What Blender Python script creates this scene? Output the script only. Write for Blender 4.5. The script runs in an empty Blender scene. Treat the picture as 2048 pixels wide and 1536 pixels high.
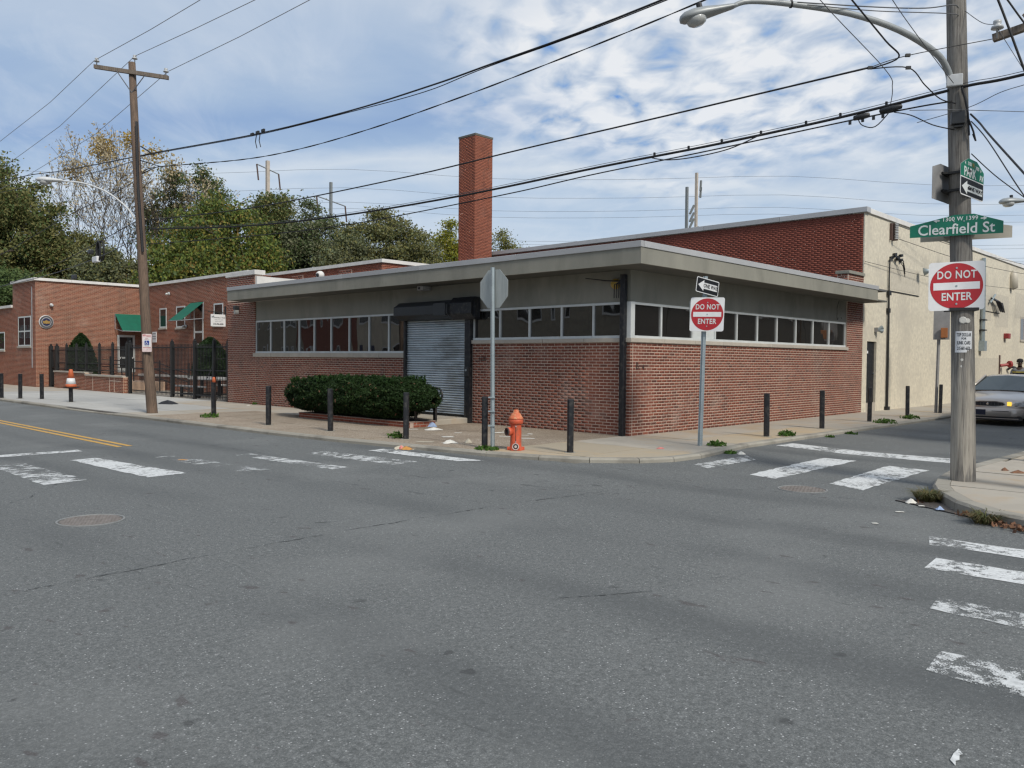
import bpy, bmesh, math, random
import numpy as np
from mathutils import Vector, Matrix
R = math.radians
random.seed(7); RNG = np.random.default_rng(7)
S = bpy.context.scene
COL = S.collection

# ------------------------------------------------------------------ camera, sky, sun, exposure
cam_d = bpy.data.cameras.new('camera'); cam = bpy.data.objects.new('camera', cam_d); COL.objects.link(cam)
yaw, pitch, roll = R(43.7246), R(-1.6498), R(0.49884)
_f = Vector((math.cos(pitch)*math.cos(yaw), math.cos(pitch)*math.sin(yaw), math.sin(pitch)))
_r0 = Vector((math.sin(yaw), -math.cos(yaw), 0)); _u0 = _r0.cross(_f)
_r = math.cos(roll)*_r0 + math.sin(roll)*_u0; _u = -math.sin(roll)*_r0 + math.cos(roll)*_u0
m = Matrix((_r, _u, -_f)).transposed().to_4x4(); m.translation = (-14.379, -10.280, 1.6)
cam.matrix_world = m
cam_d.sensor_width = 36; cam_d.lens = 1643.6/2048*36; cam_d.clip_end = 4000; cam_d.clip_start = .05
S.camera = cam
SKY_CELLS = tuple(Vector((.7226, .691, .39)).normalized()*.95+Vector((.69, -.72, 0))*.22)   # where the broken cloud field stands
SUN_EL, SUN_AZ = 42, 256            # direction to the sun, azimuth counted from +X towards +Y
world = bpy.data.worlds.new('World'); S.world = world; world.use_nodes = True
sd = bpy.data.lights.new('sun', 'SUN'); sd.energy = 1.5; sd.angle = R(12); sd.color = (1, .93, .82)
sun = bpy.data.objects.new('sun', sd); COL.objects.link(sun)
_s = Vector((math.cos(R(SUN_EL))*math.cos(R(SUN_AZ)), math.cos(R(SUN_EL))*math.sin(R(SUN_AZ)), math.sin(R(SUN_EL))))
sun.rotation_euler = _s.to_track_quat('Z', 'Y').to_euler(); sun.location = (0, 0, 60)
S.view_settings.view_transform = 'Standard'; S.view_settings.look = 'None'
S.view_settings.exposure = 1.08; S.view_settings.gamma = 1; S.view_settings.use_curve_mapping = False
S.cycles.max_bounces = 6; S.cycles.transparent_max_bounces = 12
S.cycles.sample_clamp_indirect = 6; S.cycles.filter_width = 1.35

class NT:
    """small helper around a node tree"""
    def __init__(s, nt): s.nt = nt; s.n = nt.nodes; s.l = nt.links
    def add(s, t, **k):
        n = s.n.new(t)
        for a, v in k.items(): setattr(n, a, v)
        return n
    def put(s, sock, v):
        if hasattr(v, 'is_output') or isinstance(v, bpy.types.NodeSocket): s.l.new(v, sock)
        else: sock.default_value = v
    def math(s, op, a, b=None, c=None, clamp=False):
        n = s.add('ShaderNodeMath', operation=op, use_clamp=clamp); s.put(n.inputs[0], a)
        if b is not None: s.put(n.inputs[1], b)
        if c is not None: s.put(n.inputs[2], c)
        return n.outputs[0]
    def noise(s, vec, scale, detail=4, rough=.55, dist=0):
        n = s.add('ShaderNodeTexNoise'); s.put(n.inputs['Vector'], vec)
        n.inputs['Scale'].default_value = scale; n.inputs['Detail'].default_value = detail
        n.inputs['Roughness'].default_value = rough; n.inputs['Distortion'].default_value = dist
        return n.outputs['Fac']
    def ramp(s, f, *stops, interp='LINEAR'):
        n = s.add('ShaderNodeValToRGB'); s.put(n.inputs[0], f); e = n.color_ramp.elements; n.color_ramp.interpolation = interp
        while len(e) < len(stops): e.new(.5)
        for i, (p, c) in enumerate(stops):
            e[i].position = p; e[i].color = (c, c, c, 1) if isinstance(c, (int, float)) else (*c, 1)
        return n.outputs[0]
    def mix(s, f, a, b, mode='MIX'):
        n = s.add('ShaderNodeMix', data_type='RGBA', blend_type=mode); s.put(n.inputs[0], f)
        for i, v in ((6, a), (7, b)):
            s.put(n.inputs[i], (*v, 1) if isinstance(v, tuple) and len(v) == 3 else v)
        return n.outputs[2]
    def map(s, vec, scale=(1, 1, 1), loc=(0, 0, 0), rot=(0, 0, 0)):
        n = s.add('ShaderNodeMapping'); s.put(n.inputs[0], vec); n.inputs['Scale'].default_value = scale
        n.inputs['Location'].default_value = loc; n.inputs['Rotation'].default_value = rot
        return n.outputs[0]

def build_world():
    w = NT(world.node_tree); w.n.clear()
    out = w.add('ShaderNodeOutputWorld'); bg = w.add('ShaderNodeBackground'); w.l.new(bg.outputs[0], out.inputs[0])
    sky = w.add('ShaderNodeTexSky', sky_type='NISHITA'); sky.sun_disc = False
    sky.sun_elevation = R(SUN_EL); sky.sun_rotation = R(90-SUN_AZ); sky.air_density = 1.0; sky.dust_density = .6; sky.ozone_density = 1.6
    tc = w.add('ShaderNodeTexCoord'); sep = w.add('ShaderNodeSeparateXYZ'); w.l.new(tc.outputs['Generated'], sep.inputs[0])
    z = w.math('ADD', w.math('MAXIMUM', sep.outputs[2], 0.0), .07)
    cmb = w.add('ShaderNodeCombineXYZ')
    w.l.new(w.math('DIVIDE', sep.outputs[0], z), cmb.inputs[0]); w.l.new(w.math('DIVIDE', sep.outputs[1], z), cmb.inputs[1])
    p = w.map(cmb.outputs[0], rot=(0, 0, R(40)))
    big = w.noise(w.map(p, scale=(.75, .9, 1), loc=(3.4, 1.7, 0)), .7, 4, .5, .4)
    mid = w.noise(w.map(p, scale=(1, 1, 1), loc=(7.1, 2.3, 3)), 1.5, 6, .6, .5)
    # sheets of stratus at different heights above the horizon
    el = w.math('ADD', sep.outputs[2], w.math('MULTIPLY', w.math('SUBTRACT', big, .5), .26))
    el = w.math('ADD', el, w.math('MULTIPLY', w.math('SUBTRACT', mid, .5), .09))
    K = lambda r, g, b: tuple((((c/255+.055)/1.055)**2.4)/.211 for c in (r, g, b))
    base = w.ramp(el, (.0, K(204, 214, 225)), (.09, K(213, 221, 230)), (.15, K(180, 198, 219)), (.19, K(205, 215, 226)), (.235, K(160, 183, 212)), (.275, K(143, 169, 206)), (.31, K(164, 185, 212)), (.36, K(187, 201, 219)))
    wisp = w.noise(w.map(p, scale=(1.6, .55, 1), loc=(2, 5, 1), rot=(0, 0, R(25))), 2.2, 6, .62, .8)
    base = w.mix(w.math('MULTIPLY', w.ramp(wisp, (.50, 0.0), (.75, 1.0)), .32), base, K(218, 225, 234))
    # a field of altocumulus cells with blue between them
    puff = w.noise(w.map(p, loc=(1.3, 9.2, 6), scale=(1.15, .8, 1)), 7.0, 4, .5, .35)
    fld = w.noise(w.map(p, loc=(2.2, 4.0, 2)), .40, 2, .5)
    dv = w.add('ShaderNodeVectorMath', operation='SUBTRACT'); w.l.new(tc.outputs['Generated'], dv.inputs[0]); dv.inputs[1].default_value = SKY_CELLS
    ds = w.add('ShaderNodeVectorMath', operation='MULTIPLY'); w.l.new(dv.outputs[0], ds.inputs[0]); ds.inputs[1].default_value = (1, 1, 2.1)
    dl = w.add('ShaderNodeVectorMath', operation='LENGTH'); w.l.new(ds.outputs[0], dl.inputs[0])
    near_ = w.ramp(w.math('ADD', dl.outputs['Value'], w.math('MULTIPLY', w.math('SUBTRACT', mid, .5), .30)), (.20, 1.0), (.36, 0.0))
    fm = w.math('MAXIMUM', near_, w.math('MULTIPLY', w.ramp(fld, (.56, 0.0), (.68, 1.0)), w.ramp(sep.outputs[2], (.30, 0.0), (.45, 1.0))))
    cells = w.ramp(puff, (.27, K(98, 146, 214)), (.335, K(152, 178, 212)), (.41, K(186, 199, 217)), (.50, K(215, 222, 231)), (.60, K(240, 241, 242)))
    base = w.mix(w.math('MULTIPLY', fm, .92), base, cells)
    col = w.mix(.06, base, sky.outputs[0])
    w.l.new(col, bg.inputs[0]); bg.inputs[1].default_value = .1
build_world()

# ------------------------------------------------------------------ materials
MATS = {}
def new_mat(name):
    m = bpy.data.materials.new(name); m.use_nodes = True; t = NT(m.node_tree); t.n.clear()
    t.out = t.add('ShaderNodeOutputMaterial'); t.bsdf = t.add('ShaderNodeBsdfPrincipled'); t.l.new(t.bsdf.outputs[0], t.out.inputs[0])
    t.pos = t.add('ShaderNodeNewGeometry').outputs['Position']
    t.obj = t.add('ShaderNodeTexCoord').outputs['Object']
    MATS[name] = m; return m, t
def bump(t, h, strength=.3, dist=.01):
    b = t.add('ShaderNodeBump'); b.inputs['Strength'].default_value = strength; b.inputs['Distance'].default_value = dist
    t.l.new(h, b.inputs['Height']); t.l.new(b.outputs[0], t.bsdf.inputs['Normal'])
def M(name, c1, c2=None, scale=3, rough=.7, metal=0, bmp=0, bscale=40, spec=.5, stretch=(1, 1, 1), dirt=None, dirt_scale=.8, lo=.35, hi=.65):
    m, t = new_mat(name); v = t.map(t.pos, scale=stretch)
    c2 = c2 or tuple(x*.8 for x in c1)
    col = t.ramp(t.noise(v, scale, 6, .6), (lo, c2), (hi, c1))
    if name.startswith('concrete') or name in ('sill_stone', 'kerb_stone', 'coping_metal'):
        col = t.mix(t.add('ShaderNodeObjectInfo').outputs['Random'], col, tuple(x*.80 for x in c1))
    if name.startswith('concrete'):
        col = t.mix(t.ramp(t.noise(v, 9, 3, .5), (.70, 0.0), (.74, .55)), col, tuple(x*.4 for x in c1))
    if dirt: col = t.mix(t.ramp(t.noise(v, dirt_scale, 5, .65), (.5, 0.0), (.68, 1.0)), col, dirt)
    t.put(t.bsdf.inputs['Base Color'], col); t.bsdf.inputs['Roughness'].default_value = rough
    t.bsdf.inputs['Metallic'].default_value = metal; t.bsdf.inputs['Specular IOR Level'].default_value = spec
    if bmp: bump(t, t.noise(v, bscale, 4, .6), bmp)
    return m

def mat_asphalt():
    m, t = new_mat('asphalt'); p = t.pos
    g = t.noise(p, 230, 2, .7); g2 = t.noise(p, 60, 3, .6)
    v = t.add('ShaderNodeTexVoronoi'); v.inputs['Scale'].default_value = 58; t.l.new(p, v.inputs['Vector'])
    sp = t.math('MULTIPLY', t.ramp(v.outputs['Distance'], (.16, 1.0), (.36, 0.0)), t.ramp(v.outputs['Color'], (.62, 0.0), (.92, 1.0)))
    v2 = t.add('ShaderNodeTexVoronoi'); v2.inputs['Scale'].default_value = 95; t.l.new(p, v2.inputs['Vector'])
    sp2 = t.math('MULTIPLY', t.ramp(v2.outputs['Distance'], (.15, 1.0), (.45, 0.0)), t.ramp(v2.outputs['Color'], (.55, 0.0), (.8, 1.0)))
    gr = t.math('ADD', t.math('ADD', t.math('MULTIPLY', g, .30), t.math('MULTIPLY', t.noise(p, 70, 3, .75), .32)), t.math('MULTIPLY', t.noise(p, 24, 5, .8), .38))
    base = t.ramp(gr, (.38, (.058, .063, .063)), (.5, (.128, .136, .135)), (.62, (.25, .26, .258)))
    base = t.mix(t.math('MULTIPLY', t.ramp(g2, (.4, 0.0), (.62, 1.0)), .35), base, (.092, .098, .096))
    base = t.mix(t.math('MULTIPLY', sp2, .6), base, (.30, .308, .305))
    base = t.mix(t.math('MULTIPLY', sp, t.ramp(t.noise(p, 9, 3, .6), (.38, .25), (.64, 1.0))), base, (.68, .69, .69))
    # wheel tracks run along the street, worn pale patches and dark blotches
    sx = t.add('ShaderNodeSeparateXYZ'); t.l.new(t.map(p, rot=(0, 0, R(-3))), sx.inputs[0])
    wob = t.math('MULTIPLY', t.math('SUBTRACT', t.noise(p, .22, 3), .5), 1.6)
    trk = t.math('SINE', t.math('ADD', t.math('MULTIPLY', sx.outputs[0], 3.6), t.math('MULTIPLY', wob, 2.2)))
    trk = t.ramp(t.math('MULTIPLY_ADD', trk, .5, .5), (.45, 0.0), (.95, 1.0))
    trk = t.math('MULTIPLY', trk, t.ramp(t.noise(t.map(p, scale=(1, .3, 1)), .5, 4), (.4, 0.0), (.65, 1.0)))
    base = t.mix(t.math('MULTIPLY', trk, .62), base, (.075, .081, .083), 'MIX')
    pale = t.ramp(t.noise(t.map(p, loc=(3, 8, 0)), .42, 4, .55), (.52, 0.0), (.68, 1.0))
    base = t.mix(t.math('MULTIPLY', pale, .36), base, (.21, .217, .212))
    blot = t.ramp(t.noise(t.map(p, scale=(2.6, 1.3, 1), rot=(0, 0, R(35))), 3.0, 3, .5), (.69, 0.0), (.73, 1.0))
    base = t.mix(t.math('MULTIPLY', blot, .5), base, (.06, .046, .047))
    # dragged streaks across the lanes and small drips of oil
    stk = t.ramp(t.noise(t.map(p, scale=(7, 1.1, 1), rot=(0, 0, R(48))), 2.6, 5, .65), (.58, 0.0), (.70, 1.0))
    stk = t.math('MULTIPLY', stk, t.ramp(t.noise(t.map(p, loc=(5, 2, 0)), .35, 2), (.45, 0.0), (.6, 1.0)))
    base = t.mix(t.math('MULTIPLY', stk, .55), base, (.062, .066, .066))
    oil = t.ramp(t.noise(t.map(p, loc=(9, 1, 4)), 5.5, 2, .4), (.74, 0.0), (.78, 1.0))
    base = t.mix(t.math('MULTIPLY', oil, .6), base, (.04, .042, .043))
    t.l.new(base, t.bsdf.inputs['Base Color']); t.bsdf.inputs['Roughness'].default_value = .82
    t.bsdf.inputs['Specular IOR Level'].default_value = .35
    bump(t, t.math('ADD', g, t.math('MULTIPLY', sp, .6)), .55, .006)
mat_asphalt()

def mat_paint(name, col, wear, streak=(1, 1, 1), sc=9):
    m, t = new_mat(name)
    n = t.noise(t.map(t.pos, scale=streak), sc, 6, .7); n2 = t.noise(t.pos, 110, 3, .7); n3 = t.noise(t.pos, 1.3, 3)
    f = t.math('ADD', t.math('ADD', t.math('MULTIPLY', n, .62), t.math('MULTIPLY', n2, .34)), t.math('MULTIPLY', t.math('SUBTRACT', n3, .5), .42))
    a = t.ramp(f, (wear, 0.0), (wear+.05, 1.0))
    c = t.ramp(t.noise(t.pos, 25, 4), (.35, tuple(x*.72 for x in col)), (.6, col))
    t.l.new(c, t.bsdf.inputs['Base Color']); t.bsdf.inputs['Roughness'].default_value = .65
    t.l.new(a, t.bsdf.inputs['Alpha'])
    return m
mat_paint('road_paint', (.66, .68, .68), .40)
mat_paint('road_paint_thin', (.60, .62, .62), .455, sc=7)
mat_paint('road_paint_faint', (.5, .52, .52), .53, sc=6)
mat_paint('yellow_paint', (.62, .36, .07), .33)

def mat_brick(name, cols, per_object=False, stain=(.09, .05, .045), pale=(.42, .33, .28), pale_amt=.35):
    m, t = new_mat(name)
    if per_object: rnd = t.add('ShaderNodeObjectInfo').outputs['Random']
    else: rnd = t.add('ShaderNodeNewGeometry').outputs['Random Per Island']
    st = [(i/(len(cols)-1) if len(cols) > 1 else 0, c) for i, c in enumerate(cols)]
    col = t.ramp(rnd, *st)
    col = t.mix(t.math('MULTIPLY', t.ramp(t.noise(t.pos, 45, 4, .7), (.42, 0.0), (.7, 1.0)), .35), col, stain)
    col = t.mix(t.math('MULTIPLY', t.ramp(t.noise(t.pos, .9, 5, .6), (.56, 0.0), (.74, 1.0)), pale_amt), col, pale)
    drip = t.ramp(t.noise(t.map(t.pos, scale=(1, 1, .3), loc=(4, 7, 1)), 1.5, 5, .65), (.54, 0.0), (.70, 1.0))
    col = t.mix(t.math('MULTIPLY', drip, .45), col, tuple(x*.55 for x in stain))
    t.l.new(col, t.bsdf.inputs['Base Color']); t.bsdf.inputs['Roughness'].default_value = .85
    t.bsdf.inputs['Specular IOR Level'].default_value = .25
    bump(t, t.noise(t.pos, 120, 3, .7), .35, .004)
FB = [(0.188, 0.064, 0.041), (0.222, 0.075, 0.048), (0.165, 0.058, 0.041), (0.251, 0.089, 0.057), (0.199, 0.065, 0.040), (0.114, 0.050, 0.039)]
mat_brick('front_brick', FB); mat_brick('front_brick_single', FB, True)
PB = [(.27, .075, .04), (.31, .088, .05), (.24, .066, .036)]
mat_brick('planter_brick', PB, True)
WB = [(.235, .078, .046), (.28, .094, .054), (.20, .068, .043), (.25, .084, .048), (.15, .056, .04)]
mat_brick('wing_brick', WB, stain=(.15, .06, .045))
mat_brick('chimney_brick', [(.27, .088, .052), (.32, .105, .062), (.23, .075, .048), (.30, .10, .06)], pale_amt=.15)
mat_brick('painted_brick', [(.215, .068, .047), (.235, .075, .052), (.195, .061, .043)], stain=(.11, .028, .023), pale=(.10, .036, .03), pale_amt=.55)
M('mortar', (.55, .43, .35), (.46, .355, .29), 6, .9, bmp=.3, bscale=90, dirt=(.40, .31, .26))
M('wing_mortar', (.56, .40, .29), (.46, .32, .23), 6, .9)
M('chimney_mortar', (.25, .112, .078), (.20, .09, .064), 6, .9)
M('painted_mortar', (.165, .052, .038), None, 6, .9)
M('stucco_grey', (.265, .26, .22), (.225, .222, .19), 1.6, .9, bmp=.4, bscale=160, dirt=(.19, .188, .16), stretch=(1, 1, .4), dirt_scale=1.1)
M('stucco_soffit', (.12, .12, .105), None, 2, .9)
M('stucco_tan', (.66, .61, .49), (.52, .48, .39), 7, .92, bmp=1.0, bscale=26, dirt=(.48, .445, .37), dirt_scale=.5)
M('stucco_patch', (.56, .52, .43), (.46, .425, .35), 7, .92, bmp=.5, bscale=40)
M('coping_metal', (.47, .48, .49), (.40, .41, .42), 1.2, .5, metal=.15, stretch=(1, 1, 2))
M('coping_white', (.70, .69, .66), (.58, .57, .55), 2, .7)
M('sill_stone', (.47, .43, .37), (.38, .35, .30), 5, .85, bmp=.2, bscale=80)
M('concrete', (.44, .405, .345), (.35, .32, .27), 1.4, .9, bmp=.25, bscale=120, dirt=(.36, .28, .19), dirt_scale=.7)
M('concrete_new', (.46, .455, .43), (.39, .385, .36), 1.2, .9, bmp=.2, bscale=120)
M('concrete_buff', (.46, .395, .295), (.38, .325, .245), 1.1, .9, bmp=.25, bscale=120, dirt=(.46, .34, .20), dirt_scale=.6)
M('joint_dirt', (.07, .06, .05), None, 8, 1)
M('kerb_stone', (.36, .34, .29), (.26, .245, .21), 2.2, .9, bmp=.5, bscale=60, dirt=(.16, .15, .13))
def mat_aggregate():
    m, t = new_mat('aggregate')
    v = t.add('ShaderNodeTexVoronoi'); v.inputs['Scale'].default_value = 55; t.l.new(t.pos, v.inputs['Vector'])
    c = t.ramp(v.outputs['Color'], (0, (.13, .105, .08)), (.4, (.28, .225, .17)), (.75, (.40, .335, .26)), (1, (.56, .51, .44)))
    c = t.mix(t.math('MULTIPLY', t.add('ShaderNodeObjectInfo').outputs['Random'], .35), c, (.20, .165, .12))
    c = t.mix(t.math('MULTIPLY', t.ramp(t.noise(t.pos, .8, 5, .6), (.45, 0.0), (.7, 1.0)), .5), c, (.17, .125, .085))
    t.l.new(c, t.bsdf.inputs['Base Color']); t.bsdf.inputs['Roughness'].default_value = .9
    bump(t, v.outputs['Distance'], .5, .006)
mat_aggregate()
M('earth', (.10, .10, .06), (.07, .075, .045), .3, 1)
M('black_paint', (.013, .015, .019), (.009, .010, .013), 8, .45, spec=.45, dirt=(.05, .048, .045), dirt_scale=11)
M('black_iron', (.012, .013, .014), None, 8, .55)
M('black_plastic', (.022, .024, .027), None, 8, .45)
M('hood_metal', (.030, .034, .038), (.024, .027, .03), 3, .5)
M('frame_white', (.60, .63, .63), (.52, .55, .55), 3, .45)
M('shutter_steel', (.62, .68, .72), (.52, .58, .62), 1.5, .42, metal=.55, stretch=(1, 1, 3), dirt=(.33, .35, .36))
M('galvanised', (.36, .42, .44), (.29, .34, .36), 5, .45, metal=.45)
M('sign_back', (.46, .49, .47), (.38, .41, .40), 3, .5, metal=.35, stretch=(6, 6, .6))
M('sign_white', (.72, .73, .74), (.66, .67, .68), 4, .45)
M('sign_red', (.42, .012, .02), (.36, .010, .017), 4, .45)
M('sign_green', (.0, .15, .09), (.0, .13, .078), 4, .45)
M('sign_black', (.010, .011, .014), None, 4, .45)
M('sign_letter', (.66, .70, .70), None, 4, .45)
M('sign_gold', (.35, .22, .06), None, 4, .5)
M('sign_blue', (.015, .05, .30), None, 4, .5)
M('sign_navy', (.012, .018, .065), None, 4, .5)
M('sign_pink', (.72, .60, .60), None, 4, .5)
M('sign_tan', (.50, .46, .38), (.44, .41, .34), 3, .5)
M('band_grey', (.085, .085, .09), None, 4, .6)
M('sign_grey', (.28, .28, .28), None, 4, .6)
M('dark_ink', (.03, .035, .05), None, 4, .6)
M('faint_ink', (.25, .27, .30), None, 4, .6)
M('old_number', (.055, .036, .032), None, 20, .7)
M('hydrant_paint', (.60, .105, .045), (.50, .085, .038), 7, .55, bmp=.3, bscale=60, dirt=(.30, .10, .06), dirt_scale=9)
M('hydrant_top', (.60, .16, .07), (.50, .12, .05), 10, .65, dirt=(.55, .33, .18), dirt_scale=16)
M('rust', (.10, .06, .05), None, 12, .8)
M('ring_iron', (.26, .265, .26), None, 12, .6)
M('pit_black', (.015, .014, .013), None, 12, .8)
M('worn_iron', (.22, .195, .175), (.15, .13, .115), 12, .6)
M('bare_iron', (.035, .03, .028), None, 12, .7)
M('dull_white', (.55, .50, .48), None, 12, .6)
M('wire_black', (.012, .012, .014), None, 4, .6)
M('wire_grey', (.10, .105, .115), None, 4, .6)
M('wire_pale', (.28, .29, .31), None, 4, .6)
M('lamp_grey', (.32, .34, .345), (.27, .29, .295), 4, .45, metal=.2)
M('lamp_pale', (.60, .62, .63), None, 4, .5)
M('porcelain', (.50, .52, .53), None, 4, .3)
M('awning_green', (.0, .115, .07), (.0, .095, .058), 3, .8)
M('cone_orange', (.55, .13, .045), (.46, .105, .04), 4, .6)
M('paper_white', (.66, .65, .60), (.55, .54, .50), 14, .9)
M('paper_tan', (.50, .46, .37), None, 14, .9)
M('paper_blue', (.32, .42, .62), None, 14, .9)
M('paper_orange', (.55, .27, .07), None, 14, .9)
M('paper_pink', (.60, .22, .20), None, 14, .9)
M('bag_black', (.012, .012, .014), None, 14, .5)
M('leaf_brown', (.22, .11, .06), (.13, .07, .045), 30, .9)
M('lamp_yellow', (.45, .30, .06), None, 4, .5)
M('roof_felt', (.12, .12, .12), None, 1, .9)
M('tyre', (.012, .012, .012), None, 4, .8)
M('chrome', (.60, .60, .60), None, 4, .15, metal=1)
M('car_dark', (.015, .016, .02), None, 4, .4)
M('plate_navy', (.01, .014, .04), None, 4, .5)
M('skin_dark', (.055, .028, .018), None, 9, .6)
M('cap_black', (.012, .012, .013), None, 9, .9)
M('jacket_grey', (.19, .20, .215), (.15, .16, .17), 9, .9)
M('jacket_black', (.012, .012, .016), None, 9, .9)
M('stripe_yellow', (.50, .42, .10), None, 9, .9)
M('trouser_dark', (.02, .022, .03), None, 9, .9)
M('pylon_paint', (.50, .44, .38), (.40, .35, .30), 2, .7)
M('pylon_grey', (.20, .22, .23), None, 2, .7)
M('orange_box', (.36, .13, .04), None, 5, .7)
M('hedge_core', (.008, .012, .006), None, 5, 1)
M('soil', (.05, .04, .03), None, 9, 1)
M('red_valve', (.30, .03, .03), None, 5, .5)
m, t = new_mat('car_paint'); t.put(t.bsdf.inputs['Base Color'], (.48, .43, .385, 1)); t.bsdf.inputs['Metallic'].default_value = .3
t.bsdf.inputs['Roughness'].default_value = .28; t.bsdf.inputs['Coat Weight'].default_value = .8; t.bsdf.inputs['Coat Roughness'].default_value = .06
m, t = new_mat('lamp_lens'); t.put(t.bsdf.inputs['Base Color'], (.42, .43, .42, 1)); t.bsdf.inputs['Roughness'].default_value = .12
t.bsdf.inputs['Specular IOR Level'].default_value = .8
m, t = new_mat('headlamp'); t.put(t.bsdf.inputs['Base Color'], (.70, .72, .74, 1)); t.bsdf.inputs['Roughness'].default_value = .1; t.bsdf.inputs['Coat Weight'].default_value = 1
m, t = new_mat('amber_lamp'); t.put(t.bsdf.inputs['Base Color'], (.8, .45, .05, 1)); t.put(t.bsdf.inputs['Emission Color'], (1, .62, .08, 1)); t.bsdf.inputs['Emission Strength'].default_value = .55
def mat_glass(name, c, wave=.6, sc=1.6, rough=.02, spec=.5):
    m, t = new_mat(name); t.put(t.bsdf.inputs['Base Color'], (*c, 1)); t.bsdf.inputs['Roughness'].default_value = rough
    t.bsdf.inputs['Specular IOR Level'].default_value = spec
    if wave: bump(t, t.noise(t.map(t.pos, scale=(1, 1, .5)), sc, 1, .4), wave, .02)
mat_glass('window_glass', (.014, .013, .012), .55, 1.3, spec=.9)
MATS['window_glass'].node_tree.nodes['Principled BSDF'].inputs['IOR'].default_value = 1.9
mat_glass('wing_glass', (.02, .022, .024), .2)
mat_glass('car_glass', (.03, .045, .045), 0, spec=1.0)
def mat_wood(name, c1, c2, dark, pale=None):
    m, t = new_mat(name)
    g = t.noise(t.map(t.pos, scale=(1, 1, .045)), 42, 5, .7); g2 = t.noise(t.map(t.pos, scale=(1, 1, .02)), 95, 3, .7)
    col = t.ramp(g, (.3, dark), (.48, c2), (.66, c1))
    col = t.mix(t.ramp(g2, (.60, 0.0), (.70, .75)), col, tuple(x*.35 for x in dark))
    col = t.mix(t.math('MULTIPLY', t.ramp(t.noise(t.map(t.pos, scale=(1, 1, .35)), 2.4, 4), (.45, 0.0), (.65, 1.0)), .4), col, dark)
    if pale:                                # weathered strip where the surface has worn to bare wood
        sz = t.add('ShaderNodeSeparateXYZ'); t.l.new(t.pos, sz.inputs[0])
        e = t.math('ADD', sz.outputs[2], t.math('MULTIPLY', t.math('SUBTRACT', t.noise(t.map(t.pos, scale=(1, 1, .08)), 16, 4, .7), .5), 1.5))
        k = t.math('MULTIPLY', t.ramp(t.math('DIVIDE', e, 2.2), (.62, 1.0), (.75, 0.0)), t.ramp(t.math('DIVIDE', e, 2.2), (.02, 0.0), (.09, 1.0)))
        k = t.math('MULTIPLY', k, t.ramp(t.noise(t.map(t.pos, scale=(1, 1, .1)), 7, 3), (.36, .15), (.5, 1.0)))
        col = t.mix(k, col, t.ramp(g, (.3, tuple(x*.45 for x in pale)), (.48, tuple(x*.8 for x in pale)), (.66, pale)))
    t.l.new(col, t.bsdf.inputs['Base Color']); t.bsdf.inputs['Roughness'].default_value = .9
    bump(t, t.math('ADD', g, g2), .8, .012)
mat_wood('pole_grey', (.29, .275, .25), (.20, .187, .168), (.085, .078, .07), (.46, .42, .355))
mat_wood('pole_pale', (.37, .34, .29), (.29, .265, .225), (.15, .135, .115))
mat_wood('pole_brown', (.20, .14, .10), (.14, .098, .072), (.065, .048, .038))
mat_wood('crossarm_wood', (.24, .20, .165), (.17, .14, .115), (.09, .075, .06))
mat_wood('bark', (.13, .105, .085), (.09, .072, .058), (.045, .037, .03))
def mat_leaf(name, cols, trans=.25):
    m, t = new_mat(name)
    rnd = t.add('ShaderNodeNewGeometry').outputs['Random Per Island']
    c = t.ramp(rnd, *[(i/(len(cols)-1), k) for i, k in enumerate(cols)])
    c = t.mix(t.ramp(t.noise(t.pos, .45, 3), (.4, 0.0), (.62, .55)), c, cols[-1])
    t.l.new(c, t.bsdf.inputs['Base Color']); t.bsdf.inputs['Roughness'].default_value = .65; t.bsdf.inputs['Specular IOR Level'].default_value = .2
    tr = t.add('ShaderNodeBsdfTranslucent'); t.l.new(c, tr.inputs[0])
    mx = t.add('ShaderNodeMixShader'); mx.inputs[0].default_value = trans
    t.l.new(t.bsdf.outputs[0], mx.inputs[1]); t.l.new(tr.outputs[0], mx.inputs[2]); t.l.new(mx.outputs[0], t.out.inputs[0])
mat_leaf('leaf_olive', [(0.128, 0.140, 0.051), (0.199, 0.205, 0.069), (0.094, 0.117, 0.047), (0.258, 0.233, 0.081), (0.152, 0.145, 0.056)])
mat_leaf('leaf_deep', [(0.055, 0.096, 0.037), (0.089, 0.142, 0.046), (0.042, 0.073, 0.032), (0.126, 0.173, 0.055)])
mat_leaf('leaf_bright', [(0.103, 0.159, 0.033), (0.167, 0.215, 0.041), (0.066, 0.111, 0.028), (0.261, 0.242, 0.047), (0.242, 0.159, 0.056), (0.131, 0.167, 0.038)])
mat_leaf('leaf_greyish', [(0.105, 0.136, 0.073), (0.157, 0.184, 0.097), (0.076, 0.105, 0.056), (0.209, 0.209, 0.125)])
mat_leaf('leaf_yellow', [(.40, .27, .03), (.50, .34, .045), (.33, .22, .04), (.40, .29, .09)], .35)
mat_leaf('leaf_pale_tan', [(.56, .47, .30), (.64, .56, .40), (.46, .37, .22)], .3)
mat_leaf('leaf_lime', [(0.260, 0.260, 0.033), (0.357, 0.325, 0.041), (0.163, 0.195, 0.033)], .3)
mat_leaf('hedge_leaf', [(.010, .026, .009), (.018, .042, .012), (.007, .018, .007), (.028, .055, .014)], .12)
mat_leaf('hedge_shoot', [(.022, .055, .014), (.034, .075, .018), (.015, .038, .011)], .2)
mat_leaf('weed_leaf', [(.06, .13, .02), (.09, .17, .03), (.045, .10, .02)])
mat_leaf('dry_grass', [(.13, .12, .05), (.08, .10, .035), (.20, .15, .08), (.06, .08, .025)])

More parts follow.
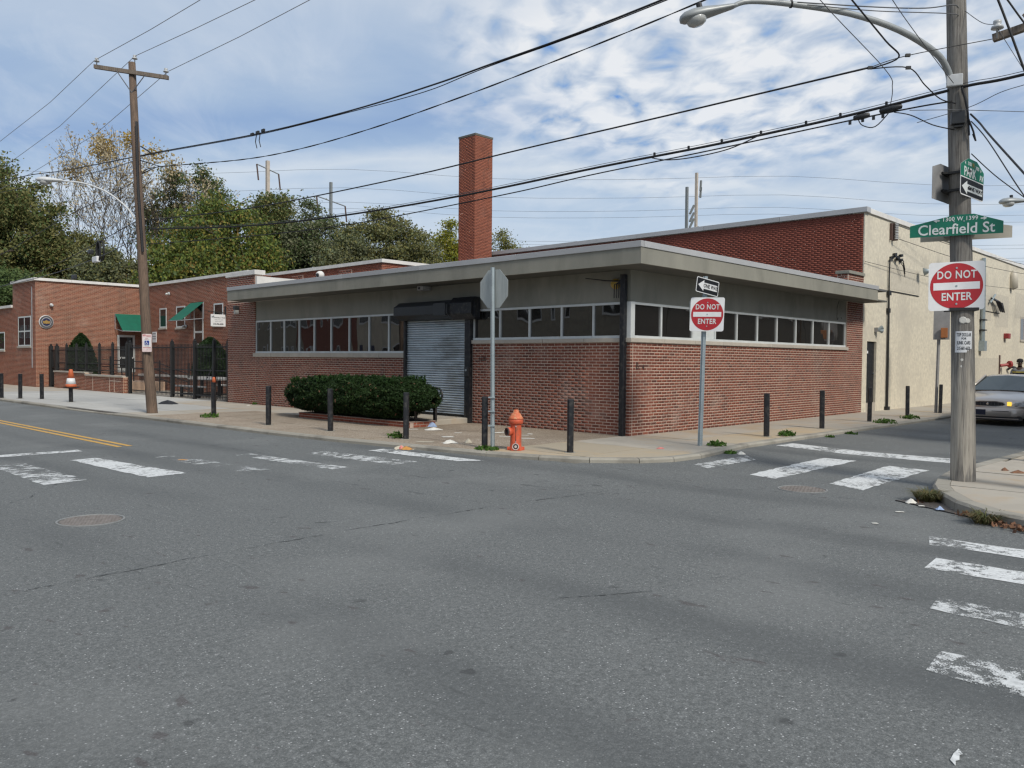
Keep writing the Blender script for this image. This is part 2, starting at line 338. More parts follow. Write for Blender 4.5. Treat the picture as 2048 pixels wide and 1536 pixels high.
# ------------------------------------------------------------------ geometry helpers
WL = {}                                                    # object -> world location of its origin
class MB:
    def __init__(s): s.v = []; s.f = []
    def quad(s, a, b, c, d):
        n = len(s.v); s.v += [tuple(a), tuple(b), tuple(c), tuple(d)]; s.f.append((n, n+1, n+2, n+3)); return s
    def poly(s, pts):
        n = len(s.v); s.v += [tuple(p) for p in pts]; s.f.append(tuple(range(n, n+len(pts)))); return s
    def box(s, x0, x1, y0, y1, z0, z1):
        n = len(s.v); s.v += [(x, y, z) for z in (z0, z1) for y in (y0, y1) for x in (x0, x1)]
        s.f += [tuple(n+i for i in q) for q in ((0, 2, 3, 1), (4, 5, 7, 6), (0, 1, 5, 4), (2, 6, 7, 3), (0, 4, 6, 2), (1, 3, 7, 5))]; return s
    def obox(s, c, u, v, w, hu, hv, hw):
        """oriented box: centre, unit axes, half sizes"""
        c, u, v, w = Vector(c), Vector(u), Vector(v), Vector(w); n = len(s.v)
        for k in (-1, 1):
            for j in (-1, 1):
                for i in (-1, 1): s.v.append(tuple(c+u*hu*i+v*hv*j+w*hw*k))
        s.f += [tuple(n+i for i in q) for q in ((0, 2, 3, 1), (4, 5, 7, 6), (0, 1, 5, 4), (2, 6, 7, 3), (0, 4, 6, 2), (1, 3, 7, 5))]; return s
    def prism(s, pts, d):
        """flat polygon extruded by vector d"""
        d = Vector(d); n = len(s.v); k = len(pts)
        s.v += [tuple(p) for p in pts] + [tuple(Vector(p)+d) for p in pts]
        s.f.append(tuple(range(n, n+k))); s.f.append(tuple(range(n+2*k-1, n+k-1, -1)))
        for i in range(k): j = (i+1) % k; s.f.append((n+i, n+k+i, n+k+j, n+j))
        return s
    def tube(s, pts, rad, n=6, cap=True):
        pts = [Vector(p) for p in pts]; rads = rad if isinstance(rad, (list, tuple)) else [rad]*len(pts)
        base = len(s.v); a = None
        for i, p in enumerate(pts):
            t = (pts[min(i+1, len(pts)-1)]-pts[max(i-1, 0)]).normalized()
            if a is None: a = t.cross(Vector((0, 0, 1)) if abs(t.z) < .9 else Vector((1, 0, 0))).normalized()
            a = (a-t*a.dot(t)).normalized(); b = t.cross(a)
            for k in range(n):
                g = 2*math.pi*k/n; s.v.append(tuple(p+(a*math.cos(g)+b*math.sin(g))*rads[i]))
        for i in range(len(pts)-1):
            for k in range(n):
                q = (k+1) % n; s.f.append((base+i*n+k, base+i*n+q, base+(i+1)*n+q, base+(i+1)*n+k))
        if cap:
            s.f.append(tuple(base+k for k in range(n))[::-1]); s.f.append(tuple(base+(len(pts)-1)*n+k for k in range(n)))
        return s
    def lathe(s, prof, c=(0, 0, 0), axis=(0, 0, 1), n=20):
        c, w = Vector(c), Vector(axis).normalized(); a = w.orthogonal().normalized(); b = w.cross(a); base = len(s.v)
        for r, h in prof:
            for k in range(n):
                g = 2*math.pi*k/n; s.v.append(tuple(c+w*h+(a*math.cos(g)+b*math.sin(g))*r))
        for i in range(len(prof)-1):
            for k in range(n):
                q = (k+1) % n; s.f.append((base+i*n+k, base+i*n+q, base+(i+1)*n+q, base+(i+1)*n+k))
        s.f.append(tuple(base+k for k in range(n))[::-1]); s.f.append(tuple(base+(len(prof)-1)*n+k for k in range(n)))
        return s
    def build(s, name, mat, parent=None, smooth=False, world=True, bevel=0):
        me = bpy.data.meshes.new(name); off = Vector(WL.get(parent, (0, 0, 0))) if (parent and world) else Vector((0, 0, 0))
        v = np.array(s.v, dtype=float)-np.array(off); me.from_pydata(v.tolist(), [], s.f); me.update()
        if smooth: me.polygons.foreach_set('use_smooth', [True]*len(me.polygons))
        return link(name, me, mat, parent, bevel)
def link(name, me, mat, parent=None, bevel=0):
    if mat and not me.materials: me.materials.append(MATS[mat])
    o = bpy.data.objects.new(name, me); COL.objects.link(o)
    if parent: o.parent = parent; WL[o] = WL.get(parent, (0, 0, 0))
    else: WL[o] = (0, 0, 0)
    if bevel:
        b = o.modifiers.new('edge', 'BEVEL'); b.width = bevel; b.segments = 2; b.limit_method = 'ANGLE'
    return o
def tag(o, label, cat, group=None, kind=None):
    o['label'] = label; o['category'] = cat
    if group: o['group'] = group
    if kind: o['kind'] = kind
    return o
def thing(name, label, cat, loc=(0, 0, 0), rz=0, group=None):
    o = bpy.data.objects.new(name, None); COL.objects.link(o); o.location = loc; o.rotation_euler = (0, 0, rz); o.empty_display_size = .2
    WL[o] = tuple(loc); return tag(o, label, cat, group)
def struct(o, label=None):
    o['kind'] = 'structure'
    if label: o['label'] = label
    return o
def dup(root, loc, rz, label):
    r = root.copy(); COL.objects.link(r); r.location = loc; r.rotation_euler = (0, 0, rz); r['label'] = label; WL[r] = tuple(loc)
    for ch in list(root.children):
        c = ch.copy(); COL.objects.link(c); c.parent = r
        for g in list(ch.children):
            d = g.copy(); COL.objects.link(d); d.parent = c
    return r
def npmesh(name, V, F, mat, parent=None, smooth=False):
    """V (n,3) world coordinates, F (m,4) quads"""
    me = bpy.data.meshes.new(name); V = np.asarray(V, dtype=np.float32)
    if parent: V = V-np.array(WL.get(parent, (0, 0, 0)), dtype=np.float32)
    F = np.asarray(F, dtype=np.int32); k = F.shape[1]
    me.vertices.add(len(V)); me.vertices.foreach_set('co', V.ravel())
    me.loops.add(F.size); me.loops.foreach_set('vertex_index', F.ravel())
    me.polygons.add(len(F)); me.polygons.foreach_set('loop_start', np.arange(0, F.size, k, dtype=np.int32)); me.polygons.foreach_set('loop_total', np.full(len(F), k, dtype=np.int32))
    if smooth: me.polygons.foreach_set('use_smooth', np.ones(len(F), dtype=bool))
    me.update(calc_edges=True); me.validate()
    return link(name, me, mat, parent)
def text(s, size, mat, parent, o, right, up, xs=1.0, bold=.0, align='CENTER', name='lettering', thick=.0015, space=1.0):
    """flat lettering as a mesh standing on the plane (o, right, up)"""
    cu = bpy.data.curves.new('t', 'FONT'); cu.body = s; cu.size = size; cu.align_x = align; cu.align_y = 'CENTER'
    cu.offset = bold*size; cu.extrude = thick; cu.resolution_u = 3; cu.space_character = space
    ob = bpy.data.objects.new('t', cu); COL.objects.link(ob)
    me = bpy.data.meshes.new_from_object(ob.evaluated_get(bpy.context.evaluated_depsgraph_get()))
    bpy.data.objects.remove(ob); bpy.data.curves.remove(cu)
    right, up = Vector(right).normalized(), Vector(up).normalized(); n = right.cross(up)
    off = Vector(WL.get(parent, (0, 0, 0)))
    for v in me.vertices: v.co = Vector(o)-off+right*(v.co.x*xs)+up*v.co.y+n*(v.co.z+thick)
    me.name = name; me.materials.clear()
    return link(name, me, mat, parent)
def P2(o, right, up, pts):
    o, right, up = Vector(o), Vector(right), Vector(up)
    return [o+right*a+up*b for a, b in pts]

def smooth_path(P, n=6):
    P = [Vector(p) for p in P]; out = []
    for i in range(len(P)-1):
        p0, p1, p2, p3 = P[max(i-1, 0)], P[i], P[i+1], P[min(i+2, len(P)-1)]
        for k in range(n):
            t = k/n; out.append(.5*((2*p1)+(p2-p0)*t+(2*p0-5*p1+4*p2-p3)*t*t+(3*p1-p0-3*p2+p3)*t**3))
    out.append(P[-1]); return out
# ------------------------------------------------------------------ ground, road, pavements
def kerbd(x, y):
    return math.hypot(max(-4.9-x, 0), max(-2.6-y, 0))
def roadz(x, y):
    k = max(0., min(1., 1-kerbd(x, y)/1.8)) if y > -4.6 or x < -5 else max(0., min(1., 1-kerbd(x, y)/1.8))
    k = k*k*(3-2*k); return -.125+.05*k
MB().box(-1500, 1500, -1500, 1500, -1.2, -.42).build('ground', 'earth')
struct(bpy.data.objects['ground'])
def grid_patch(x0, x1, y0, y1, nx, ny, zf):
    xs, ys = np.linspace(x0, x1, nx+1), np.linspace(y0, y1, ny+1)
    V = [(x, y, zf(x, y)) for y in ys for x in xs]; w = nx+1
    F = [(j*w+i, j*w+i+1, (j+1)*w+i+1, (j+1)*w+i) for j in range(ny) for i in range(nx)]
    return V, F
V, F = grid_patch(-16.2, -4.0, -60, 110, 44, 340, roadz)
road = npmesh('road', V, F, 'asphalt', smooth=True); struct(road)
V, F = grid_patch(-4.0, 120, -7.6, -1.8, 380, 24, roadz)
road2 = npmesh('side_road', V, F, 'asphalt', smooth=True); struct(road2)

def strip(name, quad, mat, parent, n=14, dz=.004, jag=.0):
    """painted sheet over the road: corners a b c d, a-b one end and d-c the other"""
    a, b, c, d = [Vector((*q, 0)) for q in quad]; V = []; F = []; m_ = 5
    rs = random.Random(hash(quad[0]) & 0xffff)
    for i in range(n+1):
        t = i/n; p, q = a.lerp(d, t), b.lerp(c, t)
        if jag: p = p+(p-q).normalized()*rs.uniform(-jag, jag); q = q+(q-p).normalized()*rs.uniform(-jag, jag)
        for j in range(m_+1):
            w = p.lerp(q, j/m_); V.append((w.x, w.y, roadz(w.x, w.y)+dz))
    for i in range(n):
        for j in range(m_): k = i*(m_+1)+j; F.append((k, k+1, k+m_+2, k+m_+1))
    return npmesh(name, V, F, mat, parent)
for q in [((-8.27, 5.99), (-8.17, 5.99), (-8.17, 60), (-8.27, 60)), ((-8.06, 6.03), (-7.96, 6.03), (-7.96, 60), (-8.06, 60))]:
    strip('centre_line', q, 'yellow_paint', road, 60)
for q, mt in [(((-8.98, 5.98), (-9.0, 5.64), (-13.5, 5.6), (-13.5, 6.0)), 'road_paint'),
              (((-10.28, 4.5), (-10.75, 4.42), (-10.80, 1.80), (-10.2, 1.92)), 'road_paint_thin'),
              (((-9.18, 4.48), (-9.60, 4.42), (-9.5, 1.60), (-8.89, 1.65)), 'road_paint'),
              (((-8.1, 4.0), (-8.45, 3.9), (-8.3, 1.2), (-7.8, 1.2)), 'road_paint_faint'),
              (((-6.95, 3.32), (-7.27, 3.32), (-7.1, .55), (-6.75, .6)), 'road_paint_thin'),
              (((-5.85, 2.62), (-6.25, 2.62), (-6.1, .3), (-5.65, .2)), 'road_paint_thin'),
              (((-4.96, 2.02), (-5.32, 2.02), (-5.2, -.25), (-4.85, -.55)), 'road_paint'),
              (((-.75, -3.12), (-1.1, -3.48), (-2.75, -3.5), (-2.6, -3.15)), 'road_paint_thin'),
              (((.28, -4.1), (.3, -4.68), (-2.9, -4.72), (-2.76, -4.22)), 'road_paint'),
              (((0.0, -5.33), (-.12, -6.0), (-3.04, -6.04), (-2.76, -5.48)), 'road_paint'),
              (((1.25, -2.70), (1.95, -2.72), (1.95, -6.05), (1.2, -6.0)), 'road_paint'),
              (((-5.60, -7.66), (-5.98, -7.78), (-5.95, -12.5), (-5.5, -12.5)), 'road_paint'),
              (((-6.53, -8.0), (-6.98, -8.04), (-6.98, -12.5), (-6.48, -12.5)), 'road_paint'),
              (((-7.84, -8.4), (-8.2, -8.45), (-8.25, -12.5), (-7.78, -12.5)), 'road_paint_thin'),
              (((-9.04, -8.77), (-9.46, -8.81), (-9.50, -12.5), (-9.1, -12.5)), 'road_paint_thin')]:
    strip('crosswalk_stripe', q, mt, road2 if q[0][0] > -4 else road, 24, jag=.02)
strip('paint_fleck', ((-10.37, -9.23), (-10.40, -9.25), (-10.54, -9.26), (-10.49, -9.22)), 'road_paint', road, 4, .005, .015)
def crack(pts, w, parent):
    rs = random.Random(int(pts[0][0]*100)); P = []
    for (x0, y0), (x1, y1) in zip(pts, pts[1:]):
        n = max(2, int(math.hypot(x1-x0, y1-y0)/.12))
        for i in range(n): t = i/n; P.append((x0+(x1-x0)*t+rs.uniform(-.02, .02), y0+(y1-y0)*t+rs.uniform(-.02, .02)))
    V, F = [], []
    for i, (x, y) in enumerate(P):
        x1, y1 = P[min(i+1, len(P)-1)]; x0, y0 = P[max(i-1, 0)]; d = math.hypot(x1-x0, y1-y0) or 1
        nx, ny = -(y1-y0)/d, (x1-x0)/d; ww = w*rs.uniform(.35, 1.2)
        for sg in (-1, 1): V.append((x+nx*ww*sg, y+ny*ww*sg, roadz(x, y)+.0035))
    F = [(2*i, 2*i+1, 2*i+3, 2*i+2) for i in range(len(P)-1)]
    npmesh('crack', V, F, 'crack_tar', parent)
mat_paint('crack_tar', (.055, .058, .058), .50, sc=14)
for pts, w in [([(-13.6, -3.7), (-12.68, -3.58), (-11.13, -3.45), (-9.54, -3.41), (-7.25, -3.48), (-5.35, -3.76)], .016),
               ([(-12.2, -.3), (-11.65, .45), (-11.21, .9), (-10.56, 1.89)], .016),
               ([(-6.14, -2.41), (-5.93, -3.79), (-4.09, -4.94)], .010), ([(-7.8, -.2), (-7.4, -3.43)], .010),
               ([(-6.9, 8.5), (-6.75, 2.5), (-6.6, -1.5)], .009), ([(-9.9, -6.4), (-9.1, -6.9), (-8.3, -7.0)], .010),
               ([(-4.08, -4.9), (-3.9, -5.9), (-3.76, -6.55)], .010)]:
    crack(pts, w, road)

# kerb outline of the building side (outer edge), convex pieces
KO = [(-5.55, 110), (-5.5, 40), (-5.4, 20), (-5.18, 10), (-5.06, 6), (-4.88, 3.6), (-4.62, 1.7), (-4.38, -.1), (-4.12, -1.1), (-3.76, -1.9), (-3.2, -2.5), (-2.6, -2.78), (-1.8, -2.82), (.45, -2.52), (120, -2.52)]
def offset_path(P, d):
    out = []
    for i, (x, y) in enumerate(P):
        x1, y1 = P[min(i+1, len(P)-1)]; x0, y0 = P[max(i-1, 0)]; l = math.hypot(x1-x0, y1-y0)
        out.append((x-(y1-y0)/l*d, y+(x1-x0)/l*d))
    return out
def resample(P, step):
    out = [P[0]]; 
    for (x0, y0), (x1, y1) in zip(P, P[1:]):
        n = max(1, round(math.hypot(x1-x0, y1-y0)/step))
        out += [(x0+(x1-x0)*i/n, y0+(y1-y0)*i/n) for i in range(1, n+1)]
    return out
def kerb_run(P, parent, step, z0=-.35, z1=.004, width=.17, sgn=1, lip=.03, mat='kerb_stone', drop=None):
    Q = resample(P, step); I = offset_path(Q, width*sgn); A = offset_path(Q, lip*sgn)
    for i in range(len(Q)-1):
        a, b, c, d = Vector(Q[i]), Vector(Q[i+1]), Vector(I[i+1]), Vector(I[i]); e, f = Vector(A[i]), Vector(A[i+1])
        g = (b-a).normalized()*.006
        za = z1-(drop(*Q[i]) if drop else 0); zb = z1-(drop(*Q[i+1]) if drop else 0)
        a, d, e = a+g, d+g, e+g; b, c, f = b-g, c-g, f-g
        m = MB(); n = 0
        sec0 = [(*a, z0), (*a, za-.03), (*e, za), (*d, za), (*d, z0)]; sec1 = [(*b, z0), (*b, zb-.03), (*f, zb), (*c, zb), (*c, z0)]
        m.v = sec0+sec1; m.f = [(k, (k+1) % 5, (k+1) % 5+5, k+5) for k in range(5)]+[(4, 3, 2, 1, 0), (5, 6, 7, 8, 9)]
        o = m.build('kerb_stone', mat, parent, world=False)
pave = MB().poly([(x, y, -.022) for x, y in offset_path(KO, .05)]+[(120, .1, -.022), (.1, .1, -.022), (.1, 16.5, -.022), (6, 17.5, -.022), (6, 110, -.022)]).build('pavement', 'joint_dirt')
struct(pave)
def drive(x, y): return .035*max(0, min(1, (min(y-12.8, 19-y))/1.2)) if x < -4 else 0
near = [p for p in KO if p[1] < 62 and p[0] < 62]
kerb_run([(-5.52, 60)]+[p for p in KO[1:-1]]+[(60, -2.52)], pave, 2.6, sgn=1, drop=drive)
KI = offset_path(KO, .176)
def clip(poly, a, b):
    """keep the left side of a->b (towards the buildings)"""
    out = []; ax, ay = a; bx, by = b
    sd = lambda p: (bx-ax)*(p[1]-ay)-(by-ay)*(p[0]-ax)
    for i, p in enumerate(poly):
        q = poly[(i+1) % len(poly)]; s0, s1 = sd(p), sd(q)
        if s0 >= 0: out.append(p)
        if (s0 >= 0) != (s1 >= 0):
            t = s0/(s0-s1); out.append((p[0]+(q[0]-p[0])*t, p[1]+(q[1]-p[1])*t))
    return out
def slab(rect, segs, mat, parent, rs, gap=.009):
    x0, x1, y0, y1 = rect; poly = [(x0+gap, y0+gap), (x1-gap, y0+gap), (x1-gap, y1-gap), (x0+gap, y1-gap)]
    for a, b in segs:
        poly = clip(poly, a, b)
        if len(poly) < 3: return
    area = abs(sum(poly[i][0]*poly[(i+1) % len(poly)][1]-poly[(i+1) % len(poly)][0]*poly[i][1] for i in range(len(poly))))/2
    if area < .02: return
    tilt = [rs.uniform(-.004, .003) for _ in poly]
    m = MB(); n = len(poly); m.v = [(x, y, -.12) for x, y in poly]+[(x, y, t) for (x, y), t in zip(poly, tilt)]
    m.f = [tuple(range(n, 2*n))]+[(i, (i+1) % n, n+(i+1) % n, n+i) for i in range(n)]
    m.build('paving_slab', mat, parent, world=False)
rs = random.Random(3)
segsL = list(zip(KI, KI[1:]))
corner = [s for s in segsL if s[1][1] > -3 and s[0][0] < -1.7 and s[1][0] < .2]
lastc = [s for s in segsL if s[0][0] < -1.5 and s[1][0] > .2 and s[0][1] < 0]
park = [((0, -2.344), (1, -2.344))]
# Clearfield side strip: x from kerb to wall, y from -3 to 60
ys = [-3.2, -1.6, .15]+[.15+1.55*i for i in range(1, 12)]+[18.9+2.1*i for i in range(0, 20)]
for j in range(len(ys)-1):
    y0, y1 = ys[j], ys[j+1]
    xs = [-5.8, -3.55, -1.75, .1] if y0 >= .1 else [-5.8, -3.6, -1.75, .35]
    if y0 > 17.2: xs = [-5.8, -4.2, -1.9, -.02, 2.2, 4.8]
    for x0, x1 in zip(xs, xs[1:]):
        if y0 < .1: mt = 'concrete_buff' if x0 < -2 else 'concrete'
        elif y0 < 10.9 and y0 > .1: mt = 'aggregate' if not (x0 > -1.8 and 11 > y0 > 9) else 'concrete'
        elif y0 < 12.4: mt = 'aggregate' if x0 < -3.5 else 'concrete'
        else: mt = 'concrete_new' if 14 < y0 < 30 and x1 < .1 else 'concrete'
        sg = lastc if x0 >= -1.76 and y0 < .1 else corner
        slab((x0, x1, y0, y1), sg, mt, pave, rs)
# Park Avenue strip
px = [.35+1.7*i for i in range(34)]
for a, b in zip(px, px[1:]):
    for y0, y1 in ((-2.6, -1.25), (-1.25, .02)):
        slab((a, b, y0, y1), park if a > .4 else [((.3, -2.36), (1, -2.344))], 'concrete_buff' if a < 4 and y0 < -2 else 'concrete', pave, rs)
for y0, y1 in ((-3.2, -1.6), (-1.6, .15)): pass

# near pavement round the right-hand pole
KR = [(60, -6.62), (2.9, -6.62), (-.84, -6.5), (-1.42, -6.56), (-1.95, -6.64), (-2.62, -6.80), (-3.14, -7.0), (-3.82, -7.4), (-4.32, -7.85), (-4.56, -8.4), (-4.62, -9.4), (-4.62, -60)]
nearp = MB().poly([(x, y, -.022) for x, y in offset_path(KR, .05)]+[(60, -60, -.022)]).build('corner_pavement', 'joint_dirt'); struct(nearp)
kerb_run(KR[:-1]+[(-4.62, -24)], nearp, 2.2, sgn=1, width=.2)
KRI = offset_path(KR, .206); segR = list(zip(KRI, KRI[1:]))
segR2 = [s for s in segR]
for x0, x1 in zip([-4.7, -2.55, -.75, 1.05, 2.85, 4.65, 6.45], [-2.55, -.75, 1.05, 2.85, 4.65, 6.45, 8.25]):
    for y0, y1 in zip([-13, -11.2, -9.6, -8.45], [-11.2, -9.6, -8.45, -6.3]):
        use = [s for s in segR2 if s[0][0] > -5 and (max(s[0][0], s[1][0]) > x0-.5 and min(s[0][0], s[1][0]) < x1+.5)]
        slab((x0, x1, y0, y1), use, 'concrete', nearp, rs, .02)
# far pavement behind the camera, on the other side of the street
fp = MB().box(-20, -16.2, -60, 110, -.4, .0).build('far_pavement', 'concrete'); struct(fp)
rp2 = MB().box(8.3, 60, -9.4, -6.85, -.2, -.004).build('side_pavement', 'concrete'); struct(rp2)

# ------------------------------------------------------------------ brickwork
BL, BH, MJ = .2032, .0667, .0175
def brick_field(u0, u1, v0, v1, holes=(), lead=(0, .1), bh=BH, hj=MJ):
    """running bond in a rectangle: list of (u centre, v centre, half length); lead shifts odd and even rows"""
    out = []; row = 0; v = v0
    while v+bh*.6 < v1:
        h = min(bh, v1-v)
        u = u0+(lead[row % 2]); first = True
        if lead[row % 2] == 0: pass
        x = u0 if lead[row % 2] == 0 else u0+lead[row % 2]
        segs = []
        if lead[row % 2] > 0: segs.append((u0, u0+lead[row % 2]))
        while x < u1-.02:
            segs.append((x, min(x+BL, u1))); x += BL
        for a, b in segs:
            parts = [(a, b)]
            for hu0, hu1, hv0, hv1 in holes:
                if v+h*.5 > hv0 and v+h*.5 < hv1:
                    nx = []
                    for p, q in parts:
                        if q <= hu0 or p >= hu1: nx.append((p, q))
                        else:
                            if p < hu0: nx.append((p, hu0))
                            if q > hu1: nx.append((hu1, q))
                    parts = nx
            for p, q in parts:
                if q-p > .035: out.append(((p+q)/2, v+h/2, (q-p-hj)/2, (h-MJ)/2))
        v += bh; row += 1
    return out
def brick_mesh(name, fields, mat, parent, proud=.004, back=.03, jit=.001):
    """fields: (origin, u dir, normal, list) -> one mesh of many little boxes"""
    V = []; F = []; n = 0
    for o, u, nrm, L in fields:
        if not L: continue
        A = np.array(L); k = len(A); o, u, nrm = np.array(o, float), np.array(u, float), np.array(nrm, float); up = np.array((0, 0, 1.))
        c = o+A[:, :1]*u+A[:, 1:2]*up; pr = proud+RNG.uniform(-jit, jit, (k, 1))
        C = []
        for su, sv, w in ((-1, -1, 1), (1, -1, 1), (1, 1, 1), (-1, 1, 1), (-1, -1, 0), (1, -1, 0), (1, 1, 0), (-1, 1, 0)):
            C.append(c+u*(A[:, 2:3]*su)+up*(A[:, 3:4]*sv)+nrm*(pr if w else -back))
        V.append(np.stack(C, 1).reshape(-1, 3))
        f = np.array([(0, 1, 2, 3), (0, 4, 5, 1), (1, 5, 6, 2), (2, 6, 7, 3), (3, 7, 4, 0)])
        if np.cross(u, up)@nrm < 0: f = f[:, ::-1]
        F.append((f[None]+(n+8*np.arange(k))[:, None, None]).reshape(-1, 4)); n += 8*k
    o = npmesh(name, np.concatenate(V), np.concatenate(F), mat, parent); o['kind'] = 'stuff'
    return o
_bm = {}
def single_bricks(fields, mat, parent, proud=.004, back=.03):
    for o, u, nrm, L in fields:
        o, u, nrm = Vector(o), Vector(u), Vector(nrm)
        for cu, cv, hu, hv in L:
            key = (round(hu, 3), round(hv, 3), mat)
            if key not in _bm:
                me = MB().box(-hu, hu, -proud, back, -hv, hv); b = bpy.data.meshes.new('brick'); b.from_pydata(me.v, [], me.f); b.materials.append(MATS[mat]); _bm[key] = b
            ob = bpy.data.objects.new('brick', _bm[key]); COL.objects.link(ob); ob.parent = parent
            ob.location = o+u*cu+Vector((0, 0, cv))-Vector(WL[parent])+nrm*random.uniform(-.0015, .0015)
            ob.rotation_euler = (0, 0, math.atan2(-nrm.x, nrm.y)+math.pi); WL[ob] = WL[parent]

# ------------------------------------------------------------------ corner building
bld = thing('brick_building', 'low brick corner building with deep grey overhanging roof and strip windows', 'building', (0, 0, 0))
SL, SR = 1.645, 2.01
core = MB()
core.box(0, .3, 7.58, 17.7, -.3, SL)                  # under the left windows
core.box(0, .3, 15.76, 17.7, SL, 3.55)                # end pier
core.box(0, .3, .3, 4.87, -.3, SR)                    # right of the door
core.box(0, 11.57, 0, .3, -.3, SR)                    # side street front
core.box(11.57, 12.868, 0, .3, -.3, 3.55)             # side pier
core.build('wall', 'mortar', bld)
# bricks: left front is the plane x=0 seen from -X, u runs along +Y ; side front is the plane y=0, u along +X
fl = brick_field(-.007, 4.86, 0.0, SR-.004, lead=(0, .1016))
fl2 = brick_field(7.58, 15.75, 0.0, SL-.004, lead=(0, .1016))
fl3 = brick_field(15.75, 17.72, 0.0, 3.545, lead=(0, .1016))
fs = [b for b in brick_field(.1016-.007, 11.57, 0.0, SR-.004, lead=(0, .1016))]
fs2 = brick_field(11.57, 12.86, 0.0, 3.545, lead=(0, .1016))
Lf = ((0, 0, 0), (0, 1, 0), (-1, 0, 0)); Sf = ((0, 0, 0), (1, 0, 0), (0, -1, 0))
C0 = Vector((-14.38, -10.28, 1.6))
cand = [(('L', b), (Vector((0, b[0], b[1]))-C0).length-.6*b[2]*10) for b in fl]+[(('S', b), (Vector((b[0], 0, b[1]))-C0).length-.6*b[2]*10) for b in fs]
cand.sort(key=lambda t: t[1])
top = cand[:300]; tl = set(id(c[0][1]) for c in top)
single_bricks([(*Lf, [c[0][1] for c in top if c[0][0] == 'L']), (*Sf, [c[0][1] for c in top if c[0][0] == 'S'])], 'front_brick_single', bld)
# first course of the side front closes the corner with headers
hd = [(.047-.007, b*BH+BH/2, .047-MJ/2, (BH-MJ)/2) for b in range(30)]
brick_mesh('brickwork', [(*Lf, [b for b in fl if id(b) not in tl]+fl2+fl3), (*Sf, [b for b in fs if id(b) not in tl]+fs2+hd)], 'front_brick', bld)
# stone sills in lengths
def sill(a, b, z0, z1, side, parent):
    n = max(1, round((b-a)/1.25))
    for i in range(n):
        p, q = a+(b-a)*i/n+.004, a+(b-a)*(i+1)/n-.004
        mb = MB().box(-.045, .26, p, q, z0, z1) if side == 'L' else MB().box(p, q, -.045, .26, z0, z1)
        mb.build('sill', 'sill_stone', parent, bevel=.006)
sill(7.53, 15.84, SL, 1.775, 'L', bld); sill(.0, 4.93, SR, 2.10, 'L', bld); sill(-.045, 11.62, SR+.001, 2.101, 'S', bld)
# stucco band and window head wall
MB().box(.03, .3, 7.58, 15.755, 2.88, 3.55).box(.03, .3, .30, 7.58, 2.875, 3.551).box(.03, 11.565, .03, .3, 2.875, 3.552).build('stucco_band', 'stucco_grey', bld)
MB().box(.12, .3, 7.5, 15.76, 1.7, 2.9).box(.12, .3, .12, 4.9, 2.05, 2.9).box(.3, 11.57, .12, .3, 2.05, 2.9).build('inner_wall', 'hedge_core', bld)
def window(a, b, z0, z1, side, parent, f=.045, panel=False):
    bx = (lambda p, q, r, s, d0, d1: MB().box(d0, d1, p, q, r, s)) if side == 'L' else (lambda p, q, r, s, d0, d1: MB().box(p, q, d0, d1, r, s))
    m = MB()
    def add(p, q, r, s, d0=.015, d1=.09):
        k = bx(p, q, r, s, d0, d1); n = len(m.v); m.v += k.v; m.f += [tuple(i+n for i in g) for g in k.f]
    h = f/2
    add(a, b, z1-.05, z1); add(a, b, z0, z0+.055, .0, .09)
    add(a, a+h, z0+.055, z1-.05); add(b-h, b, z0+.055, z1-.05)
    w = m.build('window', 'frame_white', parent)
    g = MB()
    if side == 'L': g.box(.05, .07, a+h, b-h, z0+.055, z1-.05)
    else: g.box(a+h, b-h, .05, .07, z0+.055, z1-.05)
    g.build('pane', 'frame_white' if panel else 'window_glass', w)
    # dark inner side of the frame reveal
    return w
YL = [15.74, 14.77, 13.91, 13.0, 12.13, 11.2, 10.25, 9.26, 8.34, 7.58]
for b, a in zip(YL, YL[1:]): window(a+.002, b-.002, 1.776, 2.88, 'L', bld)
YR = [4.86, 3.92, 2.94, 1.94, 1.02, .14]
for b, a in zip(YR, YR[1:]): window(a+.002, b-.002, 2.101, 2.873, 'L', bld)
XS = [.14, 1.2, 2.52, 3.55, 4.62, 5.71, 6.83, 8.0, 9.13, 10.27, 11.5]
for i, (a, b) in enumerate(zip(XS, XS[1:])): window(a+.002, b-.002, 2.102, 2.873, 'S', bld, panel=(i == 2))
MB().box(-.012, .138, -.012, .138, 2.103, 2.874).build('corner_post', 'frame_white', bld)
# roof: soffit, fascia, metal coping in lengths
fx = -.805
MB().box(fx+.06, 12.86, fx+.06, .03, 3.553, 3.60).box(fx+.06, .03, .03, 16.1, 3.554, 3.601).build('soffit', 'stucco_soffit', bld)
MB().box(fx, fx+.06, fx, 16.17, 3.55, 3.875).box(fx+.06, 11.9, fx, fx+.06, 3.5505, 3.8745).box(fx+.06, .0, 16.11, 16.169, 3.551, 3.874).box(11.84, 11.899, fx+.06, 0.0, 3.551, 3.874).build('fascia', 'stucco_grey', bld)
MB().box(fx+.06, 12.85, fx+.06, 15.7, 3.88, 3.94).box(fx+.06, 6, 15.7, 16.1, 3.881, 3.941).build('roof', 'roof_felt', bld)
L_ = [fx-.02, 2.6, 6.0, 9.4, 12.8, 16.18]
for a, b in zip(L_, L_[1:]): MB().box(fx-.022, fx+.10, a+.003, b-.003, 3.876, 4.0).build('coping', 'coping_metal', bld, bevel=.006)
L_ = [fx+.101, 2.5, 5.7, 8.9, 11.92]
for a, b in zip(L_, L_[1:]): MB().box(a+.003, b-.003, fx-.021, fx+.10, 3.877, 4.001).build('coping', 'coping_metal', bld, bevel=.006)
